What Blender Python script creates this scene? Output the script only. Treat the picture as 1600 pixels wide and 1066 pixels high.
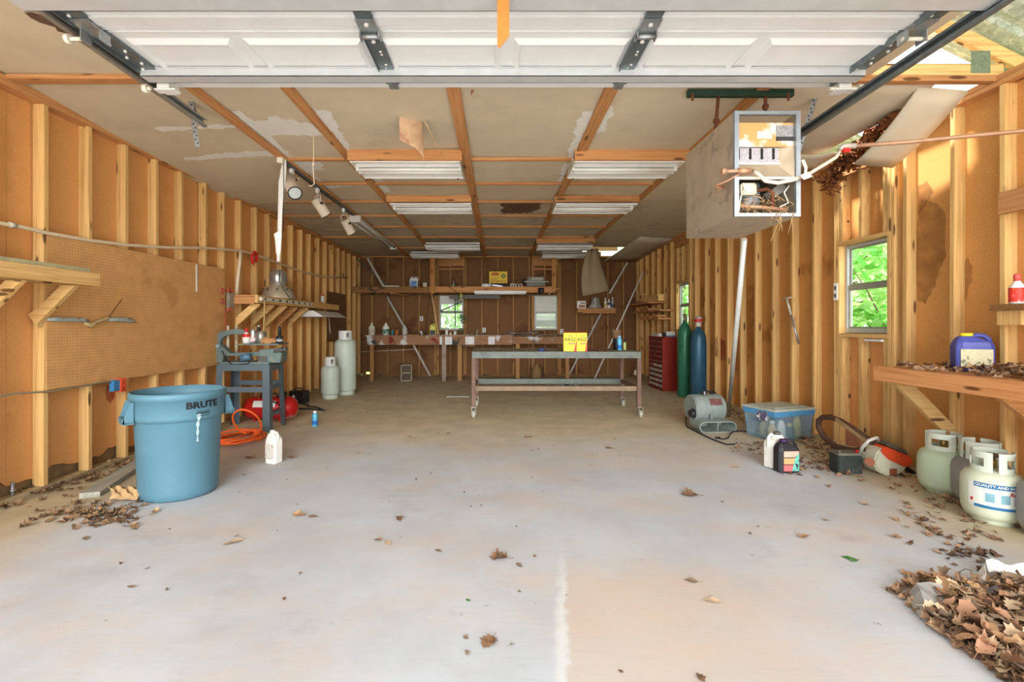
import bpy, bmesh, math, random
from mathutils import Vector, Matrix
R = math.radians
SC = bpy.context.scene
COL = SC.collection
for o in list(bpy.data.objects): bpy.data.objects.remove(o)
rnd = random.Random(7)

# ------------------------------------------------------------------ camera (metres; x right, y into the garage, z up)
FPX, CX, CY, EYE = 746.0, 777.0, 508.0, 1.32
cam = bpy.data.cameras.new('camera'); camo = bpy.data.objects.new('camera', cam); COL.objects.link(camo)
cam.sensor_width = 36; cam.lens = 36*FPX/1600
cam.shift_x = (800-CX)/1600; cam.shift_y = (CY-533)/1600
cam.clip_start = .05; cam.clip_end = 300
camo.location = (0, 0, EYE); camo.rotation_euler = (R(90), 0, 0)
SC.camera = camo

# ------------------------------------------------------------------ sky, sun, exposure
SC.view_settings.view_transform = 'Standard'; SC.view_settings.look = 'None'
SC.view_settings.gamma = 1; SC.view_settings.use_curve_mapping = False
SC.view_settings.exposure = 0.33
W = bpy.data.worlds.new('sky'); SC.world = W; W.use_nodes = True
wn = W.node_tree.nodes; wl = W.node_tree.links
bg = wn['Background']; bg.inputs[0].default_value = (.93, .97, 1.0, 1); bg.inputs[1].default_value = 1.9
def lamp(kind, name, loc, rot, energy, color=(1, 1, 1), **kw):
    d = bpy.data.lights.new(name, kind); d.energy = energy; d.color = color
    for k, v in kw.items(): setattr(d, k, v)
    o = bpy.data.objects.new(name, d); COL.objects.link(o); o.location = loc; o.rotation_euler = rot
    return o
# added soft second sun, fills the garage like daylight from the open yard
lamp('SUN', 'yard_fill_sun', (0, -6, 6), (R(80), 0, 0), 4.0, (.97, .985, 1.0), angle=R(42))
# the high sun, outdoors only (foliage, roof, the hole in the roof)
lamp('SUN', 'sun', (0, 5, 9), Vector((.36, -.05, -.93)).to_track_quat('-Z', 'Y').to_euler(), 13.0, (1.0, .97, .92), angle=R(6))

# ------------------------------------------------------------------ helpers
def P(px, py, Z):            # photograph pixel at a known depth -> room point
    return Vector(((px-CX)*Z/FPX, Z, EYE-(py-CY)*Z/FPX))
def fz(x, y):                # the old slab is not flat: it rises a little towards the side walls
    c = lambda t: max(0, min(1, t))
    return (.05*c((x-1.4)/1.8)+.03*c((-x-1.6)/1.8))*c((10-y)/3)*c((y-.3)/1.2)
def FL(px, py, z=None):      # photograph pixel on the floor (or on a given level)
    h = z or 0
    for _ in range(6):
        Z = FPX*(EYE-h)/(py-CY); x = (px-CX)*Z/FPX
        if z is not None: break
        h = fz(x, Z)
    return Vector((x, Z, h))
def on(x, y): return Vector((x, y, fz(x, y)))
def WX(px, py, x):           # on a plane x = const (side walls)
    Z = FPX*x/(px-CX); return Vector((x, Z, EYE-(py-CY)*Z/FPX))
def V(*a): return Vector(a)

class MB:
    def __init__(s): s.v = []; s.f = []; s.sm = []
    def add(s, vs, fs, smooth=False):
        b = len(s.v); s.v += [tuple(v) for v in vs]
        for f in fs: s.f.append([b+i for i in f]); s.sm.append(smooth)
        return s
    def box(s, c, d, rz=0, m=None):
        x, y, z = d[0]/2, d[1]/2, d[2]/2
        vs = [Vector((a*x, b*y, e*z)) for e in (-1, 1) for b in (-1, 1) for a in (-1, 1)]
        M = m if m is not None else Matrix.Rotation(rz, 3, 'Z')
        vs = [M @ v + Vector(c) for v in vs]
        return s.add(vs, [(0, 2, 3, 1), (4, 5, 7, 6), (0, 1, 5, 4), (2, 6, 7, 3), (0, 4, 6, 2), (1, 3, 7, 5)])
    def bb(s, x0, x1, y0, y1, z0, z1):
        return s.box(((x0+x1)/2, (y0+y1)/2, (z0+z1)/2), (abs(x1-x0), abs(y1-y0), abs(z1-z0)))
    def bar(s, p0, p1, w, h, up=(0, 0, 1)):     # rectangular bar; w across, h along 'up'
        p0, p1 = Vector(p0), Vector(p1); d = (p1-p0); L = d.length; d.normalize()
        u = Vector(up); a = d.cross(u)
        if a.length < 1e-4: a = d.cross(Vector((0, 1, 0)))
        a.normalize(); u = a.cross(d).normalized()
        m = Matrix((a, d, u)).transposed()
        return s.box((p0+p1)/2, (w, L, h), m=m)
    def ring(s, c, ax, r, n, up=None):
        ax = Vector(ax).normalized(); a = ax.cross(Vector((0, 0, 1)) if abs(ax.z) < .95 else Vector((0, 1, 0))).normalized(); b = ax.cross(a)
        return [Vector(c)+r*(math.cos(2*math.pi*i/n)*a+math.sin(2*math.pi*i/n)*b) for i in range(n)]
    def cyl(s, p0, p1, r0, r1=None, n=12, cap=True):
        r1 = r0 if r1 is None else r1; p0, p1 = Vector(p0), Vector(p1); ax = p1-p0
        vs = s.ring(p0, ax, r0, n)+s.ring(p1, ax, r1, n)
        s.add(vs, [(i, (i+1) % n, n+(i+1) % n, n+i) for i in range(n)], True)
        if cap:
            s.add(vs[:n], [tuple(range(n))[::-1]]); s.add(vs[n:], [tuple(range(n))])
        return s
    def lathe(s, prof, c=(0, 0, 0), n=24, sx=1, sy=1, cap=True):   # prof: (r, z) from the bottom up
        c = Vector(c); vs = []
        for r, z in prof:
            for i in range(n):
                a = 2*math.pi*i/n; vs.append(c+Vector((r*sx*math.cos(a), r*sy*math.sin(a), z)))
        fs = [(k*n+i, k*n+(i+1) % n, (k+1)*n+(i+1) % n, (k+1)*n+i) for k in range(len(prof)-1) for i in range(n)]
        s.add(vs, fs, True)
        if cap:
            if prof[0][0] > 1e-4: s.add(vs[:n], [tuple(range(n))[::-1]])
            if prof[-1][0] > 1e-4: s.add(vs[-n:], [tuple(range(n))])
        return s
    def tube(s, pts, r, n=8, closed=False, flat=None):   # round tube through points (flat: squash along that axis)
        pts = [Vector(p) for p in pts]; N = len(pts); rings = []
        prev = None
        for i, p in enumerate(pts):
            if closed: t = pts[(i+1) % N]-pts[i-1]
            else: t = pts[min(i+1, N-1)]-pts[max(i-1, 0)]
            t.normalize()
            if prev is None:
                a = t.cross(Vector((0, 0, 1)) if abs(t.z) < .9 else Vector((0, 1, 0))).normalized()
            else:
                a = (prev-t*prev.dot(t)).normalized()
            prev = a; b = t.cross(a)
            rr = r[i] if isinstance(r, (list, tuple)) else r
            rings.append([p+rr*(math.cos(2*math.pi*k/n)*a+math.sin(2*math.pi*k/n)*b) for k in range(n)])
        vs = [v for rg in rings for v in rg]
        M = N if closed else N-1
        s.add(vs, [(i*n+k, i*n+(k+1) % n, ((i+1) % N)*n+(k+1) % n, ((i+1) % N)*n+k) for i in range(M) for k in range(n)], True)
        if not closed:
            s.add(rings[0], [tuple(range(n))[::-1]]); s.add(rings[-1], [tuple(range(n))])
        return s
    def sheet(s, g, th, smooth=True):    # grid of points g[row][col], given thickness along normals
        nr, nc = len(g), len(g[0])
        g = [[Vector(p) for p in r] for r in g]
        nm = []
        for i in range(nr):
            row = []
            for j in range(nc):
                a = g[min(i+1, nr-1)][j]-g[max(i-1, 0)][j]; b = g[i][min(j+1, nc-1)]-g[i][max(j-1, 0)]
                c = a.cross(b); row.append(c.normalized() if c.length > 1e-9 else Vector((0, 0, 1)))
            nm.append(row)
        top = [g[i][j]+nm[i][j]*th/2 for i in range(nr) for j in range(nc)]
        bot = [g[i][j]-nm[i][j]*th/2 for i in range(nr) for j in range(nc)]
        I = lambda i, j: i*nc+j; N = nr*nc
        fs = []
        for i in range(nr-1):
            for j in range(nc-1):
                fs.append((I(i, j), I(i+1, j), I(i+1, j+1), I(i, j+1)))
                fs.append((N+I(i, j), N+I(i, j+1), N+I(i+1, j+1), N+I(i+1, j)))
        s.add(top+bot, fs, smooth)
        ed = [I(0, j) for j in range(nc)]+[I(i, nc-1) for i in range(1, nr)]+[I(nr-1, j) for j in range(nc-2, -1, -1)]+[I(i, 0) for i in range(nr-2, 0, -1)]
        es = [(ed[k], ed[(k+1) % len(ed)], N+ed[(k+1) % len(ed)], N+ed[k]) for k in range(len(ed))]
        s.add(top+bot, es, False)
        return s
    def prism(s, poly, axis, a0, a1):   # extrude a 2-D outline along an axis ('x': (y,z), 'y': (x,z), 'z': (x,y))
        def mk(p, a):
            return {'x': (a, p[0], p[1]), 'y': (p[0], a, p[1]), 'z': (p[0], p[1], a)}[axis]
        n = len(poly); vs = [mk(p, a0) for p in poly]+[mk(p, a1) for p in poly]
        s.add(vs, [(i, (i+1) % n, n+(i+1) % n, n+i) for i in range(n)]); s.add(vs[:n], [tuple(range(n))[::-1]]); s.add(vs[n:], [tuple(range(n))])
        return s
    def xf(s, M, a=0):
        for i in range(a, len(s.v)): s.v[i] = tuple(M @ Vector(s.v[i]))
        return s
    def build(s, name, m, parent=None, loc=None, bevel=0, fix=True):
        me = bpy.data.meshes.new(name); me.from_pydata(s.v, [], s.f); me.update()
        for p, q in zip(me.polygons, s.sm): p.use_smooth = q
        if fix:
            b = bmesh.new(); b.from_mesh(me)
            bmesh.ops.remove_doubles(b, verts=b.verts, dist=1e-5)
            bmesh.ops.recalc_face_normals(b, faces=b.faces)
            if bevel:
                bmesh.ops.bevel(b, geom=[e for e in b.edges if len(e.link_faces) == 2 and e.calc_face_angle(0) > .6], offset=bevel, segments=2, affect='EDGES', clamp_overlap=True)
            b.to_mesh(me); b.free()
        o = bpy.data.objects.new(name, me); COL.objects.link(o)
        if m is not None: me.materials.append(m)
        if parent is not None: o.parent = parent
        if loc is not None: o.location = loc
        return o

def tag(o, label, cat, group=None, kind=None):
    o['label'] = label; o['category'] = cat
    if group: o['group'] = group
    if kind: o['kind'] = kind
    return o
def thing(name, label, cat, loc=(0, 0, 0), rz=0, group=None):
    o = bpy.data.objects.new(name, None); COL.objects.link(o); o.empty_display_size = .05
    o.location = loc; o.rotation_euler = (0, 0, rz)
    return tag(o, label, cat, group)
def struct(name, parts_parent=None):
    o = bpy.data.objects.new(name, None); COL.objects.link(o); o['kind'] = 'structure'; return o
def copy_at(src, parent=None, loc=None, rot=None):
    c = src.copy(); COL.objects.link(c)
    if parent is not None: c.parent = parent
    if loc is not None: c.location = loc
    if rot is not None: c.rotation_euler = rot
    return c
def dup(root, loc, rz, label, group=None, scale=None):
    r = root.copy(); COL.objects.link(r); r.location = loc; r.rotation_euler = (0, 0, rz); r['label'] = label
    if group: r['group'] = group
    if scale: r.scale = scale
    for ch in list(root.children):
        c = ch.copy(); COL.objects.link(c); c.parent = r
        for g in list(ch.children):
            d = g.copy(); COL.objects.link(d); d.parent = c
    return r
def one(mb, name, m, label, cat, group=None, loc=None, bevel=0):
    return tag(mb.build(name, m, None, loc, bevel), label, cat, group)
def text_mb(txt, size, mapf, depth=0, shear=0, align='CENTER', bold=0):
    cu = bpy.data.curves.new('t', 'FONT'); cu.body = txt; cu.size = size; cu.align_x = align; cu.align_y = 'CENTER'; cu.shear = shear; cu.offset = bold; cu.resolution_u = 2
    o = bpy.data.objects.new('t', cu); COL.objects.link(o)
    dg = bpy.context.evaluated_depsgraph_get(); dg.update()
    me = bpy.data.meshes.new_from_object(o.evaluated_get(dg))
    mb = MB(); mb.add([mapf(v.co.x, v.co.y) for v in me.vertices], [list(p.vertices) for p in me.polygons])
    bpy.data.objects.remove(o); bpy.data.curves.remove(cu); bpy.data.meshes.remove(me)
    return mb

# ------------------------------------------------------------------ materials
def srgb(r, g, b):
    f = lambda c: (c/255/12.92) if c <= 10 else ((c/255+.055)/1.055)**2.4
    return (f(r), f(g), f(b), 1)
_mats = {}
def mat(name, c, rough=.6, metal=0, var=.12, scale=12, bump=0, c2=None, thr=None, spec=.4, alpha=None, trans=0, c3=None, thr3=None, scale3=3, rand=0, strength=1):
    """plain procedural surface: colour with noise variation, optional second colour in blotches (wear, dirt, rust)"""
    if name in _mats: return _mats[name]
    m = bpy.data.materials.new(name); m.use_nodes = True; nt = m.node_tree; N = nt.nodes; L = nt.links
    b = N['Principled BSDF']; b.inputs['Roughness'].default_value = rough; b.inputs['Metallic'].default_value = metal
    b.inputs['Specular IOR Level'].default_value = spec
    c = srgb(*c); tc = N.new('ShaderNodeTexCoord')
    nz = N.new('ShaderNodeTexNoise'); nz.inputs['Scale'].default_value = scale; nz.inputs['Detail'].default_value = 6; L.new(tc.outputs['Object'], nz.inputs['Vector'])
    mr = N.new('ShaderNodeMapRange'); mr.inputs[1].default_value = .3; mr.inputs[2].default_value = .7; mr.inputs[3].default_value = 1-var; mr.inputs[4].default_value = 1+var
    L.new(nz.outputs['Fac'], mr.inputs[0])
    mx = N.new('ShaderNodeMix'); mx.data_type = 'RGBA'; mx.blend_type = 'MULTIPLY'; mx.inputs['Factor'].default_value = 1; mx.inputs['A'].default_value = c
    L.new(mr.outputs[0], mx.inputs['B']); out = mx.outputs['Result']
    def blot(col, th, sc, out):
        n2 = N.new('ShaderNodeTexNoise'); n2.inputs['Scale'].default_value = sc; n2.inputs['Detail'].default_value = 8; n2.inputs['Roughness'].default_value = .65; L.new(tc.outputs['Object'], n2.inputs['Vector'])
        rr = N.new('ShaderNodeMapRange'); rr.inputs[1].default_value = th; rr.inputs[2].default_value = th+.06; L.new(n2.outputs['Fac'], rr.inputs[0])
        m2 = N.new('ShaderNodeMix'); m2.data_type = 'RGBA'; L.new(rr.outputs[0], m2.inputs['Factor']); L.new(out, m2.inputs['A']); m2.inputs['B'].default_value = srgb(*col)
        return m2.outputs['Result']
    if c2: out = blot(c2, thr or .58, scale*.5, out)
    if c3: out = blot(c3, thr3 or .6, scale3, out)
    if rand:
        oi = N.new('ShaderNodeObjectInfo'); r2 = N.new('ShaderNodeMapRange'); r2.inputs[3].default_value = 1-rand; r2.inputs[4].default_value = 1+rand; L.new(oi.outputs['Random'], r2.inputs[0])
        m3 = N.new('ShaderNodeMix'); m3.data_type = 'RGBA'; m3.blend_type = 'MULTIPLY'; m3.inputs['Factor'].default_value = 1; L.new(out, m3.inputs['A']); L.new(r2.outputs[0], m3.inputs['B']); out = m3.outputs['Result']
    L.new(out, b.inputs['Base Color'])
    if bump:
        bp = N.new('ShaderNodeBump'); bp.inputs['Strength'].default_value = bump; bp.inputs['Distance'].default_value = .01; L.new(nz.outputs['Fac'], bp.inputs['Height']); L.new(bp.outputs[0], b.inputs['Normal'])
    if alpha is not None: b.inputs['Alpha'].default_value = alpha
    if trans: b.inputs['Transmission Weight'].default_value = trans
    _mats[name] = m; return m

def wood(name, c, dark, axis='z', knots=.85, rand=.12, rough=.75, stain=None):
    if name in _mats: return _mats[name]
    m = bpy.data.materials.new(name); m.use_nodes = True; nt = m.node_tree; N = nt.nodes; L = nt.links
    b = N['Principled BSDF']; b.inputs['Roughness'].default_value = rough; b.inputs['Specular IOR Level'].default_value = .25
    tc = N.new('ShaderNodeTexCoord'); oi = N.new('ShaderNodeObjectInfo')
    mu = N.new('ShaderNodeMath'); mu.operation = 'MULTIPLY'; mu.inputs[1].default_value = 37; L.new(oi.outputs['Random'], mu.inputs[0])
    ad = N.new('ShaderNodeVectorMath'); ad.operation = 'ADD'; L.new(tc.outputs['Object'], ad.inputs[0]); L.new(mu.outputs[0], ad.inputs[1])
    k = 'xyz'.index(axis)
    def mp(a, c_):
        q = N.new('ShaderNodeMapping'); s = [c_]*3; s[k] = a; q.inputs['Scale'].default_value = s; L.new(ad.outputs[0], q.inputs[0]); return q
    g = N.new('ShaderNodeTexNoise'); g.inputs['Scale'].default_value = 1; g.inputs['Detail'].default_value = 5; g.inputs['Roughness'].default_value = .6; g.inputs['Distortion'].default_value = .4
    L.new(mp(1.6, 55).outputs[0], g.inputs['Vector'])
    rp = N.new('ShaderNodeMapRange'); rp.inputs[1].default_value = .45; rp.inputs[2].default_value = .75; L.new(g.outputs['Fac'], rp.inputs[0])
    mx = N.new('ShaderNodeMix'); mx.data_type = 'RGBA'; mx.inputs['A'].default_value = srgb(*c); mx.inputs['B'].default_value = srgb(*dark); L.new(rp.outputs[0], mx.inputs['Factor'])
    out = mx.outputs['Result']
    if knots:
        v = N.new('ShaderNodeTexVoronoi'); v.inputs['Scale'].default_value = 1; L.new(mp(2.3, 11).outputs[0], v.inputs['Vector'])
        r2 = N.new('ShaderNodeMapRange'); r2.inputs[1].default_value = .12; r2.inputs[2].default_value = .18; r2.inputs[3].default_value = knots; r2.inputs[4].default_value = 0; L.new(v.outputs['Distance'], r2.inputs[0])
        m2 = N.new('ShaderNodeMix'); m2.data_type = 'RGBA'; L.new(r2.outputs[0], m2.inputs['Factor']); L.new(out, m2.inputs['A']); m2.inputs['B'].default_value = srgb(84, 46, 26); out = m2.outputs['Result']
    if stain:
        n3 = N.new('ShaderNodeTexNoise'); n3.inputs['Scale'].default_value = stain[1]; n3.inputs['Detail'].default_value = 5; L.new(tc.outputs['Object'], n3.inputs['Vector'])
        r4 = N.new('ShaderNodeMapRange'); r4.inputs[1].default_value = stain[2]; r4.inputs[2].default_value = stain[2]+.08; L.new(n3.outputs['Fac'], r4.inputs[0])
        m4 = N.new('ShaderNodeMix'); m4.data_type = 'RGBA'; L.new(r4.outputs[0], m4.inputs['Factor']); L.new(out, m4.inputs['A']); m4.inputs['B'].default_value = srgb(*stain[0]); out = m4.outputs['Result']
    r3 = N.new('ShaderNodeMapRange'); r3.inputs[3].default_value = 1-rand; r3.inputs[4].default_value = 1+rand; L.new(oi.outputs['Random'], r3.inputs[0])
    m3 = N.new('ShaderNodeMix'); m3.data_type = 'RGBA'; m3.blend_type = 'MULTIPLY'; m3.inputs['Factor'].default_value = 1; L.new(out, m3.inputs['A']); L.new(r3.outputs[0], m3.inputs['B'])
    L.new(m3.outputs['Result'], b.inputs['Base Color'])
    bp = N.new('ShaderNodeBump'); bp.inputs['Strength'].default_value = .15; bp.inputs['Distance'].default_value = .004; L.new(g.outputs['Fac'], bp.inputs['Height']); L.new(bp.outputs[0], b.inputs['Normal'])
    _mats[name] = m; return m

PINE = (231, 190, 126); PINE_D = (196, 144, 82)
WZ = wood('pine_z', PINE, PINE_D, 'z'); WY = wood('pine_y', PINE, PINE_D, 'y'); WXm = wood('pine_x', PINE, PINE_D, 'x')
OWY = wood('old_pine_y', (206, 150, 98), (166, 104, 58), 'y'); OWX = wood('old_pine_x', (204, 148, 96), (162, 102, 58), 'x'); OWZ = wood('old_pine_z', (190, 134, 76), (150, 92, 44), 'z')
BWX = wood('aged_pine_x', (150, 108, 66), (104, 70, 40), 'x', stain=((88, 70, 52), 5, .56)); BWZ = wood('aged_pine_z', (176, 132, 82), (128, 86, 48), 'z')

def pt(root, mb, name, m, parent=None, bevel=0):
    """part of a thing, drawn in room coordinates, stored relative to the thing's base"""
    l = root.location
    mb.v = [(v[0]-l.x, v[1]-l.y, v[2]-l.z) for v in mb.v]
    return mb.build(name, m, parent or root, None, bevel)
ZN = mat('galvanised_steel', (168, 174, 178), .4, .75, var=.12, scale=30)
ZND = mat('dark_galvanised', (120, 130, 136), .45, .7, var=.15, scale=25)
WHT = mat('white_enamel', (232, 232, 230), .4, var=.03)
OFFW = mat('off_white_plastic', (226, 220, 204), .5, var=.05)
BLK = mat('black_plastic', (34, 34, 36), .5, var=.15)
DRK = mat('dark_hole', (22, 20, 18), .8, var=.1)
RUST = mat('rusty_steel', (120, 72, 48), .8, .3, var=.25, scale=30, c2=(86, 52, 36))
COPR = mat('dull_copper_pipe', (186, 142, 112), .5, .3, var=.12, scale=20)
RED = mat('red_plastic', (206, 40, 34), .45, var=.08)
YEL = mat('yellow_paint', (244, 222, 50), .5, var=.04)
ORG = mat('orange_plastic', (240, 110, 50), .45, var=.06)

# ================================================================== floor
def floor_material():
    m = bpy.data.materials.new('concrete_floor'); m.use_nodes = True; nt = m.node_tree; N = nt.nodes; L = nt.links
    b = N['Principled BSDF']; b.inputs['Roughness'].default_value = .7; b.inputs['Specular IOR Level'].default_value = .3
    tc = N.new('ShaderNodeTexCoord'); sep = N.new('ShaderNodeSeparateXYZ'); L.new(tc.outputs['Object'], sep.inputs[0])
    def noise(sc, det=6, rough=.6, sx=1, sy=1, off=0):
        q = N.new('ShaderNodeMapping'); q.inputs['Scale'].default_value = (sx, sy, 1); q.inputs['Location'].default_value = (off, off*.7, 0); L.new(tc.outputs['Object'], q.inputs[0])
        n = N.new('ShaderNodeTexNoise'); n.inputs['Scale'].default_value = sc; n.inputs['Detail'].default_value = det; n.inputs['Roughness'].default_value = rough; L.new(q.outputs[0], n.inputs['Vector']); return n.outputs['Fac']
    def rng(x, a, b_, c=0, d=1):
        r = N.new('ShaderNodeMapRange'); r.interpolation_type = 'SMOOTHSTEP'; r.inputs[1].default_value = a; r.inputs[2].default_value = b_; r.inputs[3].default_value = c; r.inputs[4].default_value = d
        L.new(x, r.inputs[0]); return r.outputs[0]
    def math_(op, x, y):
        q = N.new('ShaderNodeMath'); q.operation = op
        for i, a in enumerate((x, y)):
            if isinstance(a, (int, float)): q.inputs[i].default_value = a
            else: L.new(a, q.inputs[i])
        return q.outputs[0]
    def mix(f, a, c):
        q = N.new('ShaderNodeMix'); q.data_type = 'RGBA'
        if isinstance(f, (int, float)): q.inputs['Factor'].default_value = f
        else: L.new(f, q.inputs['Factor'])
        for k, a_ in (('A', a), ('B', c)):
            if isinstance(a_, tuple): q.inputs[k].default_value = srgb(*a_)
            else: L.new(a_, q.inputs[k])
        return q.outputs['Result']
    base = mix(rng(noise(1.3, 8), .35, .65), (200, 206, 212), (188, 192, 197))
    # red-clay dust blushes, swept cross-wise
    base = mix(math_('MULTIPLY', rng(noise(.8, 6, .7, 1, 1.6, 3), .42, .72), .55), base, (214, 190, 170))
    base = mix(math_('MULTIPLY', rng(noise(1.1, 6, .65, 1, 1.3, 11), .56, .72), .5), base, (166, 166, 168))
    # a worn paint edge runs forward on the right: bare tan concrete beyond it
    dl = math_('ADD', math_('SUBTRACT', sep.outputs['X'], math_('MULTIPLY', sep.outputs['Y'], .138)), math_('MULTIPLY', math_('SUBTRACT', noise(9, 6, .7), .5), .10))
    nearm = rng(math_('ADD', sep.outputs['Y'], math_('MULTIPLY', math_('SUBTRACT', noise(2, 5), .5), 1.2)), 3.1, 2.2)
    base = mix(math_('MULTIPLY', math_('MULTIPLY', rng(dl, .0, .03), rng(dl, 1.4, .3)), math_('MULTIPLY', nearm, .55)), base, (212, 188, 164))
    base = mix(math_('MULTIPLY', math_('MULTIPLY', rng(dl, -.05, .0), rng(dl, .03, .0)), math_('MULTIPLY', nearm, .7)), base, (228, 228, 226))
    # broom lines and pale scuffs
    base = mix(math_('MULTIPLY', rng(noise(1, 3, .7, 4, 90), .5, .8), .3), base, (168, 158, 146))
    base = mix(math_('MULTIPLY', rng(noise(2.2, 8, .75, 1, 1.8, 7), .64, .74), .55), base, (222, 222, 224))
    # brown dirt that has gathered at the far end and along the walls
    ax = N.new('ShaderNodeMath'); ax.operation = 'ABSOLUTE'; L.new(sep.outputs['X'], ax.inputs[0])
    wob = math_('MULTIPLY', math_('SUBTRACT', noise(.9, 6), .5), 3.0)
    far = rng(math_('ADD', sep.outputs['Y'], wob), 3.9, 6.6)
    side = rng(math_('ADD', ax.outputs[0], math_('MULTIPLY', wob, .4)), 2.35, 3.3)
    dirt = math_('MAXIMUM', far, side)
    base = mix(math_('MULTIPLY', dirt, .85), base, mix(rng(noise(3, 8), .3, .7), (214, 196, 154), (190, 170, 128)))
    # small dark specks and drips
    base = mix(math_('MULTIPLY', rng(noise(14, 4, .6), .68, .74), .45), base, (104, 92, 80))
    base = mix(math_('MULTIPLY', rng(noise(5, 6, .7, 1, 1, 20), .68, .76), .4), base, (128, 118, 106))
    L.new(base, b.inputs['Base Color'])
    bp = N.new('ShaderNodeBump'); bp.inputs['Strength'].default_value = .2; bp.inputs['Distance'].default_value = .004; L.new(noise(30, 6), bp.inputs['Height']); L.new(bp.outputs[0], b.inputs['Normal'])
    return m
fxs = [-3.75+7.55*i/40 for i in range(41)]; fys = [.3+12.25*j/60 for j in range(61)]
f = MB(); f.sheet([[(x, y, fz(x, y)-.05) for x in fxs] for y in fys], .1, True).build('floor', floor_material())['kind'] = 'structure'
f = MB(); f.bb(-11, 11, -24, .29, -.15, -.004).build('driveway', mat('apron_concrete', (212, 208, 200), .8, scale=3))['kind'] = 'structure'  # out of view; made wide and pale to bounce sun onto the ceiling
g = MB(); g.bb(-40, 40, -40, 40, -.5, -.16).build('ground', mat('grass_ground', (104, 122, 62), .9, var=.3, scale=2))['kind'] = 'structure'

# ================================================================== walls
LX, RX, BY, TOP = -3.51, 3.58, 12.35, 3.11      # inner stud faces, ceiling height
SW, SD = .04, .089
def fibre_mat(name, c, c2, stain=None, seam=True):
    m = mat(name, c, .85, var=.10, scale=90, bump=.15, c3=c2, thr3=.56, scale3=1.1, spec=.2)
    return m
FIB = fibre_mat('fibreboard', (224, 164, 102), (216, 154, 92))
FIBS = mat('fibreboard_stained', (214, 156, 92), .85, var=.10, scale=90, c3=(180, 124, 68), thr3=.55, scale3=.7, spec=.2)
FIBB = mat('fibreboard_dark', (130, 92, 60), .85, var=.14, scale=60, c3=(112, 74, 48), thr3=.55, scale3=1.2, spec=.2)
DPL = wood('dusty_plate_y', (196, 176, 138), (160, 140, 104), 'y', .1)
DIRTW = mat('dark_ground_gap', (140, 112, 80), .9, var=.2)
stud_me = MB().bb(-SD/2, SD/2, -SW/2, SW/2, 0, TOP-.04-.08).build('stud', WZ, None, bevel=.003)
def add_stud(par, x, y, z0=.04, z1=None, rot=0, w=1.0, m=None):
    z1 = TOP-.08 if z1 is None else z1
    o = copy_at(stud_me, par, (x, y, z0), (rnd.uniform(-.003, .003), rnd.uniform(-.003, .003), rot))
    o.scale = (1, w, (z1-z0)/(TOP-.12)); o.name = 'stud'
    if m is not None:
        o.data = stud_me.data.copy(); o.data.materials[0] = m
    return o
def panel_x(par, x, y0, y1, z0, z1, m, ragged=False, th=.012):
    """sheathing sheet on a side wall; ragged = rotten lower edge"""
    n = 24; s = -1 if x < 0 else 1
    bot = [(y0+(y1-y0)*i/n, z0+(abs(rnd.gauss(0, .012))+.05*max(0, math.sin(i*.55+y0)) if ragged else 0)) for i in range(n+1)]
    poly = bot+[(y1, z1), (y0, z1)]
    return MB().prism(poly, 'x', x, x+s*th).build('sheathing_panel', m, par)
wl_ = struct('wall_left')
MB().bb(LX-SD-.06, LX-SD-.02, .3, 12.5, -.02, TOP).build('outer_board', DIRTW, wl_)
ys = [.3, 1.06, 2.28, 3.5, 4.72, 5.94, 7.16, 8.38, 9.6, 10.82, 12.44]
for i in range(len(ys)-1):
    panel_x(wl_, LX-SD, ys[i]+.002, ys[i+1]-.002, .125 if i < 5 else .05, TOP-.04, FIB if i < 7 else FIBS, i < 5)
MB().bb(LX-SD, LX, .3, 12.35, .0, .07).build('bottom_plate', DPL, wl_, bevel=.003)
for k in range(2): MB().bb(LX-SD, LX, .3, 12.35, TOP-.04*(k+1)+.001, TOP-.04*k-.001).build('top_plate', OWY, wl_, bevel=.003)
for i in range(-8, 22):
    add_stud(wl_, LX-SD/2, 3.733+.4064*i-SW/2, .07)

wr = struct('wall_right')
MB().bb(RX+SD+.02, RX+SD+.05, .3, 4.38, -.02, TOP).build('outer_board', DIRTW, wr)
WIN1 = (4.386, 5.0, 1.24, 2.14); WIN2 = (8.95, 9.55, 1.24, 2.14)
segs = [(.3, 1.2), (1.2, 2.42), (2.42, 3.41), (3.41, 4.386), (5.0, 6.2), (6.2, 7.42), (7.42, 8.95), (9.55, 10.7), (10.7, 11.9), (11.9, 12.44)]
for a, b in segs: panel_x(wr, RX+SD, a+.002, b-.002, .03, TOP-.04, FIBS if a > 1 else FIB)
for y0, y1, z0, z1 in (WIN1, WIN2):
    panel_x(wr, RX+SD, y0, y1, .03, z0, FIB); panel_x(wr, RX+SD, y0, y1, z1, TOP-.04, FIBS)
MB().bb(RX, RX+SD, .3, 12.35, 0, .09).build('bottom_plate', DPL, wr, bevel=.003)
for k in range(2): MB().bb(RX, RX+SD, .3, 12.35, TOP-.04*(k+1)+.001, TOP-.04*k-.001).build('top_plate', OWY, wr, bevel=.003)
for yf in [.6, 1.0, 1.4, 1.8, 2.2, 2.6, 3.0, 3.402, 3.788, 4.219, 5.08, 5.432, 5.836, 6.244, 6.652, 7.056, 7.464, 7.878, 8.27, 8.67, 9.87, 10.29, 10.73, 11.11, 11.55, 11.98, 12.33]:
    add_stud(wr, RX+SD/2, yf-SW/2, .09)
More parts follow.
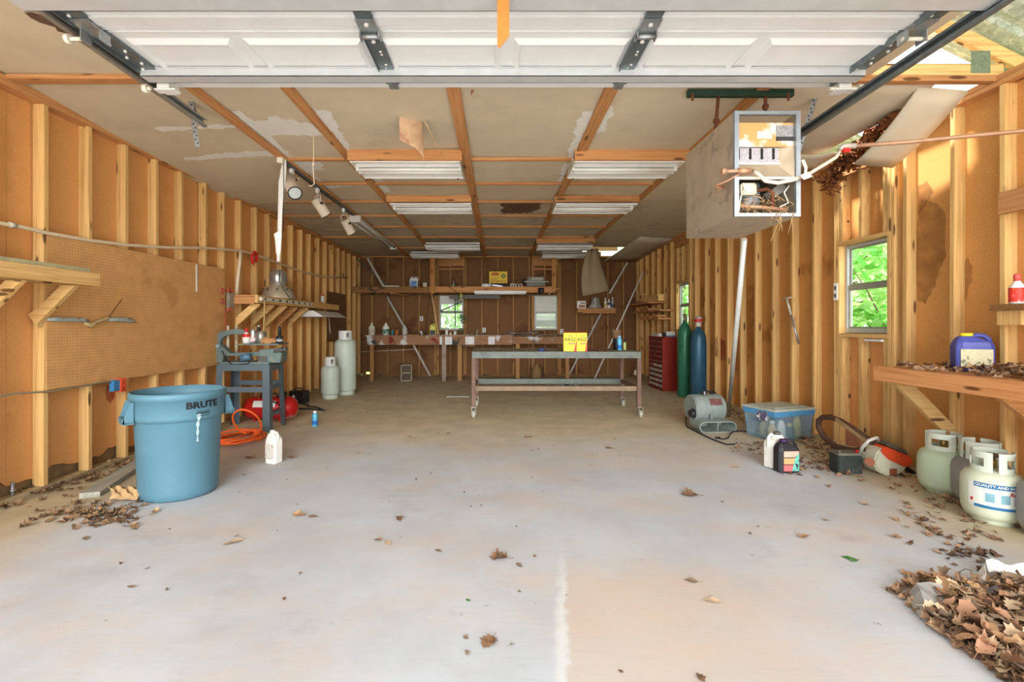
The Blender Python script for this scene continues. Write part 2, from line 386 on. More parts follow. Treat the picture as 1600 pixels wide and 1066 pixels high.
for y0, y1, z0, z1 in (WIN1, WIN2):
    add_stud(wr, RX+SD/2, y0-SW/2); add_stud(wr, RX+SD/2, y0-SW*1.5-.002)
    add_stud(wr, RX+SD/2, y1+SW/2)
    if y0 < 6: add_stud(wr, RX+SD/2, y1+SW*1.5+.002, .04)
    for yc in (y0+.03, y0+(y1-y0)*.53, y1-.03):
        add_stud(wr, RX+SD/2, yc, .04, z0-.045); add_stud(wr, RX+SD/2, yc, z1+.045, TOP-.2)
    MB().bb(RX-.004, RX+SD, y0-.02, y1+.02, z0-.045, z0-.005).build('sill_plate', WY, wr, bevel=.003)
    MB().bb(RX-.004, RX+SD, y0-.02, y1+.02, z1+.005, z1+.045).build('head_plate', WY, wr, bevel=.003)
    MB().bb(RX-.012, RX+.03, y0-.05, y1+.06, TOP-.26, TOP-.082).build('header_board', OWY, wr, bevel=.003)

wb = struct('wall_back')
MB().bb(LX-SD, -1.52, BY+SD+.02, BY+SD+.05, .1, TOP).build('outer_board', DIRTW, wb)
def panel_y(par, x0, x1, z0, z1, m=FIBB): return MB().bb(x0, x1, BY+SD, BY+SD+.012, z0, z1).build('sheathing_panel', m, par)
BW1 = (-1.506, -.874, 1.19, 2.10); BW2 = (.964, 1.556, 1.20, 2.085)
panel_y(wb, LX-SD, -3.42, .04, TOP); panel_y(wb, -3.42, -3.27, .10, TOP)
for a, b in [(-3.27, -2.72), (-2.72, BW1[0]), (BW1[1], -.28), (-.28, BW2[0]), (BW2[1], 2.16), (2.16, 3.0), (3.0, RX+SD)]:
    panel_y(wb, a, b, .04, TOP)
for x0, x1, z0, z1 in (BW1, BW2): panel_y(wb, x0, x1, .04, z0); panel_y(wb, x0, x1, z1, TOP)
MB().bb(LX, RX, BY, BY+SD, 0, .04).build('bottom_plate', BWX, wb, bevel=.003)
MB().bb(LX, RX, BY, BY+SD, TOP-.04, TOP).build('top_plate', OWX, wb, bevel=.003)
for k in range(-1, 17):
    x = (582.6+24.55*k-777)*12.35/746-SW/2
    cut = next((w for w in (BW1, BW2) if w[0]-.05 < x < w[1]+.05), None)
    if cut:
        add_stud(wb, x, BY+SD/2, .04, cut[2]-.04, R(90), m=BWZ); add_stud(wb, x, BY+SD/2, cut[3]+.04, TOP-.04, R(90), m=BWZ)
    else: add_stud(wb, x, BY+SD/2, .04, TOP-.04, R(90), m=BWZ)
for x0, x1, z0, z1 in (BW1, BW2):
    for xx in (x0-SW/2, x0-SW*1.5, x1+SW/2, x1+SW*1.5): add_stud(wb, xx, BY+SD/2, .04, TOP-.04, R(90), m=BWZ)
    MB().bb(x0, x1, BY-.002, BY+SD, z0-.04, z0).build('sill_plate', BWX, wb, bevel=.002); MB().bb(x0, x1, BY-.002, BY+SD, z1, z1+.04).build('head_plate', BWX, wb, bevel=.002)
    MB().bb(x0-.03, x1+.03, BY-.006, BY+.03, TOP-.26, TOP-.045).build('header_board', OWX, wb, bevel=.002)
    MB().bb(x0-.02, x1+.02, BY-.004, BY+.04, TOP-.36, TOP-.32).build('header_rail', OWX, wb, bevel=.002)

MB().bb(LX-.1, 2.7, 12.42, 12.5, TOP-.02, TOP+.12).build('light_block_strip', OWX, wb)  # strip added to stop light leaking in above the back wall
# ================================================================== windows
FRM = mat('window_frame_grey', (186, 190, 186), .45, var=.05); SASH = mat('window_sash_grey', (156, 156, 146), .5, var=.08)
def glass_mat():
    m = bpy.data.materials.new('window_glass'); m.use_nodes = True; nt = m.node_tree; N = nt.nodes; L = nt.links
    for n in list(N):
        if n.type == 'BSDF_PRINCIPLED': N.remove(n)
    t = N.new('ShaderNodeBsdfTransparent'); t.inputs[0].default_value = (.94, .96, .94, 1); g_ = N.new('ShaderNodeBsdfGlossy'); g_.inputs['Roughness'].default_value = .05
    mx = N.new('ShaderNodeMixShader'); mx.inputs[0].default_value = .012; L.new(t.outputs[0], mx.inputs[1]); L.new(g_.outputs[0], mx.inputs[2]); L.new(mx.outputs[0], N['Material Output'].inputs[0]); return m
GLS = glass_mat()
def window_x(n, y0, y1, z0, z1, x):
    w = struct('window_%d' % n); t = .028
    MB().bb(x-.01, x+.05, y0, y0+t, z0, z1).bb(x-.01, x+.05, y1-t, y1, z0, z1).bb(x-.009, x+.049, y0+t, y1-t, z0, z0+t+.02).bb(x-.009, x+.049, y0+t, y1-t, z1-t, z1).build('window_frame', FRM, w, bevel=.002)
    zm = (z0+z1)/2+.02
    MB().bb(x+.0, x+.03, y0+t, y1-t, zm-.02, zm+.02).build('meeting_rail', SASH, w, bevel=.002)
    for a, b, xx in ((z0+t+.02, zm-.02, .012), (zm+.02, z1-t, .026)):
        s = MB(); y2, y3 = y0+t, y1-t
        s.bb(x+xx-.008, x+xx+.008, y2, y2+.02, a, b).bb(x+xx-.008, x+xx+.008, y3-.02, y3, a, b).bb(x+xx-.008, x+xx+.008, y2+.02, y3-.02, a, a+.014).bb(x+xx-.008, x+xx+.008, y2+.02, y3-.02, b-.014, b)
        so = s.build('sash', SASH, w); MB().bb(x+xx-.002, x+xx+.002, y2+.015, y3-.015, a+.01, b-.01).build('pane', GLS, so)
    return w
def window_y(n, x0, x1, z0, z1, y, rail=True):
    w = struct('window_%d' % n); t = .03
    MB().bb(x0, x0+t, y-.01, y+.05, z0, z1).bb(x1-t, x1, y-.01, y+.05, z0, z1).bb(x0+t, x1-t, y-.009, y+.049, z0, z0+t).bb(x0+t, x1-t, y-.009, y+.049, z1-t, z1).build('window_frame', FRM, w, bevel=.002)
    zm = (z0+z1)/2+.01
    MB().bb(x0+t, x1-t, y, y+.03, zm-.02, zm+.02).build('meeting_rail', SASH, w, bevel=.002)
    for a, b, yy in ((z0+t, zm-.02, .012), (zm+.02, z1-t, .026)):
        s = MB(); x2, x3 = x0+t, x1-t
        s.bb(x2, x2+.02, y+yy-.008, y+yy+.008, a, b).bb(x3-.02, x3, y+yy-.008, y+yy+.008, a, b).bb(x2+.02, x3-.02, y+yy-.008, y+yy+.008, a, a+.014).bb(x2+.02, x3-.02, y+yy-.008, y+yy+.008, b-.014, b)
        so = s.build('sash', FRM, w); MB().bb(x2+.015, x3-.015, y+yy-.002, y+yy+.002, a+.01, b-.01).build('pane', GLS, so)
    return w
window_x(1, *WIN1, RX+SD-.015); window_x(2, *WIN2, RX+SD-.015)
window_y(3, *BW1, BY+SD-.02); w4 = window_y(4, *BW2, BY+SD-.02)
# white slatted awning outside the right back window (its underside shows as pale bands)
SID = mat('grey_siding', (196, 202, 194), .8, var=.04, spec=.1)

# ================================================================== ceiling
ceil = struct('ceiling')
DRY = mat('drywall_paper', (212, 198, 172), .9, var=.05, scale=4, c3=(206, 192, 166), thr3=.58, scale3=2.2, spec=.2)
DRYB = mat('drywall_dim_back', (202, 190, 166), .9, var=.07, scale=4, c3=(184, 172, 150), thr3=.55, scale3=2.5, spec=.2)  # back ceiling sheets darker: the weaker light there is put into the colour
MUD = mat('joint_compound', (232, 230, 224), .9, var=.04, spec=.2)
xs = [LX-.08, -2.29, -1.58, -.33, .86, 2.0, RX+.08]
yc = [.3, 1.9, 3.45, 5.12, 6.0, 6.88, 7.77, 8.63, 9.64, 11.0, 12.44]
def sag(x, y):
    s = 0
    if x < -2.3: s += .09*max(0, math.sin(math.pi*min(max((y-3.6)/4.2, 0), 1)))*((-2.29-x)/1.3)**1.3
    s += .012*math.sin(x*2.3+y)*math.sin(y*1.7)
    return s
for i in range(6):
    for j in range(10):
        x0, x1, y0, y1 = xs[i]+.003, xs[i+1]-.003, yc[j]+.003, yc[j+1]-.003
        if i == 5:
            if j in (0, 1): x1 = 2.68
            elif j == 2: continue
            elif j == 9: continue
        nx, ny = 5, 7
        g = [[(x0+(x1-x0)*a/nx, y0+(y1-y0)*b/ny, TOP+.012-sag(x0+(x1-x0)*a/nx, y0+(y1-y0)*b/ny)) for a in range(nx+1)] for b in range(ny+1)]
        MB().sheet(g, .012, False).build('drywall_panel', DRY if j < 5 else DRYB, ceil)
for x, w in ((-2.29, .09), (-1.58, .09), (-.33, .1), (.86, .1), (2.0, .09)):
    MB().bb(x-w/2, x+w/2, .3, 12.34, TOP-.022, TOP+.004).build('ceiling_batten', OWY, ceil, bevel=.003)
def cross(x0, x1, y, h=.03, w=.04): MB().bb(x0, x1, y-w/2, y+w/2, TOP-h, TOP+.004).build('cross_strip', OWX, ceil, bevel=.003)
bx = [LX, -2.335, -2.245, -1.625, -1.535, -.38, -.28, .81, .91, 1.955, 2.045, RX]
cross(LX, -2.335, 3.45, .03, .09); cross(2.045, RX, 3.45, .04, .06)
for y, bays in ((5.12, (1, 3, 4)), (6.0, (1, 2, 3, 4)), (6.88, (0, 1, 3, 4)), (7.77, (0, 1, 3, 4)), (8.63, (1, 2, 3, 4)), (9.64, (0, 1, 2, 3, 4)), (11.0, (1, 2, 3, 4))):
    for bay in bays:
        cross(bx[bay*2], bx[bay*2+1], y)
def ragged(name, pts, m, z, jag=.03, seg=.04, th=.002):
    """flat daub with a torn outline, on the ceiling"""
    out = []
    for i in range(len(pts)):
        a, b = Vector(pts[i]), Vector(pts[(i+1) % len(pts)]); L = (b-a).length; n = max(1, int(L/seg)); nrm = Vector((b.y-a.y, a.x-b.x)).normalized()
        for k in range(n): out.append(a+(b-a)*k/n+nrm*rnd.uniform(-jag, jag))
    mb = MB(); n = len(out); c = sum(out, Vector((0, 0)))/n
    top = [(p.x, p.y, z(p.x, p.y)) for p in out]
    vs = top+[(c.x, c.y, z(c.x, c.y))]
    mb.add(vs, [(i, (i+1) % n, n) for i in range(n)])
    return mb.build(name, m, ceil)
zc = lambda x, y: TOP+.004-sag(x, y)
for pts in ([(-2.24, 4.3), (-1.9, 4.1), (-1.63, 4.28), (-1.63, 4.5), (-2.24, 4.55)], [(-2.24, 4.0), (-2.17, 4.0), (-2.18, 5.9), (-2.24, 6.2)], [(-1.53, 3.95), (-1.42, 4.0), (-1.45, 4.6), (-1.53, 5.0)],
            [(-3.3, 4.98), (-2.34, 4.92), (-2.34, 5.06), (-3.3, 5.06)], [(-3.1, 4.3), (-2.34, 4.3), (-2.34, 4.37), (-3.1, 4.36)], [(.72, 4.0), (.81, 4.0), (.81, 5.2), (.73, 5.0)], [(.91, 3.9), (.97, 3.95), (.98, 4.4), (.91, 4.5)],
            [(-2.24, 5.15), (-1.95, 5.15), (-2.0, 5.5), (-2.24, 5.6)], [(-1.53, 5.6), (-1.44, 5.6), (-1.44, 6.4), (-1.53, 6.5)], [(-2.24, 6.1), (-1.7, 6.05), (-1.7, 6.15), (-2.24, 6.3)], [(-.2, 5.16), (.1, 5.16), (.1, 5.24), (-.2, 5.25)],
            [(-2.24, 6.95), (-1.63, 6.93), (-1.63, 7.0), (-2.24, 7.05)], [(-3.2, 8.9), (-2.5, 8.9), (-2.5, 8.98), (-3.2, 8.98)], [(.74, 5.3), (.81, 5.3), (.81, 6.2), (.77, 6.2)]):
    ragged('joint_compound', pts, MUD, zc)
MOLD = mat('mould_stain', (104, 78, 60), .95, var=.3, scale=20)
for pts in ([(-2.72, 2.75), (-2.5, 2.75), (-2.45, 3.15), (-2.6, 3.2)], [(-2.2, 2.8), (-2.0, 2.85), (-2.0, 3.1), (-2.15, 3.0)], [(.04, 6.97), (.63, 6.95), (.66, 7.35), (.5, 7.62), (.08, 7.66)]):
    ragged('mould_stain', pts, MOLD, lambda x, y: TOP+.003-sag(x, y), .04)

# ================================================================== roof over the torn ceiling corner
GALV = mat('galvanised_roof', (188, 204, 190), .45, .25, var=.25, scale=25, c3=(224, 232, 222), thr3=.52, scale3=14)  # green-white tint: reflected greenery put into the base colour
roof = struct('roof')
PITCH = .5; EZ = TOP+.06
def roof_sheet(x0, x1, y0, y1, sgn=1):
    g = []; n = int((y1-y0)/.033)
    for i in range(n+1):
        y = y0+(y1-y0)*i/n; ph = i % 6; up = .022 if ph in (0, 1) else 0
        g.append([(x, y, EZ+.1+(RX+.25-abs(x))*PITCH+up) for x in (x0, (x0+x1)/2, x1)])
    return MB().sheet(g, .003, False).build('metal_sheet', GALV, roof)
roof_sheet(0, RX+.45, -.1, 3.72); roof_sheet(0, 1.7, 3.73, 6.6); roof_sheet(0, RX+.45, 6.61, 12.6); roof_sheet(-(RX+.4), 0, -.1, 12.6)
roof_sheet(3.1, RX+.45, 5.0, 6.6)
PLATE = mat('truss_plate', (168, 178, 160), .35, .8, var=.2, scale=60)
for yt in (1.0, 2.22, 3.47, 5.9, 7.2):
    MB().bar((RX+.3, yt, EZ-.0), (0, yt, EZ+(RX+.3)*PITCH), .04, .09).build('rafter', WXm, roof)
    if yt < 3.6: MB().bb(2.69, RX+.08, yt-.02, yt+.02, TOP+.005, TOP+.1).build('bottom_chord', WXm, roof)
    MB().bb(RX-.16, RX-.02, yt-.024, yt-.0215, TOP+.03, TOP+.19).build('truss_plate', PLATE, roof)


# old overspray and water marks on the studs and fibreboard
def blotch_mat(name, c, a):
    m = mat(name, c, .85, var=.15, scale=10); nt = m.node_tree; N = nt.nodes; L = nt.links
    tc = N.new('ShaderNodeTexCoord'); n = N.new('ShaderNodeTexNoise'); n.inputs['Scale'].default_value = 9; n.inputs['Detail'].default_value = 5; L.new(tc.outputs['Object'], n.inputs['Vector'])
    r_ = N.new('ShaderNodeMapRange'); r_.inputs[1].default_value = .3; r_.inputs[2].default_value = .7; r_.inputs[3].default_value = a*.4; r_.inputs[4].default_value = a; L.new(n.outputs['Fac'], r_.inputs[0]); L.new(r_.outputs[0], N['Principled BSDF'].inputs['Alpha']); return m
def wall_blotch(par, x, pts, m, name):
    out = []
    for i in range(len(pts)):
        a, c_ = Vector(pts[i]), Vector(pts[(i+1) % len(pts)])
        for k in range(5): out.append(a.lerp(c_, k/5)+Vector((rnd.uniform(-.008, .008), rnd.uniform(-.008, .008))))
    c_ = sum(out, Vector((0, 0)))/len(out)
    MB().add([(x, p.x, p.y) for p in out]+[(x, c_.x, c_.y)], [(i, (i+1) % len(out), len(out)) for i in range(len(out))]).build(name, m, par)
WST = blotch_mat('water_stain', (112, 70, 36), .42)
def q(px, py, x): v = WX(px, py, x); return (v.y, v.z)
XR = RX+SD-.002
wall_blotch(wr, XR, [q(*p, XR) for p in ((1440, 310), (1462, 318), (1476, 330), (1478, 400), (1468, 420), (1460, 450), (1446, 474), (1434, 470), (1430, 420), (1432, 360))], WST, 'water_stain')
wall_blotch(wr, XR-.001, [q(*p, XR) for p in ((1502, 412), (1512, 402), (1520, 420), (1518, 440), (1508, 470), (1503, 480))], WST, 'water_stain')
wall_blotch(wr, XR, [q(*p, XR) for p in ((1434, 290), (1448, 284), (1458, 300), (1446, 322), (1434, 336))], WST, 'water_stain')
RSP = blotch_mat('red_overspray', (170, 40, 44), .6)
wall_blotch(wr, RX-.002, [q(*p, RX-.002) for p in ((1117, 530), (1121, 524), (1122, 555), (1118, 560))], RSP, 'red_overspray')
wall_blotch(wr, XR, [q(*p, XR) for p in ((1124, 528), (1134, 534), (1133, 562), (1124, 565))], RSP, 'red_overspray')
XL = LX-SD+.002
wall_blotch(wl_, XL, [q(*p, XL) for p in ((166, 604), (179, 598), (179, 625), (172, 630), (165, 622))], RSP, 'red_overspray')

# ================================================================== torn drywall and leaves at the roof hole
PAPER = mat('torn_drywall', (216, 204, 182), .9, var=.05, scale=5)
def grid(p00, p01, p10, p11, nr, nc, f=None):
    a, b, c, d = map(Vector, (p00, p01, p10, p11)); g = []
    for i in range(nr+1):
        u = i/nr; row = []
        for j in range(nc+1):
            v_ = j/nc; p = (a*(1-v_)+b*v_)*(1-u)+(c*(1-v_)+d*v_)*u
            if f: p = p+Vector(f(u, v_))
            row.append(p)
        g.append(row)
    return g
MB().sheet(grid((2.0, 3.46, 3.118), (3.2, 3.46, 3.10), (2.0, 5.11, 3.118), (3.24, 5.11, 3.118), 8, 6, lambda u, v: (.05*math.sin(u*9)*v*v+.03*v*math.sin(u*3.1), 0, -.085*v*v*math.sin(math.pi*u))), .012).build('drywall_panel', PAPER, ceil)
tag(MB().sheet(grid((3.13, 3.55, 3.09), (3.50, 3.55, 3.06), (3.19, 4.27, 2.76), (3.535, 4.27, 2.73), 6, 4, lambda u, v: (0, 0, -.04*math.sin(math.pi*u))), .012).build('fallen_drywall_strip', PAPER), 'strip of drywall hanging from the torn ceiling corner by the right wall', 'drywall')
MB().sheet(grid((2.75, 5.0, 3.10), (3.3, 4.62, 2.98), (2.75, 5.12, 3.10), (3.42, 5.0, 2.93), 4, 4, lambda u, v: (0, 0, .02*math.sin(7*v+u))), .012).build('drywall_panel', PAPER, ceil)
# far corner: one sheet hangs down at an angle
MB().sheet(grid((2.9, 9.7, 3.115), (3.56, 9.7, 3.07), (2.75, 12.3, 2.96), (3.56, 12.3, 2.93), 5, 3, lambda u, v: (0, 0, 0)), .012).build('drywall_panel', DRYB, ceil)
MB().bb(2.05, 2.9, 11.5, 11.54, TOP, TOP+.14).build('ceiling_joist', WXm, ceil)

# leaf shapes -------------------------------------------------------
LEAFM = [mat('dead_leaf_tan', (180, 140, 102), .8, var=.2, scale=30, rand=.15), mat('dead_leaf_brown', (130, 96, 70), .85, var=.25, scale=30, rand=.15), mat('dead_leaf_pale', (200, 174, 142), .8, var=.15, scale=30, rand=.12), mat('dead_leaf_grey', (146, 124, 102), .85, var=.2, scale=30, rand=.15), mat('dead_leaf_rust', (174, 130, 100), .8, var=.2, scale=30, rand=.12)]
GREENL = mat('green_leaf', (62, 132, 52), .6, var=.2, scale=20)
OAK = [(0, 0), (.10, .08), (.30, .10), (.26, .22), (.42, .34), (.30, .44), (.44, .60), (.27, .66), (.24, .82), (.10, .86), (0, 1)]
OVAL = [(0, 0), (.16, .14), (.26, .36), (.25, .58), (.14, .82), (0, 1)]
CURL = [(0, 0), (.12, .2), (.3, .3), (.22, .5), (.3, .7), (.1, .85), (0, 1)]
def leaf_mesh(shape, size, curl, seed, stem=True):
    r = random.Random(seed); mb = MB()
    h = lambda x, y: (curl*(x*x*2.2+.35*(y-.5)**2)+curl*.25*math.sin(7*y+seed+5*x)*abs(x)*2)*size+.006*size
    R_ = [(x*(1+r.uniform(-.12, .12)), y) for x, y in shape]; Lf = [(-x*(1+r.uniform(-.15, .15)), y+r.uniform(-.02, .02)) for x, y in shape[1:-1]]
    n = len(R_)
    spine = [(0, y) for x, y in R_]
    vs = [(x*size, y*size-.5*size, h(x, y)) for x, y in spine]
    vs += [(x*size, y*size-.5*size, h(x, y)) for x, y in R_[1:-1]]; vs += [(x*size, y*size-.5*size, h(x, y)) for x, y in Lf]
    rt = [0]+list(range(n, 2*n-2))+[n-1]; lt = [0]+list(range(2*n-2, 3*n-4))+[n-1]
    fs = []
    for k in range(n-1):
        fs.append([i for i in (k, rt[k], rt[k+1], k+1)] if 0 < k < n-2 else ([0, rt[1], 1] if k == 0 else [k, rt[k], n-1]))
        fs.append([i for i in (k, k+1, lt[k+1], lt[k])] if 0 < k < n-2 else ([0, 1, lt[1]] if k == 0 else [k, n-1, lt[k]]))
    mb.add(vs, fs, True)
    if stem: mb.tube([(0, -.5*size, h(0, 0)), (.02*size, -.62*size, .012*size), (.05*size, -.78*size, .02*size)], .012*size, 4)
    return mb
def leaf_stuff(name, label, cat, pts, m, sizes=(.05, .11), seed=1, curl=1.2, tilt=.9, bits=0, parent=None):
    """a litter of leaves nobody could count: one object; pts = list of positions"""
    r = random.Random(seed); mb = MB(); protos = [leaf_mesh(s, 1, curl*c_, i, i % 2 == 0) for i, (s, c_) in enumerate([(OAK, .5), (OVAL, .5), (CURL, .7), (OAK, .9), (OVAL, .9)])]
    for p in pts:
        q = r.choice(protos); s = r.uniform(*sizes)
        M = Matrix.Translation(p) @ Matrix.Rotation(r.uniform(0, 6.28), 4, 'Z') @ Matrix.Rotation(r.gauss(0, tilt*.5), 4, 'X') @ Matrix.Rotation(r.gauss(0, tilt*.5), 4, 'Y') @ Matrix.Scale(s, 4)
        mb.add([M @ Vector(v) for v in q.v], q.f, True)
    o = mb.build(name, m, parent, None, 0, False)
    if parent is None: tag(o, label, cat, None, 'stuff')
    else: o['kind'] = 'stuff'
    return o
def litter_mat(name, a, b):
    m = mat(name, a, .85, var=.3, scale=18, c2=b, thr=.5, c3=(204, 164, 120), thr3=.56, scale3=7); return m
LIT = litter_mat('leaf_litter', (166, 132, 102), (116, 88, 68))
r = random.Random(5); pts = []
for k in range(420):
    t = r.random()**.8; u = r.random()
    p = Vector((3.2+.12*u+.05*t, 3.7, 3.06)).lerp(Vector((3.28+.24*u, 4.75, 2.83)), t); p.z += r.uniform(-.02, .1)*(1-.4*t); p.x += r.gauss(0, .03); pts.append(p)
for k in range(60):
    pts.append(Vector((3.3+r.gauss(0, .07), 4.72+r.gauss(0, .06), 2.80-abs(r.gauss(0, .08)))))
leaf_stuff('leaf_fall', 'dead leaves spilling through the torn ceiling corner at right', 'leaves', pts, mat('roof_leaf_litter', (150, 92, 54), .85, var=.3, scale=18, c2=(104, 66, 40), thr=.5), (.05, .1), 3)

# ================================================================== overhead garage door
DW = mat('door_white', (226, 228, 230), .45, var=.03, scale=6)
door = thing('garage_door', 'white panelled overhead door rolled up along its tracks below the ceiling', 'garage door', (.03, 1.9, 2.955))
DX0, DX1 = -2.26, 2.33
def section(y0, y1, z):
    s = MB(); s.bb(DX0, DX1, y0, y1, z, z+.04)
    # meeting lips and grooves
    s.bb(DX0, DX1, y0, y0+.03, z-.010, z).bb(DX0, DX1, y1-.07, y1, z-.012, z).bb(DX0, DX1, y0+.05, y0+.065, z-.006, z)
    o = pt(door, s, 'door_section', DW)
    xsx = [DX0+.1, -1.49, -.74, .06, .80, 1.52, DX1-.02]
    for i in range(6):
        a, b = xsx[i]+.035, xsx[i+1]-.035; c, d = y0+.12, y1-.17
        if i in (2, 4): a += .04
        p = MB()
        def frame(a, b, c, d, t, z0, z1):
            # bevelled moulding ring
            o4 = [(a, c), (b, c), (b, d), (a, d)]; i4 = [(a+t, c+t), (b-t, c+t), (b-t, d-t), (a+t, d-t)]
            vs = [(x, y, z0) for x, y in o4]+[(x, y, z1) for x, y in i4]
            p.add(vs, [(k, (k+1) % 4, 4+(k+1) % 4, 4+k) for k in range(4)])
        frame(a, b, c, d, .03, z, z-.022); frame(a+.03, b-.03, c+.03, d-.03, .018, z-.022, z-.002); 
        p.add([(a+.048, c+.048, z-.002), (b-.048, c+.048, z-.002), (b-.048, d-.048, z-.002), (a+.048, d-.048, z-.002)], [(0, 1, 2, 3)])
        pt(door, p, 'raised_panel', DW, o)
    return o
for y0, y1 in ((2.60, 3.26), (1.95, 2.59), (1.30, 1.94), (.66, 1.29)): section(y0, y1, 2.955)
STR = mat('strut_grey', (204, 208, 212), .45, .35, var=.05, scale=12)
for y0, zb in ((3.02, 2.895), (2.20, 2.822)):
    s = MB(); s.bb(DX0, DX1, y0, y0+.004, zb, 2.95).bb(DX0, DX1, y0, y0+.085, zb, zb+.004).bb(DX0, DX1, y0+.081, y0+.085, zb, 2.95).bb(DX0, DX1, y0-.014, y0, 2.94, 2.945)
    pt(door, s, 'strut', STR)
for x in (-.70, .82):
    for y0 in (2.60, 1.95):
        s = MB(); s.bb(x-.045, x+.045, y0+.03, y0+.6, 2.935, 2.95).bb(x-.05, x-.045, y0+.03, y0+.42, 2.92, 2.955)
        st = pt(door, s, 'hinge_stile', ZND)
        h = MB(); h.bb(x-.05, x+.05, y0-.09, y0+.07, 2.925, 2.932).cyl((x-.055, y0+.03, 2.908), (x+.055, y0+.03, 2.908), .014, n=10)
        h.bb(x-.055, x-.048, y0+.005, y0+.06, 2.895, 2.93).bb(x+.048, x+.055, y0+.005, y0+.06, 2.895, 2.93)
        pt(door, h, 'hinge', ZN, st)
        bl = MB()
        for yy in (-.05, .1): bl.cyl((x, y0+yy, 2.918), (x, y0+yy, 2.93), .012, n=8)
        for yy in (.22, .25, .36): bl.cyl((x+.01, y0+yy, 2.932), (x+.01, y0+yy, 2.936), .008, n=8)
        pt(door, bl, 'bolt', ZN if y0 < 0 else WHT, st)
    pt(door, MB().bb(x-.03, x+.03, 3.19, 3.262, 2.93, 2.956), 'edge_clip', ZN)
    pt(door, MB().lathe([(0, -.006), (.011, -.004), (.011, .003), (0, .003)], (x, 3.0, 2.94), 8), 'bolt', WHT)
for sx, x in ((-1, DX0+.05), (1, DX1-.05)):
    for y0 in (2.60, 1.95):
        s = MB(); s.bb(x-.05, x+.05, y0+.03, y0+.6, 2.935, 2.95).bb(x-.052, x-.047, y0+.03, y0+.6, 2.91, 2.955)
        st = pt(door, s, 'end_stile', ZND)
        bl = MB()
        for q in range(8): bl.cyl((x+.02*(-1)**q, y0+.08+.065*q, 2.925), (x+.02*(-1)**q, y0+.08+.065*q, 2.936), .009, n=6)
        pt(door, bl, 'rivets', WHT, st)
        h = MB(); h.bb(x-.05, x+.05, y0-.09, y0+.07, 2.925, 2.932).bb(x-.055, x-.048, y0-.01, y0+.06, 2.87, 2.93).bb(x+.048, x+.055, y0-.01, y0+.06, 2.87, 2.93)
        pt(door, h, 'hinge', ZN, st)
        rl = MB(); rl.cyl((x-.06, y0+.02, 2.89), (x+sx*.16, y0+.02, 2.89), .011, n=8).cyl((x+sx*.13, y0+.02, 2.89), (x+sx*.155, y0+.02, 2.89), .026, n=12)
        pt(door, rl, 'roller', OFFW, st)
    b = MB(); b.bb(x-.03, x+.05, 3.14, 3.24, 2.88, 2.95).bb(x-.05, x+.09, 3.14, 3.2, 2.87, 2.878)
    bb_ = pt(door, b, 'bottom_bracket', WHT)
    pt(door, MB().cyl((x-.08, 3.16, 2.885), (x+sx*.13, 3.16, 2.885), .012, n=8).cyl((x+sx*.10, 3.16, 2.885), (x+sx*.13, 3.16, 2.885), .028, n=12), 'roller', OFFW, bb_)
STRAP = mat('orange_strap', (222, 112, 44), .7, var=.08)
one(MB().prism([(.0, 2.95), (.055, 2.95), (.055, 2.645), (.012, 2.59), (0, 2.60)], 'y', 2.185, 2.19), 'pull_strap', STRAP, 'orange strap dangling from the middle of the overhead door', 'strap')
def track(name, label, p0, p1, sx, hang, hang2):
    t = thing(name, label, 'track', tuple(p1))
    p0, p1 = Vector(p0), Vector(p1); d = (p1-p0).normalized(); q0 = p0-d*1.4
    s = MB(); s.bar(q0+V(sx*.0, 0, 0), p1+V(0, 0, 0), .004, .062)
    s.bar(q0+V(-sx*.014, 0, .03), p1+V(-sx*.014, 0, .03), .03, .004); s.bar(q0+V(-sx*.014, 0, -.03), p1+V(-sx*.014, 0, -.03), .03, .004)
    s.bar(q0+V(-sx*.029, 0, .023), p1+V(-sx*.029, 0, .023), .003, .016); s.bar(q0+V(-sx*.029, 0, -.023), p1+V(-sx*.029, 0, -.023), .003, .016)
    pt(t, s, 'channel', ZND if sx > 0 else ZN)
    for a, b in (hang, hang2) if hang2 else (hang,):
        h = MB(); a, b = Vector(a), Vector(b); h.bar(a, b, .04, .003, (0, -1, 0)); h.bar(a+V(sx*.02, .016, 0), b+V(sx*.02, .016, 0), .003, .035, (0, -1, 0))
        ho = pt(t, h, 'hanger_angle', ZN)
        n = int((b-a).length/.03); pf = MB()
        for k in range(1, n):
            c = a+(b-a)*k/n; pf.box(c+V((-1)**k*.006, -.0018, 0), (.009, .002, .013))
        pt(t, pf, 'perforations', DRK, ho)['kind'] = 'stuff'
    return t
track('door_track', 'galvanised left door track ending at a perforated hanger', P(45, 0, 2.425), P(318, 193, 3.868), -1,
      (P(293, 128, 3.84), P(309, 230, 3.84)), (P(282, 128, 3.9), P(306, 180, 3.87)))
track('door_track', 'dark galvanised right door track ending beside the hanging heater', P(1570, 0, 2.206), P(1244, 215, 3.762), 1,
      (P(1277, 140, 3.75), P(1248, 235, 3.75)), None)

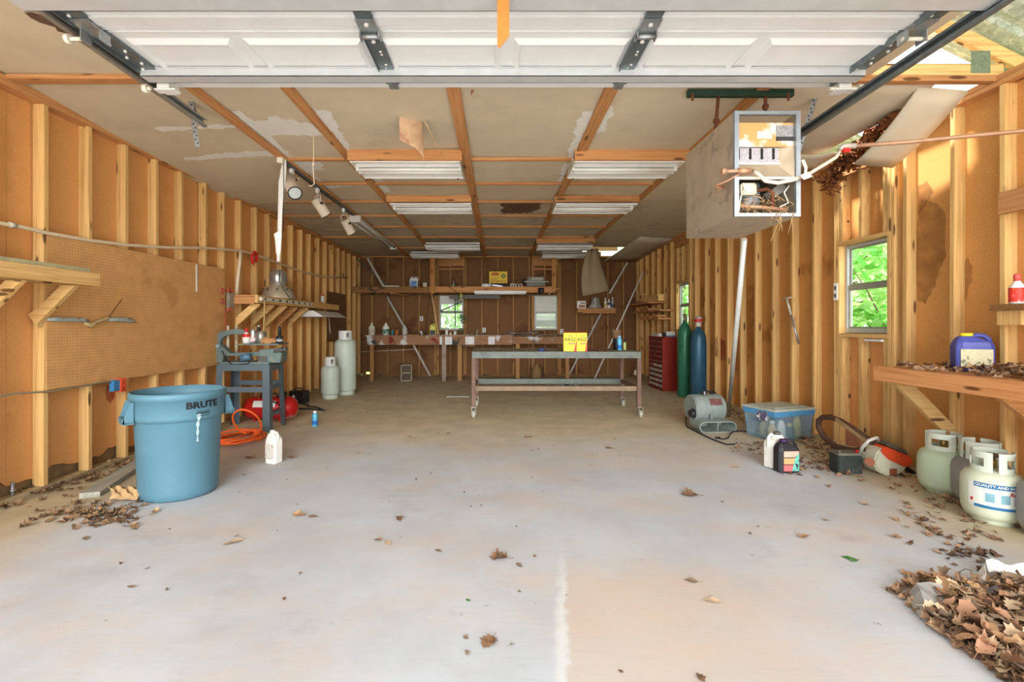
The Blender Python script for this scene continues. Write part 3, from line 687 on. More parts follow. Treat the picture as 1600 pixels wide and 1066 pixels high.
# ================================================================== ceiling lights
TUBE = mat('fluorescent_tube', (244, 244, 240), .35, var=.02)
def troffer():
    t = thing('ceiling_light', 'x', 'ceiling light', (0, 0, 0))
    L2, D2 = .565, .28
    s = MB(); s.bb(-L2, L2, -.075, .075, .02, .115)
    pt(t, s, 'housing', WHT, bevel=.003)
    for sg in (-1, 1):
        r_ = MB(); a, b, c = sg*.075, sg*.15, sg*D2
        r_.prism([(a, .05), (b, .075), (c, .02), (c, .0), (c-sg*.004, .0), (c-sg*.004, .016), (b, .068), (a, .044)], 'x', -L2, L2)
        pt(t, r_, 'reflector', WHT)
    for sg in (-1, 1):
        ep = MB(); ep.prism([(-D2, 0), (D2, 0), (D2, .022), (.15, .08), (-.15, .08), (-D2, .022)], 'x', sg*L2, sg*(L2-.004))
        pt(t, ep, 'end_plate', OFFW)
    for yy in (-.045, .045):
        tb = pt(t, MB().cyl((-L2+.03, yy, -.002), (L2-.03, yy, -.002), .017, n=12), 'tube', TUBE)
        pt(t, MB().bb(-L2+.004, -L2+.03, yy-.02, yy+.02, -.02, .03), 'socket', WHT, tb); pt(t, MB().bb(L2-.03, L2-.004, yy-.02, yy+.02, -.02, .03), 'socket', WHT, tb)
    for sx in (-1, 1): pt(t, MB().bb(sx*(L2-.05), sx*(L2-.075), D2-.012, D2-.004, -.012, .0), 'clip', RUST)
    return t
T0 = troffer(); T0.location = (-.95, 5.17, 2.99); T0['label'] = 'white fluorescent fixture nearest the door on the left'
G = 'two-tube fluorescent fixtures in two rows'; T0['group'] = G
for loc, lb in (((1.36, 5.17, 2.99), 'white fluorescent fixture nearest the door, beside the heater'), ((-.93, 6.9, 2.99), 'white fluorescent fixture, second in the left row'), ((1.38, 6.9, 2.99), 'white fluorescent fixture, second in the right row'),
                ((-.93, 10.05, 2.93), 'white fluorescent fixture above the left shelf post'), ((1.4, 10.05, 2.93), 'white fluorescent fixture in front of the hanging cloth'), ((-1.47, 11.35, 2.94), 'last white fluorescent fixture on the left, by the back wall'), ((1.62, 11.35, 2.94), 'last white fluorescent fixture on the right, behind the cloth')):
    dup(T0, loc, 0, lb, G)
for x0 in (-1.53, .79): MB().bb(x0, x0+1.17, 4.86, 4.89, 3.0, TOP).build('cross_strip', OWX, ceil); MB().bb(x0, x0+1.17, 6.58, 6.61, 3.02, TOP).build('cross_strip', OWX, ceil)
MB().bb(.8, 2.0, 9.75, 9.78, 3.0, TOP).build('cross_strip', OWX, ceil)
t = thing('strip_light', 'bare two-tube strip light running lengthwise under the left batten', 'strip light', (-2.29, 9.1, 2.96))
pt(t, MB().bb(-2.33, -2.25, 7.68, 10.5, 3.02, 3.085), 'housing', WHT, bevel=.003)
pt(t, MB().bb(-2.38, -2.20, 7.67, 7.73, 2.975, 3.085), 'end_cap', WHT, bevel=.004)
for x in (-2.355, -2.225): pt(t, MB().cyl((x, 7.73, 3.0), (x, 10.45, 3.0), .019, n=10), 'tube', mat('grey_tube', (196, 190, 182), .4))
pt(t, MB().bb(-2.38, -2.2, 10.45, 10.5, 2.98, 3.03), 'end_cap', WHT)
t = thing('light_track', 'dark lighting track screwed along the left ceiling batten', 'light track', (-2.29, 6.3, 3.06))
pt(t, MB().bb(-2.315, -2.265, 5.08, 7.6, 3.06, 3.087), 'rail', ZND); pt(t, MB().bb(-2.32, -2.26, 5.02, 5.08, 3.03, 3.09), 'end_feed', OFFW, bevel=.004)
pt(t, MB().bb(-2.296, -2.284, 5.1, 7.58, 3.057, 3.062), 'slot', BLK)
CRM = mat('cream_enamel', (228, 214, 196), .45, var=.05)
def spot(top, c0, c1, rr, lb):
    """adapter at the track, yoke, can from c0 (back) to c1 (mouth)"""
    t = thing('track_spotlight', lb, 'spotlight', tuple(top), 0, 'cream spotlights on the track')
    top, c0, c1 = Vector(top), Vector(c0), Vector(c1); ax = (c1-c0).normalized(); mid = c0.lerp(c1, .3)
    pt(t, MB().box(top-V(0, 0, .03), (.04, .06, .06)), 'adapter', WHT, bevel=.006)
    sd = ax.cross(V(0, 0, 1)).normalized()
    y = MB(); q = top-V(0, 0, .06); y.tube([q, q-V(0, 0, .04)], .009, 6)
    for s_ in (-1, 1): y.tube([q-V(0, 0, .04), q-V(0, 0, .04)+sd*s_*(rr+.012), mid+sd*s_*(rr+.012)], .009, 6)
    pt(t, y, 'yoke', CRM)
    can = MB(); can.cyl(c0, c1, rr, n=20, cap=False); can.cyl(c0, c0+ax*.001, rr, n=20); can.cyl(c1-ax*.02, c1-ax*.019, rr*.95, n=20)
    co = pt(t, can, 'can', CRM)
    pt(t, MB().cyl(c1-ax*.018, c1-ax*.004, rr*.86, rr*.9, n=20), 'lens', mat('lamp_face', (206, 214, 210), .2, .3), co)
    pt(t, MB().tube([c1+rr*(math.cos(a)*sd+math.sin(a)*ax.cross(sd)) for a in [i*.349 for i in range(18)]], .006, 5, True), 'rim', BLK, co)
    for s_ in (-1, 1): pt(t, MB().cyl(mid+sd*s_*(rr+.005), mid+sd*s_*(rr+.025), .016, n=10), 'knob', BLK, co)
spot((-2.29, 5.32, 3.06), P(446, 270, 5.42), P(461, 302, 5.0), .068, 'cream track spotlight nearest the door, mouth facing out')
spot((-2.29, 6.08, 3.06), P(493, 311, 6.1), P(510, 337, 6.2), .066, 'cream track spotlight, middle of the three')
spot((-2.29, 7.12, 3.06), P(538, 344, 7.1), P(550, 365, 7.2), .066, 'cream track spotlight furthest from the door')
one(MB().tube([P(490, 161, 4.55), P(490, 250, 4.55), P(489, 262, 4.55), P(491, 288, 4.55), P(486, 291, 4.55), P(483, 290, 4.55)], .0045, 6).lathe([(.006, -.012), (.013, 0), (.006, .012)], P(489.5, 257, 4.55), 8), 'pull_string', mat('cord_cream', (226, 206, 176), .7), 'cream pull cord hanging from the ceiling beside the spotlights', 'cord')
# torn white strip that hangs from the end of the lighting track
g = []
for py, a, b in ((246, 442, 447), (262, 439.5, 447.5), (285, 435.5, 446), (308, 435, 442.5), (330, 434.5, 441), (362, 434, 440), (366, 428, 440), (374, 430, 439.5), (396, 431.5, 438), (398, 433, 437.5), (409, 433, 436.5)):
    g.append([P(a, py, 5.1), P((a+b)/2, py, 5.085), P(b, py, 5.1)])
one(MB().sheet(g, .004, False), 'torn_vinyl', mat('white_vinyl', (240, 238, 236), .5, var=.03), 'long torn white vinyl strip hanging below the lighting track', 'strip')
one(MB().tube([P(443, 250, 5.06), P(443.5, 300, 5.06), P(442.5, 330, 5.06), P(443, 362, 5.06)], .004, 5), 'loose_wire', BLK, 'thin dark wire hanging beside the torn white strip', 'wire')

# veneer peeling from the ceiling
VEN = mat('veneer_peeling', (206, 170, 138), .7, var=.12, scale=14, c3=(188, 140, 116), thr3=.52, scale3=6)
VY = 4.2
t = thing('peeling_veneer', 'torn sheet of veneer hanging from the ceiling behind the door', 'veneer sheet', tuple(P(650, 136, VY)))
g1 = [[P(626, 137, VY-.1), P(634, 137, VY-.03), P(640, 137, VY)], [P(625, 160, VY-.1), P(640, 165, VY-.02), P(650, 168, VY)], [P(624, 190, VY-.1), P(642, 192, VY-.02), P(659, 195, VY)], [P(624, 212, VY-.1), P(645, 222, VY-.02), P(661, 232, VY)], [P(625, 219, VY-.1), P(650, 232, VY-.02), P(662, 246, VY)]]
pt(t, MB().sheet(g1, .004), 'veneer_ply', VEN)
g2 = [[P(630, 137, VY+.03), P(638, 137, VY), P(645, 137, VY-.02)], [P(636, 155, VY+.03), P(645, 155, VY), P(652, 156, VY-.02)], [P(648, 172, VY+.03), P(654, 170, VY), P(660, 172, VY-.02)], [P(659, 190, VY+.03), P(662, 188, VY), P(664, 187, VY-.02)], [P(664, 190, VY+.02), P(669, 200, VY), P(671, 205, VY-.02)], [P(691, 242, VY), P(691.5, 242, VY), P(692, 242, VY)]]
pt(t, MB().sheet(g2, .004), 'veneer_ply', VEN)
pt(t, MB().tube([P(660, 195, VY+.01), P(661.5, 225, VY+.01), P(661, 249, VY+.01)], .004, 4), 'splinter', VEN)
one(MB().sheet([[P(735, 137, 3.65), P(742, 137, 3.65)], [P(736, 142, 3.65), P(740, 142, 3.65)], [P(736, 149, 3.65), P(736.6, 149, 3.65)]], .004), 'veneer_scrap', mat('dark_veneer', (140, 88, 54), .8), 'small dark veneer scrap hanging behind the door edge', 'veneer scrap')

# ================================================================== gas heater
SHEET = mat('dirty_sheet_steel', (186, 172, 152), .5, .25, var=.12, scale=8, c3=(156, 144, 130), thr3=.55, scale3=5)
FRZ = mat('heater_edge_steel', (160, 168, 176), .4, .6, var=.1, scale=20)
HX0, HX1, HY0, HY1, HZ0, HZ1 = 1.615, 2.06, 3.25, 4.08, 2.06, 2.775
ht = thing('gas_heater', 'old rusty gas unit heater hung from the ceiling, front panel missing', 'heater', ((HX0+HX1)/2, (HY0+HY1)/2, HZ0))
cs = MB(); th = .008
cs.bb(HX0, HX0+th, HY0+.003, HY1, HZ0, HZ1).bb(HX1-th, HX1, HY0+.003, HY1, HZ0, HZ1).bb(HX0+th+.0005, HX1-th-.0005, HY0+.004, HY1-.001, HZ0+.001, HZ0+th).bb(HX0+th+.0005, HX1-th-.0005, HY0+.18, HY1-.001, HZ1-th, HZ1-.001).bb(HX0+th+.0005, HX1-th-.0005, HY1-th, HY1-.002, HZ0+th+.0005, HZ1-th-.0005)
pt(ht, cs, 'casing', SHEET)
fr = MB(); e = .028
fr.bb(HX0-.002, HX0+e, HY0-.006, HY0+.02, HZ0-.002, HZ1+.002).bb(HX1-e, HX1+.002, HY0-.006, HY0+.02, HZ0-.002, HZ1+.002).bb(HX0+e, HX1-e, HY0-.005, HY0+.02, HZ1-e*.8, HZ1+.001).bb(HX0+e, HX1-e, HY0-.005, HY0+.015, HZ0-.001, HZ0+.022)
pt(ht, fr, 'front_frame', FRZ)
wl2 = mat('rusted_white_plate', (230, 226, 216), .5, var=.05, c3=(206, 158, 98), thr3=.47, scale3=3)
lp = pt(ht, MB().bb(HX0+.035, HX1-.02, HY0+.03, HY0+.04, 2.545, 2.71), 'name_plate_panel', wl2)
pt(ht, MB().bb(HX1-.145, HX1-.025, HY0+.024, HY0+.03, 2.585, 2.69), 'rating_label', mat('rating_label_grey', (150, 148, 150), .6, var=.35, scale=70), lp)
pt(ht, MB().bb(HX1-.145, HX1-.025, HY0+.022, HY0+.029, 2.585, 2.612), 'label_band', mat('label_dark', (60, 58, 60), .6, var=.4, scale=80), lp)
pt(ht, MB().bb(HX0+.17, HX0+.27, HY0+.026, HY0+.03, 2.60, 2.65), 'blank_plate', mat('dull_white_plate', (214, 210, 202), .5), lp)
sl = pt(ht, MB().bb(HX0+.03, HX0+.33, HY0+.05, HY0+.06, 2.43, 2.545), 'burner_plate', mat('speckled_zinc', (176, 172, 176), .5, .3, var=.3, scale=90))
for k in range(4): pt(ht, MB().bb(HX0+.045+.08*k, HX0+.06+.08*k, HY0+.046, HY0+.05, 2.465, 2.54), 'slot', DRK, sl)
pt(ht, MB().bb(HX0+.03, HX0+.33, HY0+.03, HY0+.06, 2.425, 2.437), 'lip', WHT, sl)
hd = MB(); hd.add([(HX0+.03, HY0+.06, 2.43), (HX0+.33, HY0+.06, 2.43), (HX1-.03, HY0+.01, 2.325), (HX0+.03, HY0+.01, 2.325)], [(0, 1, 2, 3)])
hd.add([(HX0+.33, HY0+.06, 2.43), (HX0+.33, HY0+.06, 2.55), (HX1-.025, HY0+.02, 2.55), (HX1-.03, HY0+.01, 2.325)], [(0, 1, 2, 3)])
pt(ht, hd, 'draft_hood', mat('hood_tan', (178, 160, 136), .5, .3, var=.12)); pt(ht, MB().bb(HX0+.02, HX1-.03, HY0-.004, HY0+.012, 2.312, 2.328), 'lip', OFFW)
pt(ht, MB().bb(HX0+.03, HX1-.03, HY0+.4, HY0+.41, HZ0+.02, 2.7), 'inner_plate', mat('inner_dark_steel', (96, 92, 90), .6, .3))
pt(ht, MB().lathe([(.0, 0), (.085, .01), (.09, .04), (.09, .19), (.085, .2), (0, .2)], (HX0+.21, HY0+.25, HZ0+.08), 20), 'burner_drum', mat('blue_grey_drum', (146, 158, 166), .5, .3))
pt(ht, MB().tube([(HX0+.03, HY0+.06, HZ0+.09), (HX1-.05, HY0+.06, HZ0+.06)], .014, 8), 'manifold', COPR)
pt(ht, MB().tube([(HX0+.19, HY0+.08, HZ0+.20), (HX0+.26, HY0+.07, HZ0+.205), (HX0+.3, HY0+.07, HZ0+.18), (HX0+.3, HY0+.07, HZ0+.07)], .014, 8), 'gas_pipe', RUST)
vl = pt(ht, MB().box((HX0+.12, HY0+.07, HZ0+.2), (.11, .07, .08)), 'gas_valve', mat('valve_cream', (206, 196, 172), .6, var=.15), bevel=.01)
pt(ht, MB().cyl((HX0+.1, HY0+.02, HZ0+.2), (HX0+.1, HY0+.035, HZ0+.2), .025, n=12), 'dial', WHT, vl)
pt(ht, MB().tube([(HX0+.07, HY0+.04, HZ0+.17), (HX0+.05, HY0+.03, HZ0+.1), (HX0+.045, HY0+.03, HZ0+.05), (HX0+.02, HY0+.02, HZ0+.015)], .006, 6), 'pilot_tube', OFFW)
mb = MB(); r = random.Random(9)
for k in range(260):
    p = V(HX0+.04+r.random()*.36, HY0+.03+r.random()*.25, HZ0+.02+r.random()**1.6*.13); d = V(r.gauss(0, 1), r.gauss(0, 1), r.gauss(0, .5)).normalized()*r.uniform(.03, .09)
    mb.tube([p, p+d*.5+V(0, 0, r.uniform(0, .02)), p+d], .0022, 3)
for k in range(6):
    p = V(HX0+.24+r.random()*.18, HY0-.004, HZ0+.03); mb.tube([p, p+V(r.gauss(0, .02), -.01, -.05), p+V(r.gauss(0, .03), -.012, -.1-r.random()*.12)], .0022, 3)
ns = pt(ht, mb, 'nest_twigs', mat('dry_grass', (196, 158, 112), .9, var=.25, scale=30)); ns['kind'] = 'stuff'
pt(ht, MB().tube([P(1130, 268, 3.2), P(1160, 267, 3.2), P(1178, 267, 3.24)], .013, 8).cyl(P(1127, 268, 3.2), P(1134, 268, 3.2), .022, n=8).cyl(P(1153, 267, 3.2), P(1172, 267, 3.2), .02, n=8), 'inlet_pipe', COPR)
pt(ht, MB().tube([P(1156, 271, 3.22), P(1136, 283, 3.3), P(1118, 290, 3.34), P(1119, 293, 3.36), P(1131, 292, 3.4)], .009, 8).cyl(P(1122, 293, 3.4), P(1132, 292, 3.42), .02, n=8), 'side_pipe', COPR)
for px, a, b in ((1123, 145, 202), (1196, 145, 180)):
    pt(ht, MB().cyl(P(px, a, 3.62), P(px-5 if px < 1150 else px, b, 3.62), .013, n=8).lathe([(.013, -.02), (.024, -.01), (.024, .012), (.013, .02)], P(px-4 if px < 1150 else px, b-13, 3.62), 8), 'hanging_rod', RUST)
pt(ht, MB().bb(1.44, 2.24, 3.60, 3.64, 3.05, 3.1), 'hanging_channel', mat('green_channel', (40, 66, 52), .5, .2, var=.2))
for px in (1082, 1232): pt(ht, MB().cyl(P(px, 146, 3.6), P(px, 157, 3.6), .01, n=6), 'bolt', RUST)
pt(ht, MB().bar((HX1-.16, HY0+.1, HZ0+.16), (HX1-.05, HY0+.12, HZ0+.24), .05, .06), 'control_box', mat('control_grey', (120, 116, 110), .6, var=.2)); pt(ht, MB().tube([(HX1-.05, HY0+.04, HZ0+.22), (HX1-.09, HY0+.03, HZ0+.17), (HX1-.06, HY0+.03, HZ0+.1), (HX1-.12, HY0+.03, HZ0+.07)], .005, 5), 'loose_wire', OFFW)
# gas hose and pipe along the right wall
HOSE = mat('pale_hose', (228, 212, 192), .55, var=.06)
one(MB().tube([P(1178, 268, 3.22), P(1186, 273, 3.2), P(1196, 283, 3.2), P(1215, 286, 3.2), P(1240, 281, 3.22), P(1265, 271, 3.3), P(1290, 256, 3.36), P(1306, 246, 3.38), P(1312, 236, 3.4)], .0125, 10), 'gas_hose', HOSE, 'white gas hose looping out of the heater front', 'hose')
t = thing('gas_pipe', 'long gas pipe running level along the right wall studs', 'pipe', tuple(P(1320, 231, 3.4)))
pt(t, MB().tube([P(1334, 228, 3.4), P(1420, 222, 3.3), P(1500, 214, 3.22), P(1605, 204, 3.12), P(1800, 188, 2.9)], .014, 10), 'pipe', COPR)
pt(t, MB().tube([P(1312, 235, 3.4), P(1317, 229, 3.4), P(1336, 228, 3.4)], .02, 8), 'fitting', mat('taped_fitting', (196, 188, 178), .6, .2, var=.15))
pt(t, MB().box(P(1322, 235, 3.38), (.05, .03, .03)), 'valve_handle', RED, bevel=.005)
one(MB().sheet([[P(1250, 274, 3.2), P(1262, 268, 3.2)], [P(1256, 281, 3.19), P(1270, 276, 3.2)]], .003), 'paper_tag', WHT, 'white paper tag tied to the gas hose beside the heater', 'tag')
one(MB().sheet([[P(1251, 250, 3.27), P(1257, 249, 3.27)], [P(1257, 263, 3.28), P(1262, 262, 3.28)], [P(1256, 275, 3.28), P(1259, 276, 3.28)]], .003), 'paper_strip', OFFW, 'curled pale paper strip hanging at the heater corner', 'paper')
# pole from heater to floor
p0, p1 = FL(1138, 651), P(1166, 372, 4.05)
p1.x = 2.07
t = thing('flue_pole', 'shiny steel pole leaning from the floor up to the heater', 'pole', tuple(p0))
pt(t, MB().cyl(p0, P(1163, 374, 4.6), .026, n=14), 'pole', mat('bright_steel', (214, 216, 214), .35, .25, var=.05))
pt(t, MB().cyl(p0, p0+V(0, 0, .02), .03, n=12), 'foot', ZND)

# ================================================================== reusable containers
def bottle(name, label, cat, loc, r, h, m, cap, capm, group=None, lab=None, labm=None, neck=.3, n=20, rz=0, sy=1):
    """round bottle or can: body, cap, optional label band"""
    t = thing(name, label, cat, loc, rz, group)
    hb = h-cap
    MB().lathe([(r*.86, 0), (r, r*.12), (r, hb*.72 if neck < 1 else hb*.96), (r*max(neck, .3) if neck < 1 else r*.92, hb*.97 if neck < 1 else hb), (r*neck if neck < 1 else r*.9, hb)], (0, 0, 0), n, 1, sy).build('body', m, t)
    MB().lathe([(r*neck*1.15 if neck < 1 else r*.4, 0), (r*neck*1.15 if neck < 1 else r*.4, cap*.8), (r*neck*.7 if neck < 1 else r*.3, cap)], (0, 0, hb), 12).build('cap', capm, t)
    if lab: MB().lathe([(r*1.012, hb*lab[0]), (r*1.012, hb*lab[1])], (0, 0, 0), n, 1, sy, cap=False).build('paper_label', labm, t)
    return t
def spray_can(name, label, loc, r, h, m, capm, group=None, labm=None, tilt=None):
    t = thing(name, label, 'spray can', loc, 0, group)
    MB().lathe([(r*.95, 0), (r, .006), (r, h*.74), (r*.85, h*.80), (r*.6, h*.83)], n=18).build('body', m, t)
    MB().lathe([(r*.62, h*.83), (r*.62, h*.95), (r*.4, h)], n=14).build('cap', capm, t)
    if labm: MB().lathe([(r*1.015, h*.12), (r*1.015, h*.36)], n=18, cap=False).build('paper_label', labm, t)
    return t
def jug(name, label, loc, wdt, dep, h, m, capm, rz=0, labm=None, group=None, handle='top', cat='jug', lz=(.15, .6)):
    """square-shouldered plastic jug with a moulded handle"""
    t = thing(name, label, cat, loc, rz, group)
    b = MB(); a, d = wdt/2, dep/2
    def ringp(sx, sy, z, cx=0):
        k = .28; pts = []
        for (qx, qy) in ((1, -1), (1, 1), (-1, 1), (-1, -1)):
            ox, oy = qx*a*sx, qy*d*sy
            c1 = (ox, oy-qy*d*sy*k) ; c2 = (ox-qx*a*sx*k, oy)
            pts += [c1, c2] if qx*qy < 0 and False else ([c1, c2] if (qx, qy) in ((1, 1), (-1, -1)) else [c2, c1])
        return [(x+cx, y, z) for x, y in pts]
    lv = [(.94, .94, 0, 0), (1, 1, .03, 0), (1, 1, .66, 0), (.92, .95, .76, 0), (.55, .62, .87, -a*.25), (.34, .42, .92, -a*.3)]
    rs = [ringp(sx, sy, z*h, cx) for sx, sy, z, cx in lv]; vs = [p for q in rs for p in q]
    b.add(vs, [(k*8+i, k*8+(i+1) % 8, (k+1)*8+(i+1) % 8, (k+1)*8+i) for k in range(len(rs)-1) for i in range(8)], False)
    b.add(rs[0], [tuple(range(8))]); b.add(rs[-1], [tuple(range(8))])
    bo = b.build('body', m, t, bevel=min(wdt, dep)*.05)
    MB().lathe([(a*.34, 0), (a*.34, h*.07), (a*.28, h*.08)], (-a*.3, 0, h*.92), 12).build('cap', capm, t)
    hp = [(-a*.05, 0, h*.88), (a*.25, 0, h*.955), (a*.6, 0, h*.93), (a*.86, 0, h*.84), (a*.9, 0, h*.70)] if handle == 'top' else [(a*.1, 0, h*.86), (a*.6, 0, h*.95), (a*.95, 0, h*.86), (a*1.0, 0, h*.6)]
    MB().tube(hp, [a*.15]*len(hp), 8).build('handle', m, t)
    if labm: MB().bb(-a*.82, a*.82, -d*1.015, -d*.99, h*lz[0], h*lz[1]).build('paper_label', labm, t)
    return t
PLW = mat('plastic_white', (236, 234, 226), .45, var=.05)
LBLR = mat('label_red_white', (232, 226, 220), .6, c2=(196, 44, 40), thr=.52, scale=60)
LBLB = mat('label_blue', (70, 130, 190), .6, c2=(230, 236, 240), thr=.55, scale=60)
LBLG = mat('label_green', (60, 120, 84), .6, c2=(220, 228, 220), thr=.55, scale=60)

# ================================================================== LEFT WALL
PEG = mat('pegboard', (222, 168, 108), .7, var=.08, scale=8, c3=(206, 152, 94), thr3=.58, scale3=1.6, spec=.3)
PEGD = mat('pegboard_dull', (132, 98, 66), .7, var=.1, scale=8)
def peg_holes(m, axis='y'):
    nt = m.node_tree; N = nt.nodes; L = nt.links; b = N['Principled BSDF']; src = b.inputs['Base Color'].links[0].from_socket
    tc = N.new('ShaderNodeTexCoord'); sep = N.new('ShaderNodeSeparateXYZ'); L.new(tc.outputs['Object'], sep.inputs[0]); ds = []
    for ax in ('Y', 'Z'):
        a = N.new('ShaderNodeMath'); a.operation = 'PINGPONG'; a.inputs[1].default_value = .0127; L.new(sep.outputs[ax], a.inputs[0]); ds.append(a.outputs[0])
    h = N.new('ShaderNodeVectorMath'); h.operation = 'LENGTH'; cb = N.new('ShaderNodeCombineXYZ'); L.new(ds[0], cb.inputs[0]); L.new(ds[1], cb.inputs[1]); L.new(cb.outputs[0], h.inputs[0])
    lt = N.new('ShaderNodeMath'); lt.operation = 'LESS_THAN'; lt.inputs[1].default_value = .0035; L.new(h.outputs['Value'], lt.inputs[0])
    mu = N.new('ShaderNodeMath'); mu.operation = 'MULTIPLY'; mu.inputs[1].default_value = .75; L.new(lt.outputs[0], mu.inputs[0])
    mx = N.new('ShaderNodeMix'); mx.data_type = 'RGBA'; L.new(mu.outputs[0], mx.inputs['Factor']); L.new(src, mx.inputs['A']); mx.inputs['B'].default_value = srgb(70, 44, 24); L.new(mx.outputs['Result'], b.inputs['Base Color'])
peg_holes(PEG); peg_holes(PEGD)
pg = one(MB().bb(LX+.001, LX+.007, 3.71, 6.14, .815, 2.037), 'pegboard', PEG, 'large brown pegboard sheet nailed to the left wall studs above the grey bin', 'pegboard')
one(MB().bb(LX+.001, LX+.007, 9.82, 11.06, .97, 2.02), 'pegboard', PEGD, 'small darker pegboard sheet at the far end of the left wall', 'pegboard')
one(MB().bb(LX+.008, LX+.014, WX(305, 434, LX).y, WX(307, 434, LX).y, WX(306, 456, LX).z, WX(306, 413, LX).z), 'white_strip', WHT, 'thin white strip fixed upright on the large pegboard', 'strip')
CLEAR = mat('cloudy_plastic_wrap', (176, 186, 182), .25, var=.2, scale=30, c2=(150, 126, 96), thr=.56, alpha=.85)
t = thing('wrapped_bundle', 'long bundle wrapped in crumpled clear plastic on the large pegboard', 'bundle', tuple(WX(140, 500, LX+.03)))
q = [WX(x, y, LX+.03) for x, y in ((73, 499), (90, 499), (110, 499.5), (128, 500), (138, 502))]
pt(t, MB().tube(q, [.012, .02, .018, .02, .012], 8), 'wrapped_end', CLEAR)
q = [WX(x, y, LX+.03) for x, y in ((133, 505), (141, 509), (150, 504), (165, 498), (172, 496))]
pt(t, MB().tube(q, [.014, .022, .016, .02, .012], 6), 'paper_twist', mat('crumpled_paper', (190, 166, 120), .8, var=.2, scale=30))
q = [WX(x, y, LX+.03) for x, y in ((168, 500), (180, 499), (195, 500), (204, 501), (212, 504))]
pt(t, MB().tube(q, [.012, .02, .024, .022, .006], 8), 'wrapped_end', CLEAR)
one(MB().tube([WX(168, 499, LX+.02), WX(191, 467, LX+.02)], .004, 5), 'dowel', BWX, 'thin stick leaning on the large pegboard behind the wrapped bundle', 'stick')

def shelf_beam(t, x, y0, y1, z0, z1): pt(t, MB().bb(x-.04, x, y0, y1, z0, z1), 'fascia', WY, bevel=.003)
t = thing('wall_shelf', 'pine wall shelf on angled braces at the left edge, nearest the door', 'shelf', (-3.35, 3.0, 1.63))
shelf_beam(t, -3.2, 2.0, 3.85, 1.632, 1.735)
pt(t, MB().bb(LX-.02, -3.245, 2.0, 3.72, 1.745, 1.765).bb(-3.26, -3.205, 2.0, 3.76, 1.736, 1.765), 'shelf_board', mat('weathered_ply', (176, 166, 128), .8, var=.15, scale=14))
pt(t, MB().bb(LX, LX+.04, 2.0, 3.72, 1.64, 1.74), 'ledger', WY)
for yb in (3.66, 3.25, 2.85): pt(t, MB().prism([(-3.58, 1.40), (-3.51, 1.30), (-3.505, 1.335), (-3.22, 1.622), (-3.33, 1.622), (-3.505, 1.45)], 'y', yb-.02, yb+.02), 'brace', WXm)

# shelf with the big lamp
t = thing('wall_shelf', 'long pine wall shelf on five braces, holding the big bell lamp', 'shelf', (-3.33, 7.9, 1.61))
shelf_beam(t, -3.15, 6.28, 9.5, 1.612, 1.716); pt(t, MB().bb(LX-.05, -3.195, 6.28, 9.5, 1.695, 1.716), 'shelf_board', OWY, bevel=.002)
pt(t, MB().bb(LX, -3.192, 6.28, 6.32, 1.60, 1.69), 'end_board', OWX, bevel=.003)
for i in range(5):
    yb = 6.42+.4064*i; pt(t, MB().prism([(LX, 1.29), (LX, 1.42), (-3.3, 1.605), (-3.19, 1.605), (-3.19, 1.585)], 'y', yb-.02, yb+.02), 'brace', WXm if i not in (3,) else OWX)
pt(t, MB().bb(-3.15, -3.14, 8.35, 8.6, 1.69, 1.73), 'broken_edge', OWY)
ps = thing('power_strip', 'long cream power strip screwed to the shelf edge under the lamp', 'power strip', (-3.14, 7.2, 1.67))
y0, y1 = WX(405, 470, -3.148).y, WX(485, 478, -3.148).y
pt(ps, MB().bb(-3.149, -3.115, y0, y1, 1.643, 1.69), 'body', OFFW, bevel=.004)
for k in range(8): pt(ps, MB().bb(-3.1155, -3.112, y0+.1+(y1-y0-.2)*k/7-.025, y0+.1+(y1-y0-.2)*k/7+.025, 1.652, 1.682), 'outlet', BLK if k > 1 else mat('dark_grey', (90, 88, 84), .5))
pt(ps, MB().tube([V(-3.11, WX(413, 480, -3.11).y, 1.645), WX(413, 490, -3.10), WX(412, 512, -3.08), WX(411, 520, -3.08)], .008, 6), 'cord', mat('cord_tan', (214, 186, 120), .6))
# bell lamp
lt = thing('bell_lamp', 'big aluminium bell-shaped shop lamp standing on the long shelf', 'lamp', (-3.35, 7.3, 1.716))
ALU = mat('brushed_aluminium', (204, 206, 202), .3, .8, var=.08, scale=10); DOME = mat('spun_dome', (206, 196, 172), .35, .5, var=.1, scale=8)
dm = MB().lathe([(.245, 0), (.243, .02), (.225, .09), (.18, .16), (.115, .21), (.10, .22)], (-3.35, 7.3, 1.718), 32, cap=False)
do = pt(lt, dm, 'dome', DOME)
for k in range(6):
    a = R(-150+40*k); pt(lt, MB().box((-3.35+.203*math.cos(a), 7.3+.203*math.sin(a), 1.718+.13), (.012, .012, .05), a), 'vent', BLK, do)
pt(lt, MB().lathe([(.102, .215), (.125, .25), (.125, .37), (.10, .43), (.09, .44), (0, .44)], (-3.35, 7.3, 1.718), 24), 'housing', ALU)
for k in range(10):
    a = R(-190+26*k); pt(lt, MB().box((-3.35+.124*math.cos(a), 7.3+.124*math.sin(a), 1.718+.32), (.006, .01, .1), a), 'slot', mat('slot_grey', (90, 94, 92), .5), do)
pt(lt, MB().tube([P(437, 423, 7.1), P(437, 440, 7.08), P(443, 452, 7.03), P(450, 462, 7.02), P(454, 467, 7.0)], .006, 6), 'cable', mat('cable_green', (56, 70, 60), .6))
bottle('glue_bottle', 'small white bottle with a pinkish cap on the far end of the long shelf', 'bottle', (-3.3, 9.02, 1.716), .035, .2, PLW, .05, mat('cap_pink', (196, 120, 104), .5), neck=.8)
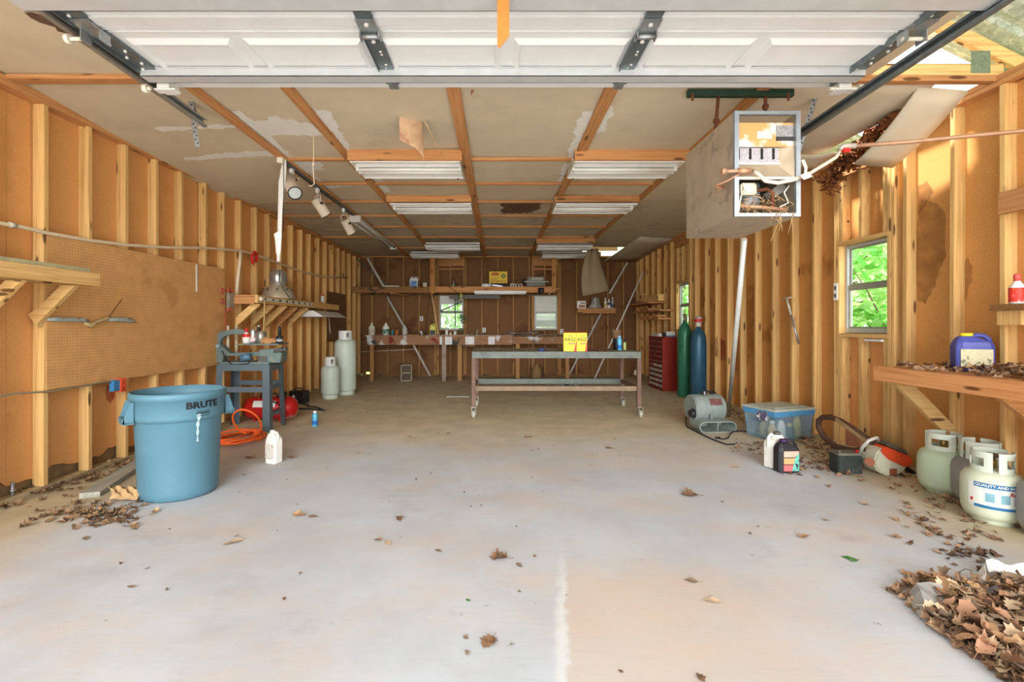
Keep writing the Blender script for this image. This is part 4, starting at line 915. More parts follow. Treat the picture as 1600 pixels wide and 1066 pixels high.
# reflector under the shelf
t = thing('shop_reflector', 'white trough-shaped reflector hanging below the far half of the long shelf', 'reflector', (-3.25, 8.8, 1.46))
pr = [(-3.50, 1.465), (-3.38, 1.57), (-3.16, 1.57), (-2.98, 1.465), (-2.985, 1.46), (-3.165, 1.56), (-3.375, 1.56), (-3.49, 1.46)]
pt(t, MB().prism(pr, 'y', 8.2, 9.45), 'trough', WHT); pt(t, MB().prism([(-3.50, 1.465), (-3.38, 1.57), (-3.16, 1.57), (-2.98, 1.465)], 'y', 8.19, 8.2), 'end_plate', WHT)
pt(t, MB().tube([P(514, 497, 9.0), P(515, 510, 9.0), P(516, 521, 9.0)], .006, 5), 'pull_cord', CRM)
# PVC line along the left studs
PVC = mat('pvc_cream', (232, 214, 184), .45, var=.04)
t = thing('wall_pipe', 'cream pipe sagging along the left wall studs', 'pipe', tuple(WX(200, 381, LX+.02)))
q = [WX(x, y, LX+.016) for x, y in ((-200, 300), (-80, 330), (0, 349), (30, 354), (72, 364), (140, 376), (200, 383), (260, 387), (320, 387.5), (377, 392), (405, 400), (440, 413), (470, 424), (500, 432), (520, 433.5), (543, 434))]
pt(t, MB().tube(q, .0155, 8), 'pipe', PVC)
q = [WX(376, 394, LX+.02), WX(374, 415, LX+.02), WX(371, 440, LX+.02), WX(369.5, 461, LX+.02)]; pt(t, MB().tube(q, .022, 8), 'drop_pipe', PVC)
pt(t, MB().tube([WX(14, 351, LX+.016), WX(24, 353, LX+.016)], .021, 8), 'coupling', mat('pvc_grey', (190, 184, 172), .4))
t = thing('clamp', 'orange plastic clamp hooked over the cream wall pipe', 'clamp', tuple(WX(397, 410, LX+.04)))
pt(t, MB().tube([WX(395, 412, LX+.045), WX(394, 400, LX+.045), WX(398, 394, LX+.045), WX(401, 398, LX+.045), WX(400, 409, LX+.045)], .022, 8), 'jaw', RED); pt(t, MB().cyl(WX(396, 408, LX+.05), WX(396, 414, LX+.05), .012, n=8), 'handle', RED)
for x, y0, y1 in ((356, 509, 578), (369, 509, 575)):
    one(MB().tube([WX(x, y0, LX+.03), WX(x, y1, LX+.03)], .02 if x != 363 else .014, 8), 'standpipe', PVC, {356: 'white standpipe behind the scroll saw, left of the pair', 369: 'white standpipe behind the scroll saw, right of the pair'}[x], 'pipe')
# box of wire holders at the shelf end
t = thing('wire_reel_holder', 'grey plate with red wire holders beside the long shelf end', 'wire holder', tuple(WX(355, 470, LX+.06)))
pt(t, MB().bb(LX+.008, LX+.05, 6.17, 6.27, WX(356, 482, LX).z, WX(356, 457, LX).z), 'plate', mat('plate_grey', (150, 146, 130), .5))
for x, y in ((346, 455), (358, 454), (347, 471), (357, 484)):
    c = WX(x, y, LX+.045); pt(t, MB().tube([c+V(.01, .045*math.cos(a), .028*math.sin(a)) for a in [k*.785 for k in range(8)]], .010, 6, True), 'wire_loop', mat('faded_red', (196, 92, 80), .5))
pt(t, MB().tube([WX(352, 484, LX+.03), WX(351, 500, LX+.04), WX(353, 515, LX+.03)], .006, 5), 'wire', mat('wire_red', (196, 90, 70), .5))
# outlet boxes
t = thing('outlet_box', 'blue outlet box with orange receptacle on the stud left of the grey bin', 'outlet', tuple(WX(188, 602, LX)))
ob = lambda x0, x1, y0, y1, d: MB().bb(LX+.001, LX+d, WX(x0, 600, LX+d).y, WX(x1, 600, LX+d).y, WX(x0, y1, LX+d).z, WX(x0, y0, LX+d).z)
pt(t, ob(178, 188, 595, 612, .045), 'box', mat('blue_box', (60, 130, 180), .5), bevel=.003)
rc = pt(t, ob(188.3, 198, 592, 613, .05), 'receptacle', mat('orange_receptacle', (232, 92, 56), .5), bevel=.003)
for dz in (.03, -.03):
    c = WX(193, 602.5, LX+.052); pt(t, MB().box(c+V(0, 0, dz), (.004, .02, .025)), 'socket', mat('orange_dark', (170, 60, 40), .5), rc)
one(MB().tube([WX(-60, 628, LX+.012), WX(0, 619, LX+.012), WX(25, 615, LX+.012), WX(60, 613, LX+.012), WX(75, 612.5, LX+.012), WX(110, 606, LX+.012), WX(140, 601.5, LX+.012), WX(160, 597, LX+.012), WX(178, 598, LX+.02)], .008, 6), 'wall_cable', mat('grey_cable', (150, 140, 116), .6), 'grey electric cable tacked along the left studs under the pegboard', 'cable')
one(MB().cyl((LX-.045, 3.5, .02), (LX-.045, 3.5, .17), .011, n=8).cyl((LX-.045, 3.5, .1), (LX-.045, 3.5, .115), .022, n=6), 'anchor_bolt', ZN, 'zinc anchor bolt sticking up from the sill at left', 'bolt')
# old plank
PLK = wood('grey_plank', (172, 172, 158), (140, 138, 126), 'y', .2)
a, b = FL(140, 778), FL(226, 722)
one(MB().bar((a+b)/2+V(0, 0, .02)-(b-a)*.5, (a+b)/2+V(0, 0, .02)+(b-a)*.5, .13, .038), 'plank', PLK, 'grey weathered plank lying on the floor beside the grey bin', 'plank')

# ================================================================== grey-blue bin
BIN = mat('bin_blue_grey', (86, 128, 145), .5, var=.05, scale=4, c3=(92, 134, 150), thr3=.6, scale3=5, spec=.4)
bc = on(-2.49, 3.74)
t = thing('trash_can', 'large blue-grey round plastic trash can standing near the left wall', 'trash can', tuple(bc), R(0))
prof = [(.245, .0), (.262, .015), (.266, .06), (.288, .585), (.292, .59), (.302, .592), (.306, .62), (.309, .745), (.322, .75), (.324, .785), (.316, .80), (.303, .80), (.297, .74), (.255, .03), (0, .03)]
MB().lathe(prof, n=64).build('body', BIN, t)
def handle(az):
    h = MB(); Rz = Matrix.Rotation(az, 4, 'Z')
    # gusseted D handle: two webs and a grip shelf
    for s_ in (-1, 1):
        h.prism([(.30, .74), (.325, .74), (.366, .60), (.355, .585), (.30, .592)], 'y', s_*.085-.006, s_*.085+.006)
    h.bb(.298, .366, -.091, .091, .583, .6).bb(.354, .368, -.091, .091, .59, .625)
    h.xf(Rz); return h.build('handle', BIN, t)
handle(R(-135)); handle(R(45))
LET = mat('black_print', (26, 28, 32), .6)
def curved(txt, size, az, z, rr, shear=0, bold=0, sq=1.0):
    f = lambda u, v: (rr*math.cos(az+u*sq/rr), rr*math.sin(az+u*sq/rr), z+v)
    return text_mb(txt, size, f, shear=shear, bold=bold)
curved('BRUTE', .066, R(-27), .705, .3105, 0, .0028, 1.22).build('lettering', LET, t)
sm_ = MB()
for k, (u0, u1) in enumerate(((-.05, .05), (-.05, .05), (-.05, .05))):
    zz = .655-.016*k; n = 8
    vs = [(.3095*math.cos(R(-27)+(u0+(u1-u0)*i/n)/.31), .3095*math.sin(R(-27)+(u0+(u1-u0)*i/n)/.31), zz+d) for d in (0, .004 if k != 1 else .008) for i in range(n+1)]
    sm_.add(vs, [(i, i+1, n+2+i, n+1+i) for i in range(n)])
sm_.build('small_print', LET, t)['kind'] = 'stuff'
dr = MB(); n = 10
pz = [(.64-.21*i/n) for i in range(n+1)]
for i in range(n):
    wv = lambda k: .012*(1-k/n*.6)+.004*math.sin(k*2.1)
    vs = []
    for k in (i, i+1):
        rr = .305 if pz[k] > .592 else .2895-(.59-pz[k])*.042
        for s_ in (-1, 1): vs.append(((rr+.002)*math.cos(R(-33)+s_*wv(k)/.3), (rr+.002)*math.sin(R(-33)+s_*wv(k)/.3), pz[k]))
    dr.add(vs, [(0, 1, 3, 2)])
dr.build('paint_drip', mat('pale_drip', (186, 208, 214), .5), t)

# ================================================================== scroll saw on its stand
STB = mat('stand_blue_grey', (98, 114, 122), .45, .3, var=.08, scale=10)
SAW = mat('saw_green_grey', (112, 130, 128), .5, .3, var=.12, scale=10, c3=(168, 150, 112), thr3=.6, scale3=8)
b0 = on(-3.08, 6.0)
t = thing('saw_stand', 'blue-grey angle-iron stand carrying the scroll saw', 'stand', tuple(b0))
xl, xr, yf, yb, zt = -3.42, -2.78, 5.82, 6.2, .835
pt(t, MB().bb(xl, xr, yf, yb, zt-.012, zt).bb(xl, xr, yf-.004, yf, zt-.075, zt).bb(xl, xr, yb, yb+.004, zt-.075, zt).bb(xr, xr+.004, yf, yb, zt-.075, zt).bb(xl-.004, xl, yf, yb, zt-.075, zt), 'top_frame', STB)
def leg(x, y, sx, sy, mw=.075):
    l_ = MB(); top = V(x, y, zt-.01); bot = V(x+sx*.02, y+sy*.03, fz(x, y))
    l_.bar(bot, top, .004, mw, (0, 0, 1)); 
    l_ = MB(); d = V(sx*.02, sy*.03, fz(x, y)-zt+.01)
    def plate(a, b_):
        vs = [top+V(*a), top+V(*b_), top+V(*b_)+d, top+V(*a)+d]
        e = V(.004, .004, 0); vs2 = [v+V(-sx*.004, -sy*.004, 0) for v in vs]
        l_.add(vs+vs2, [(0, 1, 2, 3), (7, 6, 5, 4), (0, 4, 5, 1), (1, 5, 6, 2), (2, 6, 7, 3), (3, 7, 4, 0)])
    plate((0, 0, 0), (-sx*mw, 0, 0)); plate((0, 0, 0), (0, -sy*mw, 0))
    return pt(t, l_, 'leg', STB)
leg(xl, yf, -1, -1); leg(xr, yf, 1, -1, .085); leg(xl, yb, -1, 1); leg(xr, yb, 1, 1, .06)
pt(t, MB().bb(xl, xr, yf-.012, yf-.006, .50, .565), 'rail', STB); pt(t, MB().bb(xl, xr, yb+.01, yb+.016, .54, .60), 'rail', STB)
pt(t, MB().bb(xr+.004, xr+.01, yf, yb, .53, .58), 'rail', STB); pt(t, MB().bb(xr+.012, xr+.016, yf, yb, .20, .25), 'rail', STB)
t = thing('scroll_saw', 'dusty grey-green scroll saw cluttered with cans and sandpaper', 'saw', (-3.1, 6.0, zt))
SY = 6.0
pt(t, MB().bb(-3.42, -2.8, 5.86, 6.14, zt, zt+.03), 'base', SAW, bevel=.008)
ex = lambda pts, y0, y1: MB().prism([((px-777)*SY/FPX, EYE-(py-508)*SY/FPX) for px, py in pts], 'y', y0, y1)
pt(t, ex([(332, 566), (334, 545), (337, 537), (345, 537), (362, 552), (400, 550), (422, 546), (440, 543), (443, 566), (420, 566), (417, 556), (352, 556), (350, 566)], 5.96, 6.06), 'lower_arm', SAW, bevel=.006)
pt(t, ex([(335, 540), (337, 526), (342, 520), (352, 517), (368, 514), (380, 515), (388, 519), (380, 523), (366, 522), (352, 525), (346, 530), (345, 540)], 5.98, 6.05), 'upper_arm', SAW, bevel=.008)
pt(t, MB().cyl(P(340, 541, 5.9), P(340, 541, 6.1), .025, n=12), 'pivot', SAW)
tb = pt(t, MB().bb((379-777)*SY/FPX, (444-777)*SY/FPX, 5.84, 6.14, 1.075, 1.092), 'table', SAW, bevel=.003)
pt(t, ex([(410, 566), (411, 546), (440, 544), (446, 552), (443, 566)], 5.9, 6.08), 'blade_housing', SAW, bevel=.008)
pt(t, ex([(410, 556), (423, 556), (423, 566), (410, 566)], 5.885, 5.9), 'plate', mat('dark_grey', (90, 88, 84), .5))
pt(t, MB().cyl(P(376, 560, 5.88), P(392, 557, 5.9), .045, n=14), 'motor', mat('motor_blue', (92, 128, 150), .5, .2))
pt(t, MB().tube([P(347, 548, 5.9), P(352, 560, 5.88), P(362, 570, 5.84), P(375, 570, 5.84), P(388, 568, 5.85), P(396, 560, 5.86)], .006, 6), 'cord', BLK)
pt(t, MB().cyl(P(428, 549, 5.86), P(446, 546, 5.88), .02, n=10).cyl(P(444, 546, 5.88), P(448, 545, 5.88), .03, n=10), 'clamp_knob', mat('dark_grey', (90, 88, 84), .5))
zt2 = 1.092
bottle('glue_bottle', 'red and white glue bottle on the scroll saw table', 'bottle', (P(385, 0, 5.93).x, 5.93, zt2), .044, .19, PLW, .05, RED, lab=(.55, .85), labm=RED, neck=.35)
bottle('can', 'slim silver and red can beside the red and white glue bottle', 'can', (P(395.5, 0, 5.98).x, 5.98, zt2), .036, .175, ALU, .01, ALU, lab=(.1, .5), labm=LBLR, neck=1)
bottle('tin', 'plain grey tin on the scroll saw table', 'tin', (P(408, 0, 5.98).x, 5.98, zt2), .062, .15, mat('dull_tin', (150, 148, 140), .4, .7), .008, ALU, neck=1)
bottle('nozzle_tube', 'black capped tube standing on the grey tin', 'tube', (P(404.5, 0, 5.98).x, 5.98, zt2+.15), .018, .08, BLK, .03, mat('steel_cap', (190, 186, 176), .3, .7), neck=.8)
g = grid(P(407, 537, 5.86), P(430, 536, 5.88), P(411, 527, 5.98), P(432, 531, 6.0), 5, 5, lambda u, v: (0, 0, .035*math.sin(3.2*u)*math.sin(2.2*v+.4)+.01*math.sin(9*v)))
one(MB().sheet(g, .004, False), 'sandpaper', mat('sandpaper_tan', (196, 144, 96), .9, var=.15, scale=60), 'crumpled sheet of tan sandpaper on the scroll saw table', 'sandpaper')
bottle('oiler', 'black bottle with a long conical spout on the scroll saw table', 'bottle', (P(437, 0, 5.95).x, 5.95, zt2), .042, .21, BLK, .1, BLK, lab=(.2, .5), labm=mat('grey_label', (150, 156, 160), .5), neck=.4)

# ================================================================== floor things on the left
TNK = mat('red_tank', (196, 34, 30), .4, .1, var=.08, scale=6, c3=(206, 190, 180), thr3=.62, scale3=5)
p = FL(414, 662); ty = 6.5; tz = fz(-3.1, ty)+.17
t = thing('air_tank', 'red portable air tank lying under the saw stand', 'air tank', (-3.08, ty, fz(-3.1, ty)))
prof = [(0, -.36), (.06, -.355), (.12, -.32), (.15, -.26), (.15, .26), (.12, .32), (.06, .355), (0, .36)]
tk = MB().lathe(prof, n=28, cap=False).xf(Matrix.Translation((-3.08, ty, tz)) @ Matrix.Rotation(R(90), 4, 'Y')); to = pt(t, tk, 'tank', TNK)
vs = [( -3.26+.3*i/4, ty-.152*math.cos(a), tz+.152*math.sin(a)) for a in (.2, .5, .8) for i in range(5)]
pt(t, MB().add(vs, [(r_*5+i, r_*5+i+1, (r_+1)*5+i+1, (r_+1)*5+i) for r_ in range(2) for i in range(4)]), 'paper_label', PLW, to)
for x in (-3.26, -2.92): pt(t, MB().bb(x-.012, x+.012, ty-.1, ty+.1, tz-.17, tz-.125), 'foot', TNK)
pt(t, MB().tube([(-3.2, ty-.05, tz+.14), (-3.18, ty-.05, tz+.2), (-2.98, ty-.05, tz+.2), (-2.96, ty-.05, tz+.14)], .012, 8), 'handle', BLK)
pt(t, MB().cyl((-2.86, ty-.08, tz+.12), (-2.86, ty-.08, tz+.2), .02, n=8).cyl((-2.86, ty-.12, tz+.2), (-2.86, ty-.06, tz+.2), .03, n=12), 'gauge', BLK)
pt(t, MB().tube([(-2.9+.11*math.cos(a)-.1, ty-.17, tz+.05+.06*math.sin(a)) for a in [i*.5 for i in range(13)]], .007, 6), 'hose', BLK)
HO = mat('orange_air_hose', (255, 112, 44), .45, var=.05)
pts = []; c = FL(374, 690); r = random.Random(3)
for k in range(96):
    a = k*.32; rr = .2+.05*math.sin(k*.23)+.02*r.random(); pts.append(V(c.x+rr*math.cos(a)*1.0+.05*math.sin(k*.11), c.y+rr*1.35*math.sin(a)+.1*math.sin(k*.07), fz(c.x, c.y)+.012+.0007*k+.012*abs(math.sin(k*.9))))
c2 = FL(380, 694)
top = [V(c2.x+.15*math.sin(a), c2.y+.10*math.cos(a)+.08, .06+c2.z+.16-.16*math.cos(a)) for a in [i*.35 for i in range(20)]]
one(MB().tube(pts+[V(c2.x, c2.y+.2, c2.z+.08)]+top, .0115, 7), 'air_hose', HO, 'orange air hose coiled on the floor behind the grey bin', 'hose')
jug('jug', 'tall white jug with a pale label standing alone on the floor at left', tuple(FL(428, 723)), .125, .11, .31, PLW, WHT, R(-20), mat('faint_label', (216, 208, 196), .6, c2=(170, 150, 130), thr=.56, scale=60))
spray_can('spray_can', 'blue and white spray can standing alone on the floor at left', tuple(FL(492, 666)), .036, .2, mat('can_blue', (96, 184, 218), .35, .2), WHT, labm=mat('can_label_blue', (40, 110, 190), .5))
bx_ = on(-3.3, 7.95)
t = thing('battery_charger', 'black box with a small white sticker against the left studs', 'box', tuple(bx_), R(-8))
MB().bb(-.13, .13, -.1, .1, 0, .21).build('case', BLK, t, bevel=.01); MB().box((-.04, -.101, .12), (.045, .004, .045), m=Matrix.Rotation(R(35), 3, 'Y')).build('sticker', PLW, t)
MB().tube([(-.08, 0, .2), (-.06, 0, .25), (.06, 0, .25), (.08, 0, .2)], .01, 6).build('handle', BLK, t)
for k, (x0, y0, x1, y1) in enumerate(((455, 632, 482, 634), (462, 640, 508, 643), (480, 636, 503, 641))):
    a, b = FL(x0, y0), FL(x1, y1); md = (a+b)/2+V(0, .06, 0)
    one(MB().tube([a+V(0, 0, .012), md+V(0, 0, .012), b+V(0, 0, .012)], .011, 6), 'floor_cable', BLK, ('short black cable by the black box', 'black tool lead lying behind the blue spray can', 'thin black rod lying behind the blue spray can')[k], 'cable')
CYLP = mat('tank_pale_green', (206, 218, 204), .4, var=.05, scale=4, c3=(196, 190, 160), thr3=.64, scale3=3)
def lpcyl(label, loc, r, hb, hc, foot=.06):
    t = thing('propane_cylinder', label, 'gas cylinder', loc)
    MB().lathe([(r*.5, foot*.9), (r*.9, foot+.01), (r, foot+.06), (r, hb-r*.6), (r*.93, hb-r*.28), (r*.7, hb-r*.08), (r*.3, hb), (0, hb)], n=36).build('body', CYLP, t)
    MB().lathe([(r*.82, 0), (r*.86, .01), (r*.86, foot+.03), (r*.83, foot+.03)], n=36, cap=False).build('foot_ring', CYLP, t)
    c = MB(); n = 28; rc = r*.62
    for i in range(n):
        a0, a1 = 2*math.pi*i/n, 2*math.pi*(i+1)/n
        if i % 7 in (2, 3): zs = [(hb-.03, hb+.02), (hc-.035, hc)]
        else: zs = [(hb-.03, hc)]
        for z0, z1 in zs:
            vs = [(q*math.cos(a), q*math.sin(a), z) for q in (rc, rc-.006) for a in (a0, a1) for z in (z0, z1)]
            c.add(vs, [(0, 1, 3, 2), (4, 6, 7, 5), (1, 5, 7, 3), (0, 2, 6, 4), (0, 4, 5, 1), (2, 3, 7, 6)])
    c.build('collar', WHT, t)
    MB().lathe([(.02, hb-.01), (.02, hb+.05), (.035, hb+.06), (.035, hb+.085), (.0, hb+.09)], n=10).build('valve', mat('brass', (176, 146, 84), .4, .7), t)
    return t
lpcyl('tall pale-green propane cylinder in the far left corner', (-2.89, 9.08, 0), .2, 1.06, 1.21)
lpcyl('shorter pale propane cylinder in front of the tall one', (-2.98, 8.52, fz(-2.98, 8.52)), .158, .60, .735)

# ================================================================== BACK WALL
PAINTW = wood('paint_smeared_bench', (160, 118, 84), (118, 84, 58), 'x', .2, .05, .7, stain=((206, 206, 204), 3.2, .55))
def add_blot(m, col, sc, th):
    nt = m.node_tree; N = nt.nodes; L = nt.links; b = N['Principled BSDF']; src = b.inputs['Base Color'].links[0].from_socket
    tc = N.new('ShaderNodeTexCoord'); n = N.new('ShaderNodeTexNoise'); n.inputs['Scale'].default_value = sc; n.inputs['Detail'].default_value = 4; L.new(tc.outputs['Object'], n.inputs['Vector'])
    r_ = N.new('ShaderNodeMapRange'); r_.inputs[1].default_value = th; r_.inputs[2].default_value = th+.05; L.new(n.outputs['Fac'], r_.inputs[0])
    mx = N.new('ShaderNodeMix'); mx.data_type = 'RGBA'; L.new(r_.outputs[0], mx.inputs['Factor']); L.new(src, mx.inputs['A']); mx.inputs['B'].default_value = srgb(*col); L.new(mx.outputs['Result'], b.inputs['Base Color'])
add_blot(PAINTW, (130, 44, 42), 2.6, .60); add_blot(PAINTW, (62, 64, 60), 2.1, .60)
B = lambda px, py, Z=11.2: P(px, py, Z)
wbn = thing('workbench', 'long paint-spattered wooden workbench built along the back wall', 'workbench', (-.75, 11.7, 0))
YB0, YB1 = 11.2, 12.34
xa, xb = B(573, 0).x, B(882, 0).x
xm = B(800, 0).x
pt(wbn, MB().bb(xa, xm, YB0, YB0+.04, .855, 1.05), 'fascia', PAINTW, bevel=.004); pt(wbn, MB().bb(xm+.005, xb, YB0, YB0+.04, .875, 1.075), 'fascia', PAINTW, bevel=.004)
for k, (y0, y1) in enumerate(((0, .36), (.365, .73), (.735, 1.13))): pt(wbn, MB().bb(xa-.03, xb, YB0+y0, YB0+y1, 1.05, 1.08), 'bench_board', PAINTW, bevel=.003)
for px, wd in ((580, .09), (693.5, .1), (718, .1), (809, .09), (887, .09)):
    x = B(px, 0).x; pt(wbn, MB().bb(x-wd/2, x+wd/2, YB0+.045, YB0+.1, 0, 1.05), 'leg', BWZ if px != 693.5 else mat('whitewashed_post', (156, 140, 124), .8, var=.25, scale=8), bevel=.004)
for x in (-2.6, -1.0, .6): pt(wbn, MB().bb(x-.02, x+.02, YB0+.05, YB1, .9, 1.04), 'joist', OWY)
for x0, x1 in ((687, 691), (695.5, 706.5), (727, 741), (763, 773)):
    pt(wbn, MB().bb(B(x0, 0).x, B(x1, 0).x, YB0-.004, YB0, .862, 1.048), 'paint_patch', mat('white_paint_patch', (222, 222, 222), .7, var=.12, scale=12))
pt(wbn, MB().bb(B(668, 0).x, B(800, 0).x, YB0-.006, YB0+.3, 1.0805, 1.083), 'paint_spill', mat('white_paint_patch', (222, 222, 222), .7))
pt(wbn, MB().bb(B(719, 0).x, B(742, 0).x, YB0-.03, YB0, .82, .855), 'cleat', BWX)
# clutter on the bench
zb = 1.081
def bx_at(px, y, dz=0): return (P(px, 0, y).x, y, zb+dz)
CLR = mat('cloudy_bottle', (188, 190, 176), .35, var=.08); SHNE = 'round bottles on the back bench'
bottle('jug', 'cream round-shouldered jug at the far left end of the back bench', 'jug', bx_at(581, 11.4), .078, .29, mat('cream_jug', (214, 208, 180), .5), .03, PLW, neck=.3, lab=(.1, .55), labm=mat('tan_label', (196, 190, 160), .6))
bottle('jug', 'white jug with a green label on the back bench', 'jug', bx_at(603, 11.4), .082, .29, PLW, .03, WHT, neck=.3, lab=(.1, .55), labm=LBLG)
bottle('can', 'small teal can on the back bench', 'can', bx_at(613.5, 11.35), .036, .12, mat('teal_can', (40, 120, 120), .5), .01, WHT, neck=1)
bottle('can', 'small orange-brown can on the back bench', 'can', bx_at(620, 11.35), .042, .125, mat('orange_can', (178, 104, 48), .5, var=.15), .01, ORG, neck=1)
bottle('bottle', 'clear round bottle beside the foot of the leaning strip', 'bottle', bx_at(632.5, 11.4), .06, .24, CLR, .03, CLR, neck=.35)
jug('jug', 'yellow jug with a dark bottom half on the back bench', bx_at(676.5, 11.4), .15, .12, .28, mat('yellow_jug', (214, 204, 90), .5), BLK, 0, mat('navy_label', (38, 42, 58), .5), lz=(.02, .42))
bottle('bottle', 'slim cream bottle standing below the left back window', 'bottle', bx_at(698, 11.45), .033, .2, PLW, .06, CRM, neck=.3)
bottle('cup', 'small white cup below the left back window', 'cup', bx_at(711, 11.4), .035, .1, OFFW, .012, WHT, neck=1)
bottle('cup', 'tiny white pot beside the slim cream bottle', 'cup', bx_at(704, 11.35), .024, .06, OFFW, .012, WHT, neck=1)
one(MB().lathe([(.0, .0), (.07, .0), (.075, .02), (.05, .045), (0, .05)], bx_at(592, 11.4), 10, 1.2, .7), 'rag_lump', mat('rust_rag', (130, 84, 62), .9, var=.3), 'brown rag lump between two jugs on the back bench', 'rag')
one(MB().bb(bx_at(643, 11.3)[0]-.14, bx_at(643, 11.3)[0]+.16, 11.25, 11.4, zb, zb+.018), 'wood_scrap', BWX, 'flat wood scrap lying on the back bench', 'wood scrap')
t = thing('faucet_fitting', 'small metal fitting on the bench between the two back windows', 'fitting', bx_at(745, 11.4))
MB().tube([(0, 0, 0), (0, 0, .05), (.02, 0, .1), (.01, 0, .13)], .01, 6).build('stem', ZN, t); MB().lathe([(.03, 0), (.03, .02), (.015, .035)], n=10).build('base', ZN, t)
for k, (px, dz, s_) in enumerate(((731, 0, .03), (737, 0, .04), (753, 0, .03))):
    one(MB().box((bx_at(px, 11.35)[0], 11.35, zb+s_/2), (s_*1.6, s_, s_), .4*k), 'small_part', mat('part_grey', (120, 116, 104), .6, var=.2), ('small grey part nearest the white cup on the back bench', 'small grey block left of the metal fitting on the back bench', 'small grey part right of the metal fitting on the back bench')[k], 'part')
g = grid(bx_at(795, 11.24, .02), bx_at(840, 11.24, .03), bx_at(792, 11.6, .03), bx_at(842, 11.6, .03), 6, 10, lambda u, v: (0, 0, .05*math.sin(8*v+2*u)*math.sin(3.1*u)+.02))
one(MB().sheet(g, .006), 'rag', mat('paint_rag', (136, 132, 122), .9, var=.3, scale=14, c2=(214, 212, 208), thr=.56), 'paint-stained rag heaped on the bench left of the right back window', 'rag')

# shelf above
usz0, usz1, YS = 2.105, 2.255, 11.6
us = thing('wall_shelf', 'long timber shelf across the back wall hung from two posts', 'shelf', (-1.1, 11.95, 2.1))
x0, x1, x2, x3 = LX+.0, P(670, 0, YS).x, P(678, 0, YS).x, P(869, 0, YS).x
pt(us, MB().bb(x0, x1, YS, YS+.04, usz0, usz1), 'fascia', BWX, bevel=.004); pt(us, MB().bb(x1+.01, x3, YS+.003, YS+.043, usz0+.005, usz1), 'fascia', OWX, bevel=.004)
for k in range(2): pt(us, MB().bb(x0, x3, YS+.045+.36*k, YS+.4+.36*k, usz1-.04, usz1-.005), 'shelf_board', BWX)
pt(us, MB().bb(x0, x3, BY-.04, BY-.002, usz0-.02, usz1-.042), 'ledger', BWX)
for px in (675.5, 866): 
    x = P(px, 0, YS-.05).x; pt(us, MB().bb(x-.055, x+.055, YS-.05, YS-.004, usz0-.02 if px < 700 else usz0+.02, TOP-.005), 'post', OWZ, bevel=.004)
pt(us, MB().bar(P(612, 458, 11.7), P(633, 462, 12.3), .09, .04), 'cross_board', OWY)
zs = usz1-.004
def sh(px, y=11.8): return (P(px, 0, y).x, y, zs)
jug('jug', 'white jug with a blue label on the high back shelf', sh(646.5), .2, .13, .26, PLW, PLW, 0, LBLB, handle='side', lz=(.05, .6))
bottle('cup', 'pale paper cup on the high back shelf beside the jug', 'cup', sh(664, 11.75), .055, .12, mat('paper_cup', (214, 206, 176), .6, var=.1), .01, OFFW, neck=1)
bottle('flask', 'slim grey flask on the high back shelf left of centre', 'flask', sh(709-.5), .035, .16, mat('flask_grey', (150, 150, 130), .4, .3), .04, ZN, neck=.6)
one(MB().bb(sh(722)[0]-.09, sh(722)[0]+.09, 11.75, 11.9, zs, zs+.035), 'flat_box', mat('tan_tray', (150, 120, 84), .7, var=.2), 'flat tan tray on the high back shelf left of the yellow box', 'tray')
t = thing('tool_case', 'low dark case on the high back shelf under the yellow box', 'case', sh(778, 12.0)); MB().bb(-.28, .22, -.1, .1, 0, .115).build('body', mat('dark_case', (58, 50, 44), .7), t, bevel=.006); MB().bb(-.1, .04, -.105, -.1, .04, .07).build('latch', ZND, t)
YBX = mat('yellow_box', (240, 200, 52), .55, var=.03)
p = P(778.5, 441, 12.0); hw, hh = 14.2*12/746, 18*12/746
t = thing('yellow_box', 'yellow cardboard box with a red oval and green mark, up on the shelf', 'box', (p.x, 12.0, zs+.115))
MB().bb(-hw, hw, -.08, .08, 0, hh).build('carton', YBX, t)
def disc(cx, cz, rx, rz, y, n=20): return MB().add([(cx+rx*math.cos(2*math.pi*i/n), y, cz+rz*math.sin(2*math.pi*i/n)) for i in range(n)], [tuple(range(n))])
ov = disc(-.075, hh*.78, .1, .035, -.0815).build('red_oval', mat('print_red', (190, 54, 40), .6), t)
MB().bb(-.14, -.01, -.0835, -.082, hh*.765, hh*.795).build('white_stripe', mat('print_pale', (240, 210, 170), .6), ov)
gm = MB(); r = random.Random(4)
n = 14; gm.add([(.13+(.06 if i % 2 else .045)*math.cos(2*math.pi*i/n), -.0815, hh*.6+(.06 if i % 2 else .045)*math.sin(2*math.pi*i/n)) for i in range(n)], [tuple(range(n))]); gmo = gm.build('green_mark', mat('print_green', (38, 110, 60), .6), t)
disc(.135, hh*.6, .022, .022, -.083).build('pale_dot', mat('print_pale', (240, 210, 170), .6), gmo)
MB().bb(-.2, -.02, -.0815, -.08, hh*.33, hh*.42).build('print_line', mat('print_orange', (206, 140, 44), .6), t); MB().bb(-.2, .2, -.0815, -.08, hh*.12, hh*.22).build('print_line', mat('print_orange', (206, 140, 44), .6), t)
t = thing('outlet_strip', 'short white outlet strip on the high back shelf in front of the case', 'outlet strip', sh(759.5, 11.68)); MB().bb(-.1, .1, -.025, .025, 0, .075).build('body', PLW, t, bevel=.004)
for x in (-.06, .06): MB().cyl((x, -.0255, .04), (x, -.03, .04), .014, n=10).build('outlet', BLK, t)
t = thing('pruning_saw', 'grey tool lying on the high back shelf right of the outlet strip', 'tool', sh(775, 11.68)); MB().bar((-.12, 0, .05), (.16, 0, .012), .03, .03).build('blade', ZN, t); MB().bar((-.16, 0, .055), (-.08, 0, .04), .035, .045).build('handle', mat('dull_grey', (140, 140, 134), .5), t)
